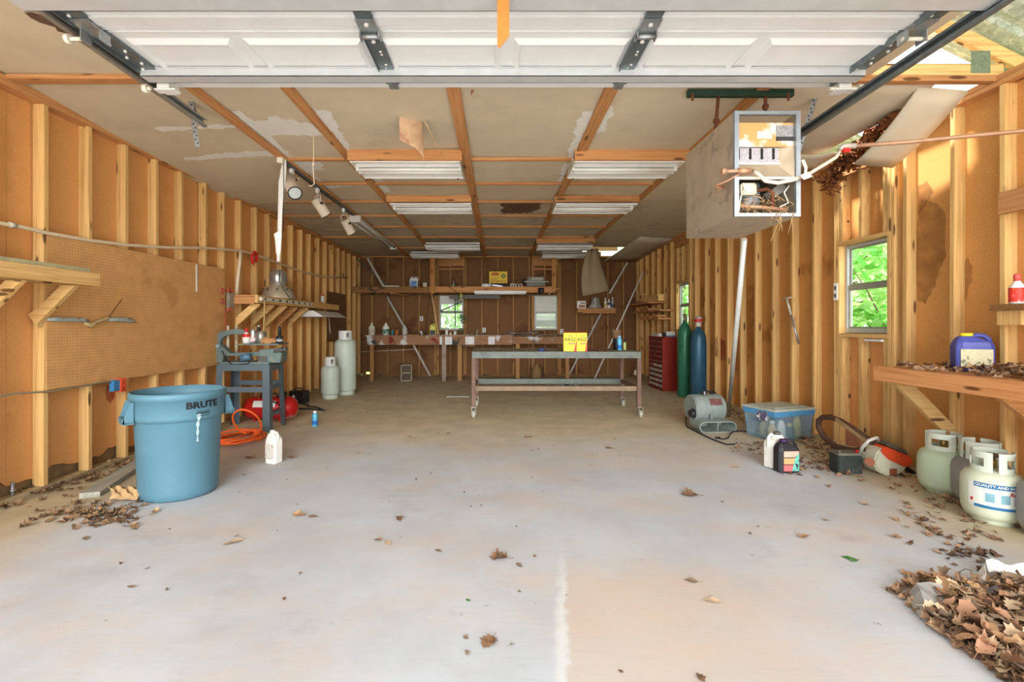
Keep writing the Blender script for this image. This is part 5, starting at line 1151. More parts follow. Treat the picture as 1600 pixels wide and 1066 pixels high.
for k in range(5):
    q = sh(800+3.6*k, 11.72+.03*(k % 2)); tt = thing('pipe_elbow', 'small white pipe elbow in a row on the high back shelf', 'pipe fitting', q, .5*k, 'white pipe elbows on the high shelf')
    MB().tube([(-.03, 0, .0), (-.03, 0, .05), (-.012, 0, .072), (.02, 0, .075)], .017, 8).build('elbow', WHT, tt); MB().cyl((-.03, 0, .0), (-.03, 0, .025), .022, n=10).build('socket_end', WHT, tt)
# grey machine and black motor
t = thing('bench_machine', 'grey planer-like machine on the right end of the high shelf', 'machine', sh(837, 11.75))
GM = mat('machine_grey', (110, 112, 102), .55, .2, var=.15, scale=14)
MB().bb(-.23, .23, -.08, .12, .02, .12).build('base', GM, t, bevel=.006); MB().bb(-.29, .31, -.1, -.06, .115, .14).build('front_bar', mat('machine_light', (150, 152, 142), .5, .3), t)
MB().prism([(-.22, .14), (.22, .14), (.2, .25), (-.2, .25)], 'y', -.06, .1).build('hood', GM, t); MB().bb(-.12, .18, -.065, -.06, .17, .235).build('panel', mat('machine_pale', (176, 172, 152), .6, var=.3, scale=30), t)
MB().cyl((-.33, 0, .14), (-.26, 0, .14), .055, n=12).build('crank_wheel', BLK, t)
t = thing('small_motor', 'black motor hanging on the front of the high shelf under the machine', 'motor', (P(845, 0, 11.5).x, 11.5, 2.1))
MB().cyl((-.06, .0, .06), (.07, 0, .06), .06, n=14).build('case', BLK, t); MB().bb(-.05, .05, .02, .09, .09, .12).build('bracket', BLK, t); MB().cyl((.02, -.06, .03), (.02, -.09, .03), .025, n=8).build('knob', BLK, t); MB().cyl((-.05, -.05, .0), (-.03, -.05, .0), .04, n=10).build('pulley', BLK, t)
one(MB().tube([P(857, 460, 11.5), P(862, 455, 11.5), P(868, 452, 11.5), P(876, 450.5, 11.5)], .018, 6), 'bent_stick', mat('bent_wood', (206, 156, 104), .7), 'pale bent stick poking out at the right end of the high shelf', 'stick')
# lights under the shelf
t = thing('strip_light', 'white strip light fixed under the front of the high shelf', 'strip light', (P(781, 0, 11.55).x, 11.55, 2.09)); MB().bb(-.62, .64, -.04, .03, -.0, .055).build('housing', WHT, t, bevel=.004); MB().cyl((-.6, -.01, -.015), (.62, -.01, -.015), .014, n=10).build('tube', TUBE, t)
a, b = P(702, 462, 11.75), P(781, 462, 11.75)
t = thing('shop_reflector', 'grey trough reflector hanging below the high shelf by the left back window', 'reflector', ((a.x+b.x)/2, 11.8, 1.98)); hl = (b.x-a.x)/2
MB().prism([(-.16, 0), (-.05, .08), (.05, .08), (.16, 0), (.155, -.005), (.05, .07), (-.05, .07), (-.155, -.005)], 'x', -hl, hl).build('trough', mat('reflector_grey', (170, 172, 166), .45, .3), t); MB().prism([(-.16, 0), (-.05, .08), (.05, .08), (.16, 0)], 'x', hl, hl+.004).build('end_plate', ZN, t)
# folded metal rails and leaning strips
ALS = mat('dull_alu_strip', (200, 198, 188), .45, .15, var=.1)
one(MB().bar(P(574, 403, 11.9), P(599, 447, 11.7), .05, .02, (0, 1, 0)).bar(P(599, 447, 11.7), P(624, 447.5, 11.75), .05, .02), 'bent_rail', ALS, 'bent aluminium rail propped at the left end of the high shelf', 'rail')
one(MB().bar(P(556, 403, 12.1), P(586, 431, 11.9), .03, .015, (0, 1, 0)).bar(P(586, 431, 11.9), P(606, 446, 11.8), .03, .015, (0, 1, 0)), 'thin_rail', mat('dark_strip', (112, 104, 92), .5, .3), 'thin dull rail sloping behind the bent rail in the back left corner', 'rail')
one(MB().bar(P(605, 464, 12.28), P(637, 521, 11.75), .05, .012, (0, 1, 0)), 'leaning_strip', ALS, 'aluminium strip leaning below the high shelf onto the back bench', 'strip')
one(MB().bar(P(646, 539, 11.6), P(672, 587, 12.25), .05, .012, (0, 1, 0)), 'leaning_strip', mat('white_strip_worn', (196, 190, 176), .6, var=.2), 'worn white strip slanting down under the back bench', 'strip')
one(MB().tube([P(562, 550, 12.28), P(650, 546, 12.28)], .009, 6), 'conduit', PVC, 'thin cream conduit running level under the left end of the back bench', 'conduit')
t = thing('broom_handle', 'cream broom handle leaning on the high shelf post', 'handle', tuple(P(685, 521, 11.45))); pt(t, MB().tube([P(685, 522, 11.45), P(674.5, 459, 11.53)], .016, 8), 'stick', mat('cream_stick', (222, 190, 136), .6)); pt(t, MB().tube([P(685, 522, 11.45), P(684.7, 520, 11.45)], .02, 8), 'ferrule', CRM)
one(MB().tube([P(672, 455, 11.56), P(668, 490, 11.6), P(664, 522, 11.5)], .006, 5), 'lamp_cord', BLK, 'dark cord dropping from the high shelf left of the broom handle', 'cord')
one(MB().tube([P(700, 447, 11.57), P(712, 455, 11.55), P(716, 462, 11.6), P(716.5, 470, 11.6)], .006, 5), 'extension_cord', BLK, 'dark cord looped over the high shelf above the left back window', 'cord')
# left back window: shade, desk lamp arm, dark hanging rods, trailing plant
SHD = mat('roller_shade', (226, 226, 216), .7, var=.04)
one(MB().bb(BW1[0]+.03, BW1[1]-.03, BY+SD-.05, BY+SD-.045, 1.86, 2.07), 'roller_shade', SHD, 'white shade pulled partway down the left back window', 'shade')
DKM = mat('dark_green_metal', (58, 66, 54), .5, .3)
t = thing('arm_lamp', 'dark folding lamp arm in front of the left back window', 'lamp', tuple(P(690, 486, 12.0)))
pt(t, MB().bar(P(689, 486, 12.0), P(722, 471, 12.0), .02, .03), 'arm', DKM); pt(t, MB().bar(P(689, 487, 12.0), P(724, 488, 12.0), .02, .016), 'arm', DKM); pt(t, MB().cyl(P(689, 486, 11.97), P(689, 486, 12.05), .025, n=10), 'joint', DKM)
for k, (x, y0, y1) in enumerate(((711, 461, 510), (714, 463, 478))): one(MB().tube([P(x, y0, 12.0), P(x+.5, y1, 12.0)], .012, 6), 'hanging_rod', DKM, ('long dark rod hanging before the left back window', 'short dark rod hanging before the left back window')[k], 'rod')
t = thing('bottle', 'yellow bottle hanging upside down above the left back window', 'bottle', tuple(P(720.5, 468, 11.7))); pt(t, MB().lathe([(.025, 0), (.03, .02), (.03, .07), (.016, .12), (.01, .16), (0, .165)], P(720.5, 467, 11.7), 14), 'body', mat('pale_yellow', (232, 222, 96), .5)); pt(t, MB().cyl(P(720.5, 467, 11.7)-V(0, 0, .02), P(720.5, 467, 11.7), .022, n=12), 'cap', PLW)
r = random.Random(12); pts = [P(r.gauss(722, 2.6), r.gauss(496, 4.5), 12.05+r.random()*.1) for _ in range(40)]+[P(r.gauss(720.5, 2), r.gauss(517, 2), 12.05) for _ in range(14)]
leaf_stuff('vine', 'green vine growing in at the left back window edge', 'plant', pts, mat('vine_green', (86, 112, 66), .7, var=.25), (.04, .08), 4)
# right back window shade
one(MB().bb(BW2[0]+.03, BW2[1]-.03, BY+SD-.05, BY+SD-.045, 1.68, 2.05), 'roller_shade', SHD, 'white shade pulled halfway down the right back window', 'shade')
# outlets
def outlet(px, py, lb):
    p = P(px, py, 12.33); t = thing('outlet', lb, 'outlet', (p.x, 12.345, p.z)); MB().bb(-.04, .04, -.01, .0, -.06, .06).build('plate', WHT, t, bevel=.003)
    for z in (-.028, .028): MB().bb(-.016, .016, -.013, -.0101, z-.016, z+.016).build('receptacle', BLK, t)
outlet(658.5, 498, 'white outlet on the back wall left of the broom handle'); outlet(756.5, 516, 'white outlet on the back wall between the windows'); outlet(878, 518, 'white outlet right of the right back window')
t = thing('black_gadget', 'small black and white plugged gadget on the back bench', 'gadget', bx_at(658.5, 11.6)); MB().bb(-.04, .04, -.03, .03, 0, .1).build('body', BLK, t, bevel=.006); MB().bb(-.02, .02, -.034, -.03, .05, .09).build('face', WHT, t); MB().bb(-.0, .035, -.034, -.03, .0, .03).build('face', WHT, t)

# cinder block under the bench
CB = mat('cinder_block', (150, 134, 110), .9, var=.15, scale=40, bump=.4)
t = thing('cinder_block', 'concrete block standing on end under the back bench', 'block', (P(634, 0, 11.25).x, 11.25, 0), R(18))
wv, hv, dv = .135, .40, .10; s = MB()
for (xx0, xx1, z0, z1) in ((-wv, -wv+.035, 0, hv), (wv-.035, wv, 0, hv), (-wv, wv, 0, .035), (-wv, wv, hv-.035, hv), (-wv, wv, hv/2-.02, hv/2+.02)): s.bb(xx0, xx1, -dv, dv, z0, z1)
o = s.build('shell', CB, t, fix=False); MB().bb(-wv+.03, wv-.03, .04, .05, .03, hv-.03).build('web', mat('block_web_dark', (96, 84, 70), .9), t)
# jug under the table by the back wall
bottle('jug', 'tan stoneware-like jug on the floor under the back bench', 'jug', (P(838.5, 0, 11.9).x, 11.9, 0), .13, .36, mat('tan_jug', (150, 118, 76), .6, var=.1), .05, mat('tan_jug', (150, 118, 76), .6), neck=.4)
# hanging cloth
CLO = mat('grey_brown_cloth', (150, 132, 104), .9, var=.08, scale=40)
tops = [(920, 388), (924, 386), (929, 386.5), (932, 389)]; g = []
ZH = 10.2
for i in range(9):
    u = i/8; row = []
    for j in range(9):
        v_ = j/8; L0 = (918-9.5*math.sin(2.3*u), 389+74*u); R0 = (934+18*u, 388+66*u)
        x = L0[0]+(R0[0]-L0[0])*v_; y = L0[1]+(R0[1]-L0[1])*v_; row.append(P(x, y, ZH+.09*math.sin(v_*7+u)*(1-.4*u)))
    g.append(row)
one(MB().sheet(g, .006), 'hanging_cloth', CLO, 'grey-brown cloth hanging from the ceiling near the right back corner', 'cloth')
# little shelf with bottles
p0, p1 = P(903, 482, 11.98), P(962, 482, 11.98)
t = thing('wall_shelf', 'short pine shelf on the back wall below the hanging cloth', 'shelf', ((p0.x+p1.x)/2, 12.15, p0.z-.12))
pt(t, MB().bb(p0.x, p1.x, 11.98, 12.02, p0.z-.125, p0.z), 'fascia', OWX, bevel=.003); pt(t, MB().bb(p0.x, p1.x, 12.02, 12.34, p0.z-.03, p0.z), 'shelf_board', OWX)
z2 = p0.z+.001; S2 = lambda px, y=12.12: (P(px, 0, y).x, y, z2)
t = thing('carton', 'white carton at the left end of the short back shelf', 'carton', S2(907.5)); MB().bb(-.1, .12, -.06, .06, .0, .19).build('box', PLW, t); MB().bb(-.06, .1, -.061, -.06, .02, .09).build('brown_panel', mat('carton_brown', (170, 124, 84), .7), t); MB().bb(-.02, .1, -.061, -.06, .12, .15).build('print_line', mat('print_grey', (120, 120, 120), .6), t)
g = [[(S2(930)[0]+.2*(a-.5)*(1-.25*math.sin(b*3.14))*2*(1-.5*b), 12.1-.05*math.sin(a*3.14), z2+.3*b*(1-.35*abs(a-.55))+.02*math.sin(9*a+5*b)) for a in [i/8 for i in range(9)]] for b in [j/6 for j in range(7)]]
one(MB().sheet(g, .02), 'plastic_bag', mat('grey_bag', (150, 146, 140), .35, var=.3, scale=18), 'grey plastic bag of odds and ends on the short back shelf', 'bag')
bottle('bottle', 'white bottle with yellow label on the short back shelf', 'bottle', S2(946), .04, .27, PLW, .05, WHT, lab=(.1, .6), labm=mat('label_yellow', (226, 206, 120), .6), neck=.5)
bottle('bottle', 'white bottle with navy label on the short back shelf', 'bottle', S2(951.5), .045, .25, PLW, .05, WHT, lab=(.45, .75), labm=mat('label_navy', (60, 70, 110), .6), neck=.4)
spray_can('spray_can', 'slim grey and white can at the right end of the short back shelf', S2(957), .03, .29, mat('can_grey', (176, 176, 180), .4, .3), WHT, labm=mat('label_navy', (60, 70, 110), .6))
# leaning conduits on the right
one(MB().bar(P(984, 404, 12.28), P(952, 459, 12.2), .045, .015, (0, 1, 0)), 'leaning_strip', ALS, 'aluminium strip leaning above the short back shelf', 'strip')
one(MB().bar(P(939, 490, 12.3), P(889.5, 585, 12.26), .045, .015, (0, 1, 0)), 'leaning_strip', mat('strip_dull', (150, 146, 136), .45, .4), 'dull strip slanting below the short back shelf behind the rag boxes', 'strip')
one(MB().tube([P(1005, 425, 11.4), P(964, 515, 11.3), P(929, 592, 11.2)], .018, 8), 'leaning_conduit', mat('white_conduit', (226, 224, 218), .4), 'long white conduit leaning by the right back corner', 'conduit')

# ================================================================== rolling steel table
TG = mat('table_grey_green', (104, 112, 104), .55, .1, var=.18, scale=10, c2=(88, 96, 92)); TR = mat('rusty_table_leg', (118, 92, 78), .7, .3, var=.15, scale=14)
TDU = mat('dusty_table_top', (136, 122, 92), .9, var=.3, scale=5, c3=(140, 122, 94), thr3=.55, scale3=4)
tx0, tx1, ty0, ty1, ttz = -.365, 2.04, 6.75, 7.75, .94
t = thing('rolling_table', 'long steel work table on casters in the middle of the floor', 'table', ((tx0+tx1)/2, (ty0+ty1)/2, 0))
pt(t, MB().bb(tx0+.004, tx1-.004, ty0+.005, ty1-.005, ttz-.012, ttz), 'table_top', TDU)
for a in ((tx0, tx1, ty0, ty0+.006), (tx0, tx1, ty1-.006, ty1), (tx0, tx0+.006, ty0, ty1), (tx1-.006, tx1, ty0, ty1)): pt(t, MB().bb(*a, ttz-.09, ttz+.002), 'apron', TG)
CAS = mat('caster_steel', (150, 150, 136), .4, .6, var=.15)
WHE = mat('caster_wheel', (168, 164, 148), .6, var=.2)
for x, y in ((tx0+.03, ty0+.03), (tx1-.03, ty0+.03), (tx0+.03, ty1-.03), (tx1-.03, ty1-.03)):
    l_ = pt(t, MB().bb(x-.028, x+.028, y-.028, y+.028, .16, ttz-.012), 'leg', TR, bevel=.004)
    dx = .02 if x > 0 else -.0
    pt(t, MB().bb(x-.04, x+.04, y-.04, y+.04, .152, .16).bb(x-.03+dx, x-.024+dx, y-.03, y+.03, .04, .155).bb(x+.024+dx, x+.03+dx, y-.03, y+.03, .04, .155), 'caster_fork', CAS, l_)
    pt(t, MB().cyl((x-.02+dx, y, .056), (x+.02+dx, y, .056), .056, n=20).cyl((x-.032+dx, y, .056), (x+.032+dx, y, .056), .012, n=8), 'wheel', WHE, l_)
pt(t, MB().bb(tx0+.03, tx1-.03, ty1-.05, ty1-.045, .37, .455).bb(tx0+.03, tx1-.03, ty1-.05, ty1-.01, .45, .455), 'rail', TG); pt(t, MB().bb(tx0+.06, tx1-.06, ty0+.03, ty0+.07, .385, .45), 'rail', mat('tan_rail', (134, 114, 92), .7, var=.15))
for x in (tx0+.03, tx1-.03): pt(t, MB().bb(x-.02, x+.02, ty0+.05, ty1-.05, .39, .44), 'side_rail', TR)
# rag boxes
def rag_box(lb, px0, px1, y):
    a, b = P(px0, 0, y), P(px1, 0, y); wd = b.x-a.x; h = .265; t = thing('rag_box', lb, 'box', ((a.x+b.x)/2, y+.06, ttz+.003), R(-2))
    MB().bb(-wd/2, wd/2, -.06, .06, 0, h).build('carton', YEL, t, bevel=.002)
    f = lambda cx, cz: (lambda u, v: (cx+u, -.0612, cz+v))
    ex_ = disc(0, h*.83, wd*.15, .014, -.0608).build('emblem', mat('print_grey_dark', (70, 70, 70), .6), t); disc(0, h*.83, wd*.11, .009, -.0612).build('emblem_inner', YEL, ex_)
    text_mb('RAGS', .07, lambda u, v: (-.002+u*wd/.18*.9, -.0612, h*.63+v), shear=.15, bold=.0008).build('lettering', LET, t)
    MB().bb(-wd*.1, wd*.38, -.0608, -.06, h*.38, h*.46).build('red_bar', RED, t)
    MB().bb(-wd*.05, wd*.33, -.0612, -.0608, h*.41, h*.435).build('pale_line', mat('print_pale', (240, 210, 170), .6), t)
    MB().bb(-wd*.08, wd*.22, -.0608, -.06, h*.12, h*.24).build('pale_mark', mat('print_yellowgreen', (216, 214, 60), .6), t)
    MB().add([(wd*.5, -.0607, 0), (wd*.5, -.0607, h*.62), (wd*.3, -.0607, 0)], [(0, 1, 2)]).build('red_corner', RED, t)
    MB().bb(wd/2, wd/2+.0015, -.0595, .0595, .0, h*.72).build('red_side', RED, t)
    MB().prism([(-.062, h), (.062, h), (.0, h+.012)], 'x', -wd/2, wd/2).build('top_flap', ORG, t)
    return t
rag_box('yellow box of rags on the rolling table, left of the pair', 881, 900.8, 6.82); rag_box('yellow box of rags on the rolling table, right of the pair', 901.3, 917.5, 6.82)
mb = MB(); r = random.Random(8)
cx, cy_ = P(933, 0, 6.98).x, 6.98
for k in range(70):
    a = r.random()*6.28; rr = r.random()**.6; c = V(cx+rr*.16*math.cos(a), cy_+rr*.09*math.sin(a), ttz+.008+(1-rr)*.04*r.random()); ax = V(r.gauss(0, 1), r.gauss(0, 1), r.gauss(0, 1)).normalized()
    u = ax.orthogonal().normalized(); v_ = ax.cross(u); mb.tube([c+.018*math.cos(q)*u+.011*math.sin(q)*v_ for q in [i*.785 for i in range(8)]], .004, 4, True)
o = one(mb, 'chain_heap', RUST, 'heap of rusty chain on the rolling table beside the rag boxes', 'chain'); o['kind'] = 'stuff'
TT = lambda px, y: (P(px, 0, y).x, y, ttz+.001)
spray_can('spray_can', 'blue spray can at the right end of the rolling table', TT(968, 7.15), .036, .22, mat('can_blue', (96, 184, 218), .35, .2), mat('can_top_blue', (150, 200, 220), .4), labm=mat('can_label_blue', (40, 110, 190), .5))
bottle('bottle', 'slim green bottle with a black cap beside the blue spray can', 'bottle', TT(976, 7.25), .022, .17, mat('pale_green_bottle', (196, 206, 130), .4), .05, BLK, neck=.7)
t = thing('paper_bag', 'black bottle with a crumpled brown paper bag at the rear of the table', 'bottle', TT(963.5, 7.45)); MB().lathe([(.05, 0), (.055, .02), (.055, .17), (.03, .2)], n=16).build('bottle_body', BLK, t)
g = [[(.055*math.cos(a)*(1.05+.18*b+.08*math.sin(3*a)), .05*math.sin(a)*(1.05+.18*b), .17+.13*b+.012*math.sin(4*a)) for a in [i*2*math.pi/12 for i in range(13)]] for b in (0, .33, .66, 1)]
MB().sheet(g, .003, False).build('bag', mat('brown_bag', (128, 100, 72), .9, var=.2), t)
one(MB().lathe([(.0, .0), (.045, .0), (.05, .015), (.03, .04), (0, .045)], TT(846, 6.95), 9, 1.1, .8), 'glove_lump', mat('blue_cloth', (48, 66, 120), .8, var=.2), 'small crumpled blue cloth on the rolling table', 'cloth')
pts = [V(r.uniform(0, 1.0), r.uniform(6.85, 7.6), ttz+.008) for _ in range(60)]
leaf_stuff('table_debris', 'scattered dust and leaf scraps on the rolling table top', 'debris', pts, mat('scrap_tan', (150, 120, 84), .9, var=.3), (.02, .06), 6, .6, .3)
p = P(888, 603, 10.1); g = grid((p.x-.27, 10.0, .01), (p.x+.27, 10.0, .01), (p.x-.25, 10.35, .01), (p.x+.25, 10.35, .01), 6, 12, lambda u, v: (0, .03*math.sin(9*v), .05*abs(math.sin(11*v+3*u))*math.sin(3*u+.1)+.02))
one(MB().sheet(g, .008, False), 'rag', mat('black_white_rag', (206, 204, 200), .9, var=.1, c2=(60, 56, 54), thr=.48, scale=18), 'crumpled black and white rag on the floor behind the rolling table', 'rag')
one(MB().bb(P(700, 0, 9.0).x, P(734, 0, 9.0).x, 8.75, 8.95, .0, .012), 'glass_sheet', mat('pale_sheet', (170, 172, 156), .3), 'pale flat sheet lying on the floor left of the rolling table', 'sheet')
one(MB().cyl(P(992, 586, 11.6), P(994, 578, 11.6), .04, n=10), 'tube_scrap', PVC, 'short cream tube lying near the right back corner', 'tube')

# ================================================================== RIGHT WALL
# scrap rack in the far corner: three short ledges of blocks
rk = thing('scrap_rack', 'stepped wooden ledges holding scraps in the right back corner', 'rack', (3.3, 11.2, 1.3))
def rp(px, py, X=3.38): return WX(px, py, X)
for x0, y0, x1, y1 in ((984, 476, 1026, 471), (993, 487, 1037, 482), (1007, 498, 1034, 494)):
    a, b = rp(x0, y0), rp(x1, y1); pt(rk, MB().bb(3.3 if x0 > 990 else 3.2, RX, b.y, a.y, (a.z+b.z)/2-.05, (a.z+b.z)/2-.015), 'ledge', OWY)
one(MB().bb(3.3, 3.42, rp(1034, 470).y, rp(1011, 470).y, rp(1020, 472).z-.0, rp(1020, 472).z+.14), 'wood_box', WY, 'small pine box on the top ledge of the scrap rack', 'box', bevel=.004)
k = 0
for px, py in ((1001, 472.5), (1006, 472), (998, 486), (1008, 485), (1016, 484), (1010, 497), (1019, 496), (1029, 494.5)):
    a = rp(px, py); one(MB().bb(3.3, 3.5, a.y-.13, a.y+.13, a.z-.012, a.z+.03), 'wood_offcut', OWY, 'short pale wood offcut on the corner scrap rack ledges', 'offcut', 'wood offcuts on the scrap rack')
one(MB().tube([rp(991, 464, 3.3), rp(998, 461, 3.3), rp(1010, 460, 3.3)], .014, 6), 'bent_stick', WY, 'thin curved stick on the top of the corner scrap rack', 'stick')
# red parts cabinet
CBR = mat('cabinet_red', (150, 44, 32), .5, .2, var=.08, scale=8, c3=(120, 34, 28), thr3=.6, scale3=4)
cx0, cx1, cy0, cy1, cz = 3.27, 3.555, 9.45, 10.3, 1.085
t = thing('parts_cabinet', 'dark red parts cabinet of small drawers on the floor at right', 'cabinet', ((cx0+cx1)/2, (cy0+cy1)/2, 0))
pt(t, MB().bb(cx0+.02, cx1, cy0, cy1, 0, cz), 'body', CBR, bevel=.004)
pt(t, MB().bb(cx0, cx0+.02, cy0, cy0+.03, 0, cz).bb(cx0, cx0+.02, cy1-.03, cy1, 0, cz).bb(cx0, cx0+.02, cy0, cy1, cz-.03, cz).bb(cx0, cx0+.02, cy0, cy1, 0, .04), 'face_frame', CBR)
DRW = mat('drawer_dark_red', (112, 32, 28), .45, var=.15); DRG = mat('drawer_clear', (188, 180, 168), .35, var=.12)
for row in range(10):
    for cl in range(6):
        y = cy0+.035+(cy1-cy0-.07)*(cl+.5)/6; z = .05+(cz-.09)*(row+.5)/10; dh = (cz-.09)/10-.02; dw = (cy1-cy0-.07)/6-.02
        d_ = pt(t, MB().bb(cx0+.004, cx0+.03, y-dw/2, y+dw/2, z-dh/2, z+dh/2), 'drawer', DRW)
        pt(t, MB().bb(cx0-.006, cx0+.004, y-dw*.35, y+dw*.35, z-dh*.3, z+dh*(.35 if row < 5 else -.05)), 'drawer_pull', DRG if (row < 4 or (row == 4 and cl < 4)) else mat('pull_pinkish', (150, 92, 84), .5), d_)
one(MB().bb(3.3, 3.42, 9.75, 10.25, cz, cz+.06), 'white_box', PLW, 'long white box on top of the red parts cabinet', 'box')
t = thing('tissue_box', 'blue and white box on the near corner of the red parts cabinet', 'box', (3.45, 9.55, cz)); MB().bb(-.085, .085, -.06, .06, 0, .1).build('carton', PLW, t, bevel=.004); MB().bb(-.086, .086, -.061, -.06, .0, .03).build('blue_band', LBLB, t); MB().tube([(-.05, -.0612, .05), (-.02, -.0612, .07), (.01, -.0612, .05), (.05, -.0612, .065)], .004, 4).build('blue_swirl', LBLB, t)
one(MB().bb(3.32, 3.36, 9.5, 9.62, cz, cz+.08), 'dark_block', BLK, 'small dark block between the boxes on the red cabinet', 'block')
# tall gas bottles
def gasbottle(lb, loc, r_, hb, m, kind):
    t = thing('gas_bottle', lb, 'gas cylinder', loc)
    MB().lathe([(r_*.9, 0), (r_, .02), (r_, hb*.80), (r_*.96, hb*.87), (r_*.8, hb*.93), (r_*.5, hb*.975), (r_*.3, hb), (r_*.28, hb+.03)], n=32).build('body', m, t)
    if kind == 'valve':
        MB().lathe([(r_*.28, hb+.02), (r_*.26, hb+.04), (.022, hb+.045), (.022, hb+.13), (.04, hb+.14), (.04, hb+.155), (0, hb+.16)], n=14).build('valve', mat('valve_tarnished', (150, 140, 118), .4, .6), t)
    else:
        MB().lathe([(.04, hb+.02), (.045, hb+.03), (.045, hb+.1), (.038, hb+.12)], n=16).build('neck_ring', mat('neck_pale', (206, 196, 176), .5), t)
        c = MB().lathe([(.062, hb+.08), (.066, hb+.09), (.066, hb+.15), (.05, hb+.19), (.02, hb+.205), (0, hb+.206)], n=18).build('valve_cap', mat('cap_grey', (176, 170, 160), .5), t); MB().lathe([(.067, hb+.10), (.067, hb+.15)], n=18, cap=False).build('red_band', RED, c)
    return t
gasbottle('tall dark green gas cylinder beside the red cabinet', (3.40, 8.66, fz(3.4, 8.66)), .122, 1.34, mat('cylinder_green', (56, 124, 94), .35, .2, var=.15, scale=8, c2=(70, 124, 92), thr=.6), 'valve')
gasbottle('tall dark blue gas cylinder with a red and white cap', (3.42, 8.12, fz(3.42, 8.12)), .128, 1.24, mat('cylinder_blue', (50, 92, 116), .4, .2, var=.12, scale=6, c3=(44, 116, 160), thr3=.56, scale3=1.3), 'cap')
# red spray stain on studs
# carpet blower
BLG = mat('blower_grey_green', (132, 142, 136), .55, var=.12, scale=12, c2=(96, 104, 96), thr=.62)
bp_ = FL(1108, 671); t = thing('carpet_blower', 'grey carpet-drying blower on the floor by the shiny pole', 'blower', tuple(bp_), R(6))
n = 28; pr = []
for i in range(n+1):
    a = R(-60)+R(300)*i/n; rr = .165; pr.append((.09+rr*math.cos(a), .255+rr*math.sin(a)))   # (y, z)
bd = MB(); bd.prism(pr, 'x', -.2, .19); b_o = bd.build('drum', BLG, t, bevel=.012)
for k in range(5): MB().prism([(.09+.168*math.cos(R(-60)+R(300)*i/n), .255+.168*math.sin(R(-60)+R(300)*i/n)) for i in range(n+1)], 'x', -.15+.075*k-.004, -.15+.075*k+.004).build('rib', BLG, t)
def rr_box(x0, x1, z0, z1, y, k=8):
    rad = (z1-z0)/2; out = []
    for i in range(k+1): a = R(-90)+R(180)*i/k; out.append((x1-rad+rad*math.cos(a), y, (z0+z1)/2+rad*math.sin(a)))
    for i in range(k+1): a = R(90)+R(180)*i/k; out.append((x0+rad+rad*math.cos(a), y, (z0+z1)/2+rad*math.sin(a)))
    return out
o1, o2, i1, i2 = rr_box(-.235, .235, .0, .135, -.2), rr_box(-.21, .21, .0, .16, .1), rr_box(-.222, .222, .014, .121, -.2), rr_box(-.19, .19, .03, .11, .05)
m_ = len(o1); sn = MB(); sn.add(o1+o2+i1+i2, [(i, (i+1) % m_, m_+(i+1) % m_, m_+i) for i in range(m_)]+[(2*m_+i, 2*m_+(i+1) % m_, 3*m_+(i+1) % m_, 3*m_+i) for i in range(m_)]+[(i, (i+1) % m_, 2*m_+(i+1) % m_, 2*m_+i) for i in range(m_)]+[tuple(range(3*m_, 4*m_))], False)
sn.build('outlet_snout', BLG, t)
sq = MB(); sq.bb(-.006, .006, -.19, .02, .02, .115); sq.build('vane', BLG, t)
MB().add([(-.02, -.078, .31), (.13, -.078, .31), (.13, -.045, .385), (-.02, -.045, .385)], [(0, 1, 2, 3)]).build('badge', mat('badge_maroon', (110, 66, 64), .5, c2=(206, 176, 172), thr=.62, scale=90), t)
MB().cyl((-.25, .0, .2), (-.2, .0, .2), .045, .06, n=16).build('motor_side', BLK, t)
MB().tube([(-.05, .1, .41), (-.03, .1, .45), (.08, .1, .45), (.1, .1, .41)], .015, 8).build('carry_handle', BLK, t); MB().cyl((.12, .14, .4), (.16, .14, .43), .03, n=10).build('knob', BLK, t)
MB().cyl((-.06, -.0, .415), (-.06, -.0, .47), .012, n=8).build('latch', ZN, t); MB().bb(-.04, -.02, -.11, -.07, .13, .2).build('strap_clip', ZN, t)
q = [bp_+V(-.24, .05, .2), FL(1076, 648)+V(0, 0, .05)]+[FL(x, y)+V(0, 0, .01) for x, y in ((1071, 658), (1073, 668), (1086, 675), (1100, 682), (1118, 690), (1135, 696), (1147, 696))]
one(MB().tube(q, .008, 6), 'blower_cord', BLK, 'black power cord trailing in front of the carpet blower', 'cord')
q = [FL(x, y)+V(0, 0, .012) for x, y in ((1122, 686), (1130, 688), (1138, 686), (1141, 680), (1146, 676), (1158, 675), (1172, 677), (1184, 682), (1195, 687), (1204, 690))]
t = thing('extension_cord', 'black cord end looping between the blower and the plastic tote', 'cord', tuple(q[0])); pt(t, MB().tube(q, .008, 6), 'cable', BLK); pt(t, MB().cyl(q[0]+V(-.03, 0, 0), q[0]+V(.02, 0, .0), .014, n=8), 'plug', BLK)
# tote
TOTE = mat('cloudy_tote', (150, 190, 214), .3, var=.08, scale=8, alpha=.34); LID = mat('cloudy_lid', (186, 194, 178), .4, var=.1, scale=10, alpha=.9)
ang = R(18); tc_ = V(3.2, 5.44, fz(3.2, 5.44)); t = thing('plastic_tote', 'cloudy blue lidded plastic tote against the right wall', 'tote', tuple(tc_), ang)
hx, hy, hh = .29, .215, .34
bd = MB(); lo, hi = .9, 1.0; s = MB()
vs = [(a*hx*k, b*hy*k, z) for k, z in ((lo, .0), (hi, hh)) for a, b in ((-1, -1), (1, -1), (1, 1), (-1, 1))]
s.add(vs, [(0, 1, 5, 4), (1, 2, 6, 5), (2, 3, 7, 6), (3, 0, 4, 7), (3, 2, 1, 0)]); s.build('tub', TOTE, t, bevel=.015)
MB().bb(-hx-.012, hx+.012, -hy-.012, hy+.012, hh-.012, hh+.012).bb(-hx*.8, hx*.8, -hy*.75, hy*.75, hh+.012, hh+.022).build('lid', LID, t, bevel=.006)
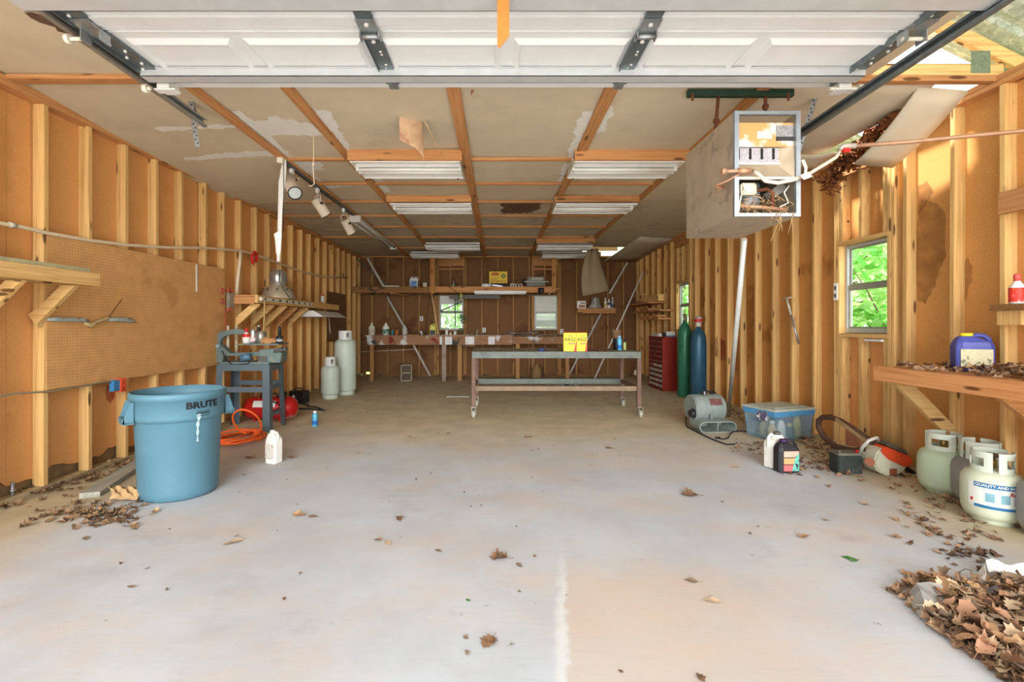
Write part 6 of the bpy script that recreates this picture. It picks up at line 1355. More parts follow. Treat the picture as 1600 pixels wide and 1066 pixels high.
s = MB(); r_, th = 1.008, .07
vs = [(a*hx*k, b*hy*k, z) for k, z in ((.985+.012, hh-th), (1.006, hh-.013)) for a, b in ((-1, -1), (1, -1), (1, 1), (-1, 1))]
s.add(vs, [(0, 1, 5, 4), (1, 2, 6, 5), (2, 3, 7, 6), (3, 0, 4, 7)]); s.build('blue_rim', mat('tote_rim_blue', (84, 158, 208), .4, alpha=.8), t)
MB().bb(-hx*1.002-.002, -hx*.99, -.12, .02, hh-.13, hh-.03).build('paper_label', mat('tote_label', (90, 84, 110), .6, c2=(226, 226, 226), thr=.5, scale=50), t)
# contents
GREYS = [mat('tote_item_tan', (190, 170, 120), .6), mat('tote_item_white', (214, 214, 206), .5), mat('tote_item_dark', (96, 104, 96), .6), mat('tote_item_yellow', (206, 196, 110), .5), mat('tote_item_brown', (166, 128, 84), .6)]
for k, (x, y, rr, h_) in enumerate(((-.18, -.08, .05, .2), (-.07, -.1, .045, .24), (.05, -.1, .05, .16), (.16, -.1, .04, .27), (.22, .0, .035, .18), (-.12, .06, .06, .22), (.05, .08, .06, .2))):
    w_ = Matrix.Rotation(ang, 3, 'Z') @ V(x, y, .01)
    bottle('bottle', 'bottle among the odds and ends inside the cloudy tote', 'bottle', tuple(tc_+w_), rr, h_, GREYS[k % 5], .04, GREYS[(k+1) % 5], 'bottles in the plastic tote', neck=.5, n=12)
# jugs on the floor
jug('jug', 'white antifreeze-style jug behind the black jug on the floor at right', tuple(FL(1217, 733)+V(0, .06, 0)), .17, .12, .32, PLW, mat('dark_grey', (90, 88, 84), .5), R(200), handle='side')
jb = jug('jug', 'black jug with a colourful label on the floor at right', tuple(FL(1233, 739)+V(0, .04, 0)), .19, .11, .285, mat('jug_black', (40, 38, 42), .5, var=.1), mat('purple_cap', (60, 40, 76), .5), R(4))
for k, (c, z) in enumerate((((214, 170, 150), .165), ((222, 164, 110), .105), ((222, 110, 110), .045))): MB().bb(-.062, .075, -.0575, -.0555, z-.026, z+.026).build('label_stripe', mat('label_stripe_%s' % 'abc'[k], c, .6, var=.1), jb)
MB().add([(.075, -.059, .02), (.075, -.059, .17), (.045, -.059, .15), (.01, -.059, .02)], [(0, 1, 2, 3)]).build('label_corner', mat('label_teal', (110, 190, 170), .6, c2=(40, 44, 48), thr=.52, scale=60), jb)
# battery
b_ = FL(1325, 742)+V(.03, .07, 0); t = thing('car_battery', 'dirty black car battery on the floor by the chainsaw', 'battery', tuple(b_), R(-3))
BAT = mat('battery_black', (46, 52, 48), .6, var=.25, scale=20, c2=(84, 86, 74), thr=.6)
MB().bb(-.1, .1, -.065, .065, 0, .165).build('case', BAT, t, bevel=.006); MB().bb(-.103, .103, -.069, .069, .16, .18).build('lid', mat('battery_lid', (110, 106, 92), .7, var=.2), t, bevel=.004)
MB().cyl((.075, -.04, .178), (.075, -.04, .2), .014, n=10).build('terminal', RED, t); MB().box((.078, -.04, .195), (.04, .02, .012)).build('terminal_clamp', RED, t); MB().cyl((-.075, -.04, .178), (-.075, -.04, .195), .012, n=10).build('terminal', ZND, t)
MB().bb(-.09, .09, -.068, -.065, .05, .055).bb(-.09, .09, -.068, -.065, .12, .125).build('rib', BAT, t)
# chainsaw with a bow bar
SAWO = mat('saw_orange', (226, 84, 44), .5, var=.08); SAWW = mat('saw_cream', (206, 206, 180), .5, var=.12)
c0 = V(3.33, 4.38, fz(3.33, 4.38)); t = thing('chainsaw', 'orange and white chainsaw with a bow bar leaning by the right wall', 'chainsaw', tuple(c0))
ZQ = 4.14
def zs_(px): return ZQ+max(0, 1356-px)/76*.6
def cp(px, py, d=0): return P(px, py, zs_(px)+d)
bar = [cp(x, y, -.0+.0) for x, y in ((1356, 704), (1330, 704), (1306, 698), (1288, 684), (1279, 668), (1279, 657), (1286, 652), (1298, 652), (1312, 657), (1330, 668), (1350, 682), (1366, 694))]
mbx = MB(); mbx.tube(bar, .026, 8); pt(t, mbx, 'bow_bar', mat('bow_bar_brown', (92, 66, 54), .6, .3, var=.2))
pt(t, MB().bar(cp(1306, 655, -.03), cp(1356, 692, -.03), .012, .03, (0, 0, 1)), 'guide_bar', mat('bar_tan', (178, 150, 112), .6, .2, var=.15))
ga = [cp(x, y, -.03) for x, y in ((1322, 670), (1342, 678), (1346, 700), (1322, 696))]
pt(t, MB().sheet([[ga[0], ga[1]], [ga[3], ga[2]]], .008, False), 'guard_plate', mat('plate_rust', (146, 92, 66), .7, var=.2))
bodyp = [((x-777)*ZQ/FPX, EYE-(y-508)*ZQ/FPX) for x, y in ((1354, 702), (1364, 694), (1392, 706), (1404, 716), (1394, 732), (1376, 740), (1356, 732), (1348, 718))]
pt(t, MB().prism(bodyp, 'y', ZQ-.12, ZQ+.05), 'engine_case', SAWW, bevel=.012)
topp = [((x-777)*ZQ/FPX, EYE-(y-508)*ZQ/FPX) for x, y in ((1358, 700), (1366, 692), (1404, 708), (1408, 718), (1396, 724), (1370, 712))]
pt(t, MB().prism(topp, 'y', ZQ-.135, ZQ+.06), 'top_cover', SAWO, bevel=.01)
fp = [((x-777)*ZQ/FPX, EYE-(y-508)*ZQ/FPX) for x, y in ((1368, 691), (1374, 686), (1400, 699), (1403, 707))]
pt(t, MB().prism(fp, 'y', ZQ-.11, ZQ+.04), 'air_filter', mat('filter_dark', (104, 92, 76), .8, var=.2), bevel=.006)
pt(t, MB().tube([cp(1343, 710, -.16), cp(1348, 698, -.18), cp(1358, 688, -.18), cp(1370, 684, -.16), cp(1372, 690, -.1)], .014, 8), 'front_handle', ALS)
pt(t, MB().tube([cp(1396, 722, -.05), cp(1408, 726, -.05), cp(1418, 734, -.05), cp(1428, 740, -.05), cp(1424, 746, -.05), cp(1408, 742, -.05), cp(1392, 738, -.05)], .02, 8), 'rear_handle', BLK)
pt(t, MB().cyl(cp(1359, 722, -.14), cp(1359, 722, -.12), .036, n=16), 'starter_cover', mat('starter_rust', (150, 84, 54), .6)); pt(t, MB().bb(cp(1372, 730).x, cp(1382, 730).x, ZQ-.13, ZQ-.118, cp(1377, 736).z, cp(1377, 726).z), 'badge', mat('starter_rust', (150, 84, 54), .6))
# ================================================================== right bench
XF = 3.0
PNK = wood('pinkish_pine_y', (228, 164, 108), (194, 122, 70), 'y')
t = thing('wall_bench', 'pine wall bench covered in dead leaves by the right side of the door', 'bench', (3.3, 3.0, .88))
pt(t, MB().bb(XF, XF+.04, 1.6, 3.81, .88, .993), 'fascia', PNK, bevel=.003)
pt(t, MB().bb(XF+.042, RX-.002, 1.6, 3.78, .958, .99), 'bench_top', OWY, bevel=.003)
pt(t, MB().bb(RX-.035, RX-.003, 1.6, 3.62, .995, 1.045), 'back_cleat', BWX)
for yb, z0 in ((3.755, .47), (3.0, .6)): pt(t, MB().prism([(RX-.003, z0-.07), (RX-.003, z0+.06), (XF+.16, .955), (XF+.045, .955), (XF+.045, .93)], 'y', yb-.02, yb+.02), 'brace', WXm if yb > 3.5 else OWX)
one(MB().box((3.27, 3.72, .945), (.05, .03, .02)), 'blue_clip', mat('blue_clip', (50, 120, 190), .5), 'small blue clip under the near edge of the right wall bench', 'clip')
r = random.Random(21); pts = [V(r.uniform(3.03, 3.5), r.uniform(2.5, 3.76), .999+r.random()*.02) for _ in range(170)]+[V(r.uniform(3.2, 3.5), r.uniform(2.6, 3.3), 1.02+r.random()*.04) for _ in range(90)]
leaf_stuff('bench_litter', 'dead leaves strewn over the right wall bench', 'leaves', pts, LIT, (.04, .09), 8, 1.0, .6)
PUR = mat('jug_purple', (76, 82, 160), .45, var=.08, scale=8); 
pj = jug('jug', 'purple-blue jug with a yellow cap on the right wall bench', (3.40, 3.42, .992), .215, .13, .27, PUR, YEL, R(-22), mat('label_cream_print', (206, 196, 160), .6, c2=(120, 120, 90), thr=.56, scale=50), lz=(.12, .58))
# small bracket shelf and its bottle
z0 = 1.46; t = thing('bracket_shelf', 'tiny wooden bracket shelf on a right wall stud near the edge', 'shelf', (3.5, 3.2, z0-.05))
pt(t, MB().bb(3.40, RX-.002, 2.75, 3.30, z0-.04, z0), 'shelf_board', BWX, bevel=.002); pt(t, MB().bb(3.45, RX-.002, 3.14, 3.30, z0-.14, z0-.041), 'block', WZ, bevel=.003)
bottle('bottle', 'red and white squeeze bottle on the tiny bracket shelf', 'bottle', (3.485, 3.2, z0), .042, .205, PLW, .05, mat('cap_pink_red', (216, 90, 80), .5), lab=(.1, .7), labm=mat('label_red_white_yellow', (226, 60, 48), .5, c2=(240, 232, 220), thr=.54, scale=24, c3=(244, 190, 60), thr3=.6, scale3=16), neck=.4)
one(MB().bb(RX-.045, RX-.003, 1.6, 3.37, 2.10, 2.25), 'wall_plank', OWY, 'rough plank nailed level across the right wall studs near the door', 'plank')
# hoe on the wall
t = thing('tee_rod', 'grey T-headed rod leaning on the right wall left of the window', 'rod', tuple(WX(1248, 537, 3.56)))
pt(t, MB().tube([WX(1248, 537, 3.57), WX(1236, 492, 3.53)], .012, 8), 'rod', ZN); pt(t, MB().tube([WX(1236, 492, 3.53), WX(1229, 467, 3.50)], .014, 8), 'socket', mat('pale_socket', (206, 196, 176), .5, .3)); pt(t, MB().tube([WX(1222, 467.5, 3.5), WX(1229, 466, 3.49), WX(1236, 465, 3.5)], .012, 6), 'head', mat('pale_socket', (206, 196, 176), .5, .3))
# double outlet on the double stud
p = WX(1306, 456, RX-.006); t = thing('switch_plate', 'white double switch on the stud beside the right window', 'switch', tuple(p)); pt(t, MB().bb(RX-.012, RX-.001, p.y-.03, p.y+.03, p.z-.09, p.z+.09), 'plate', PLW, bevel=.003)
for dz in (-.04, .04): pt(t, MB().bb(RX-.018, RX-.012, p.y-.012, p.y+.012, p.z+dz-.02, p.z+dz+.02), 'toggle', mat('dark_grey', (90, 88, 84), .5))
one(MB().bb(RX-.03, RX-.003, 4.42, 4.62, 1.165, 1.185), 'sill_paper', WHT, 'white folded paper tucked under the right window sill', 'paper')
# near propane tanks
TPG = mat('tank_mint', (196, 214, 184), .45, var=.06, scale=5, c3=(180, 184, 146), thr3=.62, scale3=4); TPY = mat('tank_grey', (150, 148, 144), .5, .1, var=.08); TPW = mat('tank_cream', (214, 222, 196), .45, var=.06, scale=5, c3=(190, 176, 140), thr3=.62, scale3=4)
def bbq(lb, x, y, m, rz, wrap=None):
    t = thing('propane_tank', lb, 'gas cylinder', tuple(on(x, y)), rz); r_ = .155
    MB().lathe([(r_*.6, .03), (r_*.85, .035), (r_*.97, .075), (r_, .13), (r_, .25), (r_*.97, .285), (r_*.85, .315), (r_*.6, .335), (r_*.2, .345), (0, .346)], n=44).build('body', m, t)
    MB().lathe([(r_*.66, 0), (r_*.68, .0), (r_*.68, .05), (r_*.65, .05)], n=36, cap=False).build('foot_ring', m, t)
    MB().lathe([(r_*1.004, .187), (r_*1.008, .19), (r_*1.004, .193)], n=44, cap=False).build('weld_seam', m, t)
    rc = .105; n = 48; c = MB()
    for i in range(n):
        a0, a1 = 2*math.pi*i/n, 2*math.pi*(i+1)/n; ph = i % 16
        if ph in (14, 15): zs = []
        elif 3 <= ph <= 10: zs = [(.325, .362), (.415, .455)]
        else: zs = [(.325, .455)]
        for q0, q1 in zs:
            vs = [(q*math.cos(a), q*math.sin(a), z) for q in (rc, rc-.007) for a in (a0, a1) for z in (q0, q1)]
            c.add(vs, [(0, 1, 3, 2), (4, 6, 7, 5), (1, 5, 7, 3), (0, 2, 6, 4), (0, 4, 5, 1), (2, 3, 7, 6)])
    c.build('collar', mat('collar_pale', (214, 222, 206), .45, var=.06), t)
    v = MB().lathe([(.022, .34), (.022, .40), (.014, .405), (.014, .415)], n=12).build('valve', mat('brass', (176, 146, 84), .4, .7), t); MB().lathe([(.034, .415), (.036, .42), (.034, .435), (0, .437)], n=12).build('valve_knob', mat('brass_dark', (120, 104, 80), .5, .5), v)
    return t
bbq('mint-green propane tank nearest the chainsaw, without a label', 3.385, 3.62, TPG, R(40))
bbq('grey propane tank squeezed behind the labelled tank', 3.41, 3.37, TPY, R(60))
lb_t = bbq('cream propane tank with the big blue and white safety label', 3.215, 3.10, TPW, 0)
ed = bbq('grey propane tank cut off at the right edge of the view', 3.30, 2.83, TPY, R(20))
# printed wrap on the labelled tank: curved patches just proud of the shell
azc = math.atan2(-3.10, -3.215)+R(8)
def patch(t, a0, a1, z0, z1, m, name, rr=.1562, parent=None, n=16):
    vs = [(rr*math.cos(a0+(a1-a0)*i/n), rr*math.sin(a0+(a1-a0)*i/n), z) for z in (z0, z1) for i in range(n+1)]
    return MB().add(vs, [(i, i+1, n+2+i, n+1+i) for i in range(n)], True).build(name, m, parent or t)
BLU = mat('label_strong_blue', (40, 112, 160), .5); WLB = mat('label_white_wrap', (226, 230, 222), .5, var=.04)
wr_ = patch(lb_t, azc-R(52), azc+R(62), .115, .27, WLB, 'label_wrap')
patch(lb_t, azc-R(40), azc+R(62), .24, .27, BLU, 'blue_band', .1566, wr_); patch(lb_t, azc-R(40), azc+R(62), .112, .13, BLU, 'blue_band', .1566, wr_)
def ctext(txt, size, az, z, m, nm, rr=.1572, sq=1, shear=0, bold=.0, par=None):
    return text_mb(txt, size, lambda u, v: (rr*math.cos(az+u*sq/rr), rr*math.sin(az+u*sq/rr), z+v), shear=shear, bold=bold).build(nm, m, par or lb_t)
ctext('QUALITY AND SAFETY', .0225, azc+R(6), .255, WHT, 'lettering', par=wr_, bold=.0006, sq=1.05)
ctext('Rapid', .034, azc+R(34), .216, mat('label_red_print', (196, 40, 44), .5), 'lettering', par=wr_, shear=.3, bold=.001)
for k in range(4): patch(lb_t, azc+R(28), azc+R(46-3*(k % 2)), .185-.012*k, .188-.012*k, mat('print_grey', (120, 120, 120), .6), 'print_line', .1568, wr_, 6)
for a in (-20, 6): patch(lb_t, azc+R(a), azc+R(a+16), .155, .21, mat('label_pale_blue', (130, 176, 190), .5), 'picture_block', .1566, wr_, 6)
patch(lb_t, azc-R(47), azc-R(42), .145, .165, mat('label_red_print', (196, 40, 44), .5), 'red_diamond', .1568, wr_, 2)
ea = math.atan2(-2.83, -3.30)-R(24)
ew = patch(ed, ea-R(30), ea+R(50), .21, .265, WLB, 'label_wrap'); 
MB().add([(.1568*math.cos(ea-R(12)+d), .1568*math.sin(ea-R(12)+d), z) for d, z in ((0, .215), (R(7), .24), (0, .262), (-R(7), .24))], [(0, 1, 2, 3)]).build('red_diamond', mat('label_red_print', (196, 40, 44), .5), ew)

# ================================================================== leaves on the slab
def leaf_obj(px, py, size, shape, m, rz, curl, lb, seed, group=None, name='leaf'):
    p = FL(px, py); mb = leaf_mesh(shape, size, curl*.5, seed)
    o = mb.build(name, m, None, (p.x, p.y, p.z+.004), 0, False); o.rotation_euler = (0, 0, rz)
    return tag(o, lb, 'leaf', group)
L_ = LEAFM
for k, (px, py, s, sh_, m, rz, cu, lb) in enumerate([
    (763, 1005, .085, OAK, 1, 2.6, .5, 'single brown oak leaf lying flat near the front of the floor'), (467, 806, .12, CURL, 0, 1.2, 1.2, 'large tan curled leaf left of centre on the floor'), (488, 808, .08, OVAL, 3, 1.4, .8, 'grey leaf just right of the large tan curled leaf'),
    (624, 812, .08, CURL, 1, .3, 1.8, 'small crumpled brown leaf left of the floor centre'), (606, 849, .07, OVAL, 2, .4, .5, 'pale oval leaf left of the floor centre'), (591, 845, .06, CURL, 3, 1.5, 1.2, 'small grey leaf touching the pale oval leaf'),
    (685, 862, .055, CURL, 3, 1.0, 1.2, 'small dark grey curled leaf near the floor centre'), (779, 874, .11, OAK, 1, 1.5, 1.8, 'crumpled dark brown leaf at the centre of the floor'), (811, 884, .055, OVAL, 3, .5, .6, 'small greyish leaf right of the crumpled dark leaf'),
    (1077, 775, .14, OAK, 1, 1.4, 1.2, 'dark dry leaf alone right of centre on the floor'), (1080, 909, .07, OVAL, 3, 1.3, 1.0, 'grey-white curled leaf in front of the right window'), (1112, 940, .085, OVAL, 2, 1.4, .6, 'pale green-tan leaf on the right of the floor'),
    (363, 849, .12, OVAL, 2, 2.2, .8, 'whitish leaf in front of the grey bin'), (469, 897, .03, CURL, 3, .2, 1, 'tiny grey leaf at the left front of the floor'), (444, 937, .03, CURL, 1, .5, 1, 'tiny brown leaf at the far left front of the floor'),
    (728, 998, .035, CURL, 3, .8, 1.4, 'tiny dark leaf left of the flat oak leaf'), (730, 1022, .035, CURL, 3, .2, 1.4, 'tiny dark leaf just below left of the flat oak leaf'), (1095, 1061, .05, CURL, 1, .2, 1.2, 'brown leaf tip at the front edge right of centre'),
    (970, 1051, .025, CURL, 1, .9, 1.2, 'tiny brown leaf at the front edge near centre'), (1256, 840, .085, CURL, 0, 1.9, 1.4, 'tan broken leaf alone on the right floor'), (1291, 814, .05, CURL, 3, 1.2, 1, 'thin grey leaf scrap behind the tan broken leaf'),
    (1148, 730, .1, OVAL, 2, 1.5, .6, 'pale leaf on the floor in front of the white jug'), (640, 683, .07, CURL, 0, .8, 1, 'tan leaf scrap at the middle distance, left of the table'), (700, 678, .06, CURL, 1, 1.9, 1, 'dark leaf scrap in front of the table left caster'),
    (762, 721, .05, OVAL, 2, .9, .5, 'pale leaf scrap in front of the table'), (825, 684, .12, CURL, 0, 1.5, 1.2, 'tan leaf on the floor in front of the rolling table'), (952, 701, .1, CURL, 1, 1.1, 1, 'dark leaf below the right table caster'),
    (512, 640, .09, OVAL, 2, 1.2, .4, 'pale scrap beside the short propane cylinder'), (560, 708, .08, OVAL, 2, 1.7, .5, 'pale leaf behind the lone white jug'), (455, 716, .1, CURL, 1, 1.3, 1.3, 'brown leaf right beside the lone white jug'),
    (392, 716, .14, CURL, 0, 1.5, 1.2, 'tan leaf between the grey bin and the white jug'), (205, 918, .05, OVAL, 3, 1.4, .6, 'grey leaf scrap on the left front floor'), (134, 842, .07, OVAL, 3, .8, .6, 'dark leaf scrap at the far left floor'), (1420, 899, .08, CURL, 0, 1.4, 1.2, 'brown leaf just behind the leaf pile')]):
    leaf_obj(px, py, s, sh_, L_[m], rz, cu, lb, k)
leaf_obj(1326, 873, .07, OVAL, GREENL, 1.1, .3, 'small fresh green leaf, left of a pair on the right floor', 77); leaf_obj(1334, 877, .06, OVAL, mat('green_leaf_dull', (96, 136, 84), .6), 1.9, .3, 'small dull green leaf touching the fresh green leaf', 78)
leaf_obj(731, 939, .028, OVAL, GREENL, 1.0, .2, 'tiny green leaf near the front centre of the floor', 79)
# pile at the front right
r = random.Random(33); pts = []
for k in range(900):
    u, v_ = r.random(), r.random()
    px, py = 1390+u*240, 905+v_*200
    # pile outline: diagonal lower-left edge
    if py > 925+(px-1385)*.78 or py < 900+12*math.sin(px*.05): continue
    p = FL(px, py); d = min(1, (px-1380)/160); pts.append(p+V(0, 0, .004+r.random()*.035*d))
leaf_stuff('leaf_pile', 'drift of dead leaves at the front right of the floor', 'leaves', pts, LIT, (.035, .085), 14, 1.3, .7)
tw = MB()
for k in range(60):
    p = r.choice(pts); a = r.uniform(-.8, .4); d = V(math.cos(a), math.sin(a), r.uniform(-.02, .06))*r.uniform(.05, .2); tw.tube([p+V(0, 0, .02), p+d*.5+V(0, 0, .03), p+d+V(0, 0, .01)], .002, 3)
tag(tw.build('twigs', mat('twig_brown', (96, 72, 54), .9)), 'thin twigs lying in the leaf drift at the front right', 'twigs', None, 'stuff')
GP = 'big leaves on top of the front right leaf drift'
big = [leaf_mesh(s_, 1, c_, i+40) for i, (s_, c_) in enumerate([(OAK, .4), (OVAL, .6), (CURL, .6), (OAK, .8), (OVAL, 1.0)])]
bigm = {}
for k in range(90):
    p = r.choice(pts); i = r.randrange(5); mi = r.randrange(5); 
    if (i, mi) not in bigm:
        o = big[i].build('leaf', LEAFM[mi], None, None, 0, False); bigm[(i, mi)] = o
    else: o = copy_at(bigm[(i, mi)]); o.name = 'leaf'
    s = r.uniform(.05, .11); o.location = p+V(0, 0, .03+.01*r.random()); o.scale = (s, s, s); o.rotation_euler = (r.gauss(0, .35), r.gauss(0, .35), r.uniform(0, 6.28))
    tag(o, 'big dry oak or elm leaf on top of the front right leaf drift', 'leaf', GP)
BAG = mat('clear_bag', (206, 208, 206), .15, var=.06, scale=10, alpha=.5, spec=.7)
q = lambda px, py, h: FL(px, py)+V(0, 0, h)
g = [[q(1418, 935, .02), q(1432, 931, .06), q(1452, 932, .07), q(1475, 931, .05)], [q(1422, 945, .015), q(1438, 945, .07), q(1458, 946, .05), q(1470, 940, .04)], [q(1430, 960, .01), q(1444, 958, .05), q(1462, 960, .06), q(1482, 958, .02)], [q(1446, 975, .005), q(1456, 973, .03), q(1466, 975, .03), q(1484, 972, .01)], [q(1458, 982, .003), q(1463, 981, .008), q(1468, 981, .008), q(1474, 978, .004)]]
one(MB().sheet(g, .0015, False), 'clear_bag', BAG, 'crumpled clear plastic bag at the edge of the leaf drift', 'bag')
g = [[q(1526, 906, .03), q(1538, 904, .07)], [q(1530, 916, .03), q(1541, 915, .06)], [q(1534, 922, .02), q(1539, 922, .03)]]
one(MB().sheet(g, .002, False), 'white_scrap', WHT, 'small white plastic scrap on the leaf drift', 'scrap')
g = grid(q(1540, 900, .08), q(1640, 914, .08), q(1545, 907, .04), q(1640, 922, .04), 2, 10, lambda u, v: (0, 0, .012*math.sin(13*v)))
one(MB().sheet(g, .003, False), 'white_sheet', WHT, 'long strip of crumpled white plastic behind the leaf drift', 'plastic strip')
# litter along the walls
def band(f, n, seed, s, name, lb, m=LIT, tilt=.5):
    r = random.Random(seed); leaf_stuff(name, lb, 'leaves', [f(r) for _ in range(n)], m, s, seed, 1.1, tilt)
LIT2 = litter_mat('leaf_litter_left', (146, 116, 86), (112, 84, 60))
def fl_(px, py, h=.006): return FL(px, py)+V(0, 0, h)
band(lambda r: (lambda t: fl_(-60+290*t+r.gauss(0, 8), 800-95*t+r.gauss(0, 9), .006+.012*r.random()))(r.random()), 420, 51, (.03, .09), 'leaf_litter', 'dead leaves along the foot of the left wall', LIT2)
band(lambda r: fl_(r.gauss(150, 40), 806+r.gauss(0, 10)), 130, 52, (.03, .08), 'leaf_litter', 'thin leaf scraps in front of the grey plank', LIT2)
band(lambda r: (lambda t: V(3.5-abs(r.gauss(0, .16)), 3.0+t*5.2, 0)+V(0, 0, fz(3.4, 3.0+t*5.2)+.006+.012*r.random()))(r.random()), 380, 53, (.035, .085), 'leaf_litter', 'dead leaves along the foot of the right wall')
band(lambda r: fl_(r.gauss(1290, 42), r.gauss(722, 14)), 90, 54, (.03, .08), 'leaf_litter', 'leaf scraps between the tote and the car battery')
band(lambda r: fl_(r.gauss(1190, 26), r.gauss(700, 7)), 60, 58, (.03, .07), 'leaf_litter', 'leaf scraps in front of the plastic tote')
band(lambda r: fl_(r.gauss(1475, 40), r.gauss(800, 34)), 90, 55, (.03, .07), 'leaf_litter', 'leaf scraps in front of the propane tanks')
band(lambda r: fl_(r.gauss(1520, 26), r.gauss(868, 12)), 26, 56, (.03, .07), 'leaf_litter', 'dark leaf cluster between the labelled tank and the leaf drift', mat('leaf_dark', (104, 78, 60), .9, var=.3))
band(lambda r: V(r.uniform(-3.3, 3.3), r.uniform(1.9, 11.8), 0)+V(0, 0, .008), 240, 57, (.008, .03), 'floor_crumbs', 'tiny leaf crumbs scattered over the whole slab', mat('crumb_brown', (120, 98, 78), .9, var=.3))
# crumpled paper by the plank
g = grid(fl_(170, 785, .02), fl_(214, 786, .02), fl_(176, 768, .03), fl_(216, 769, .03), 6, 9, lambda u, v: (.02*math.sin(9*u), 0, .06*abs(math.sin(7*v+4*u))*math.sin(3*u+.1)))
one(MB().sheet(g, .004, False), 'paper_wad', mat('kraft_paper', (196, 162, 116), .9, var=.2), 'crumpled tan paper lying between the plank and the grey bin', 'paper')

# ================================================================== outdoors
def tree_leaves(name, lb, f, n, m, s, seed):
    r = random.Random(seed); mb = MB(); pr = [leaf_mesh(OVAL, 1, .25, i, False) for i in range(3)]
    for _ in range(n):
        q_ = pr[r.randrange(3)]; M = Matrix.Translation(f(r)) @ Matrix.Rotation(r.uniform(0, 6.28), 4, 'Z') @ Matrix.Rotation(r.gauss(.4, .5), 4, 'X') @ Matrix.Rotation(r.gauss(0, .5), 4, 'Y') @ Matrix.Scale(r.uniform(*s), 4)
        mb.add([M @ Vector(v) for v in q_.v], q_.f)
    return mb.build(name, m, None, None, 0, False)
def foliage_mat(name, c, c2):
    m = mat(name, c, .6, var=.3, scale=6, c2=c2, thr=.5); nt = m.node_tree; b = nt.nodes['Principled BSDF']
    t_ = nt.nodes.new('ShaderNodeBsdfTranslucent'); t_.inputs[0].default_value = srgb(190, 230, 150); mx = nt.nodes.new('ShaderNodeMixShader'); mx.inputs[0].default_value = .5
    nt.links.new(b.outputs[0], mx.inputs[1]); nt.links.new(t_.outputs[0], mx.inputs[2]); nt.links.new(mx.outputs[0], nt.nodes['Material Output'].inputs[0]); return m
FG = foliage_mat('foliage_bright', (172, 212, 142), (210, 234, 190)); FD = foliage_mat('foliage_deep', (110, 170, 84), (150, 200, 110)); FP = foliage_mat('foliage_pale', (168, 208, 140), (206, 226, 186))
BARK = mat('bark', (120, 104, 84), .9, var=.25, scale=10, bump=.4)
def tree(lb, x, y, h, cr, mf, n, seed, s=(.12, .26), grp=None, low=.25):
    t = thing('tree', lb, 'tree', (x, y, -.15), 0, grp); r = random.Random(seed)
    MB().tube([(0, 0, 0), (.05, .03, h*.3), (-.04, .05, h*.62), (0, 0, h*.9)], [.16, .13, .09, .03], 9).build('trunk', BARK, t)
    for k in range(5):
        a = r.uniform(0, 6.28); z = h*(.35+.1*k); MB().tube([(0, 0, z), (cr*.4*math.cos(a), cr*.4*math.sin(a), z+.3), (cr*.8*math.cos(a), cr*.8*math.sin(a), z+.5)], [.05, .035, .012], 6).build('branch', BARK, t)
    def f(r):
        while True:
            u = V(r.uniform(-1, 1), r.uniform(-1, 1), r.uniform(-1, 1))
            if u.length < 1 and u.length > .35*r.random()+.3: return V(u.x*cr, u.y*cr, h*(low+.5*(1-low))+u.z*h*(.5*(1-low)))
    o = tree_leaves('foliage', '', f, n, mf, s, seed); o.parent = t; o['kind'] = 'stuff'
    return t
tree('leafy tree close outside the right window', 6.0, 7.0, 3.7, 1.5, FG, 2600, 1, (.12, .24), None, .05)
tree('pale leafy tree further out beyond the right window', 9.0, 12.4, 5.5, 2.4, FP, 2600, 2, (.2, .4), None, .0)
tree('tall tree beyond the far right window', 6.6, 17, 6, 2.4, FP, 2400, 3, (.2, .4), None, .0)
FB = foliage_mat('foliage_muted', (150, 184, 124), (188, 212, 166))  # duller green for the trees behind the back windows
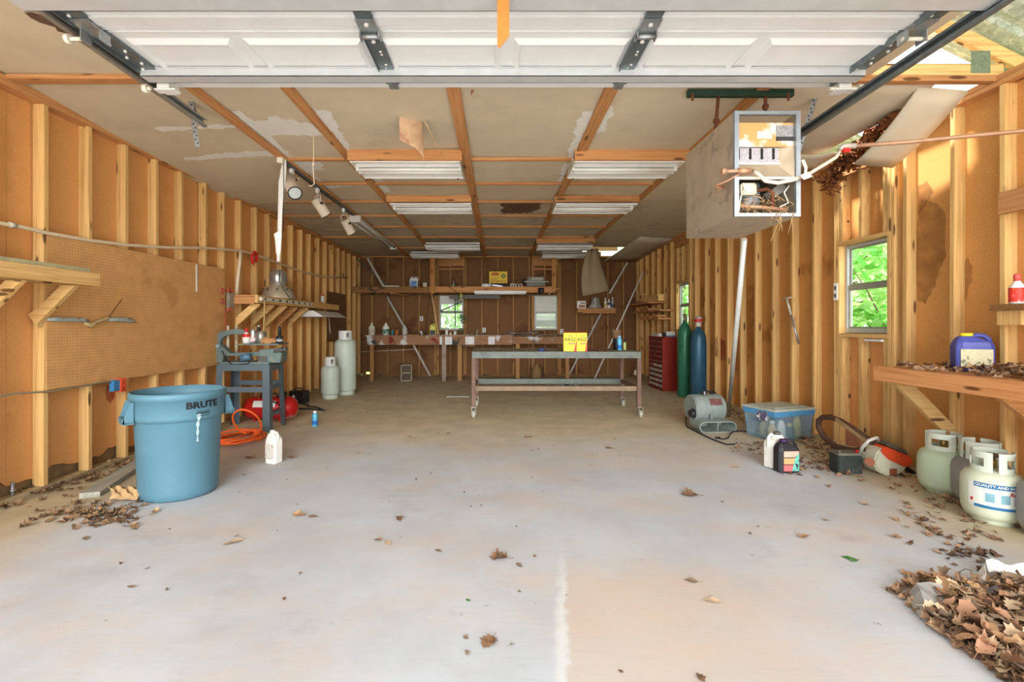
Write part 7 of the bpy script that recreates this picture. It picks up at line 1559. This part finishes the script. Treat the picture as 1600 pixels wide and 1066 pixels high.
tree('bushy tree behind the left back window', -2.4, 17.5, 5, 2.2, FB, 3000, 4, (.2, .36), None, -.35)
tree('bushy tree behind the right back window', 2.6, 19.5, 5, 2.2, FB, 2600, 5, (.2, .36), None, -.35)
tree('large tree behind the right side woods', 15.0, 15.0, 6, 3.2, FG, 2600, 6, (.3, .5), None, .0)
tree('large tree in the woods beside the right window', 10.0, 8.6, 4.8, 2.2, FD, 2200, 7, (.3, .5), None, .0)
# a leafy branch right outside the window
t = thing('window_branch', 'leafy branch hanging just outside the right window', 'branch', (4.7, 6.2, 1.2))
bq = [V(5.4, 6.3, .9), V(5.0, 6.15, 1.3), V(4.65, 6.0, 1.75), V(4.4, 5.9, 2.0)]; pt(t, MB().tube(bq, [.02, .014, .01, .004], 6), 'stem', BARK)
bq2 = [V(5.6, 6.9, 2.7), V(5.1, 6.5, 2.35), V(4.7, 6.2, 2.1)]; pt(t, MB().tube(bq2, [.018, .012, .004], 6), 'stem', BARK)
def fb(r):
    c = r.choice([(4.75, 6.1, 1.35), (4.6, 5.95, 1.5), (5.0, 6.3, 1.2), (4.9, 6.3, 2.15), (4.7, 6.1, 2.05), (5.1, 6.6, 2.3)]); return V(c[0]+r.gauss(0, .16), c[1]+r.gauss(0, .16), c[2]+r.gauss(0, .12))
o = tree_leaves('foliage', '', fb, 200, foliage_mat('foliage_vivid', (52, 148, 44), (80, 172, 62)), (.1, .2), 31); o.parent = t; o.location = -Vector(t.location); o['kind'] = 'stuff'
# pale shed seen through the right back window
t = thing('shed', 'pale shed with dark band beyond the right back window', 'shed', (2.3, 15.6, -.15))
for k in range(14): MB().bb(-1.6, 1.6, -.01-.008*(k % 2), .03, .2*k, .2*k+.19).build('siding_board', SID, t)
MB().bb(-1.7, 1.7, -.3, .3, 1.42, 1.62).build('window_band', mat('shed_dark_glass', (90, 100, 84), .4), t); MB().prism([(-.5, 2.75), (1.5, 2.75), (.5, 3.3)], 'x', -1.8, 1.8).build('roof', mat('shed_roof', (190, 192, 188), .6), t)

# the stud pattern object is not part of the scene
bpy.data.objects.remove(stud_me)
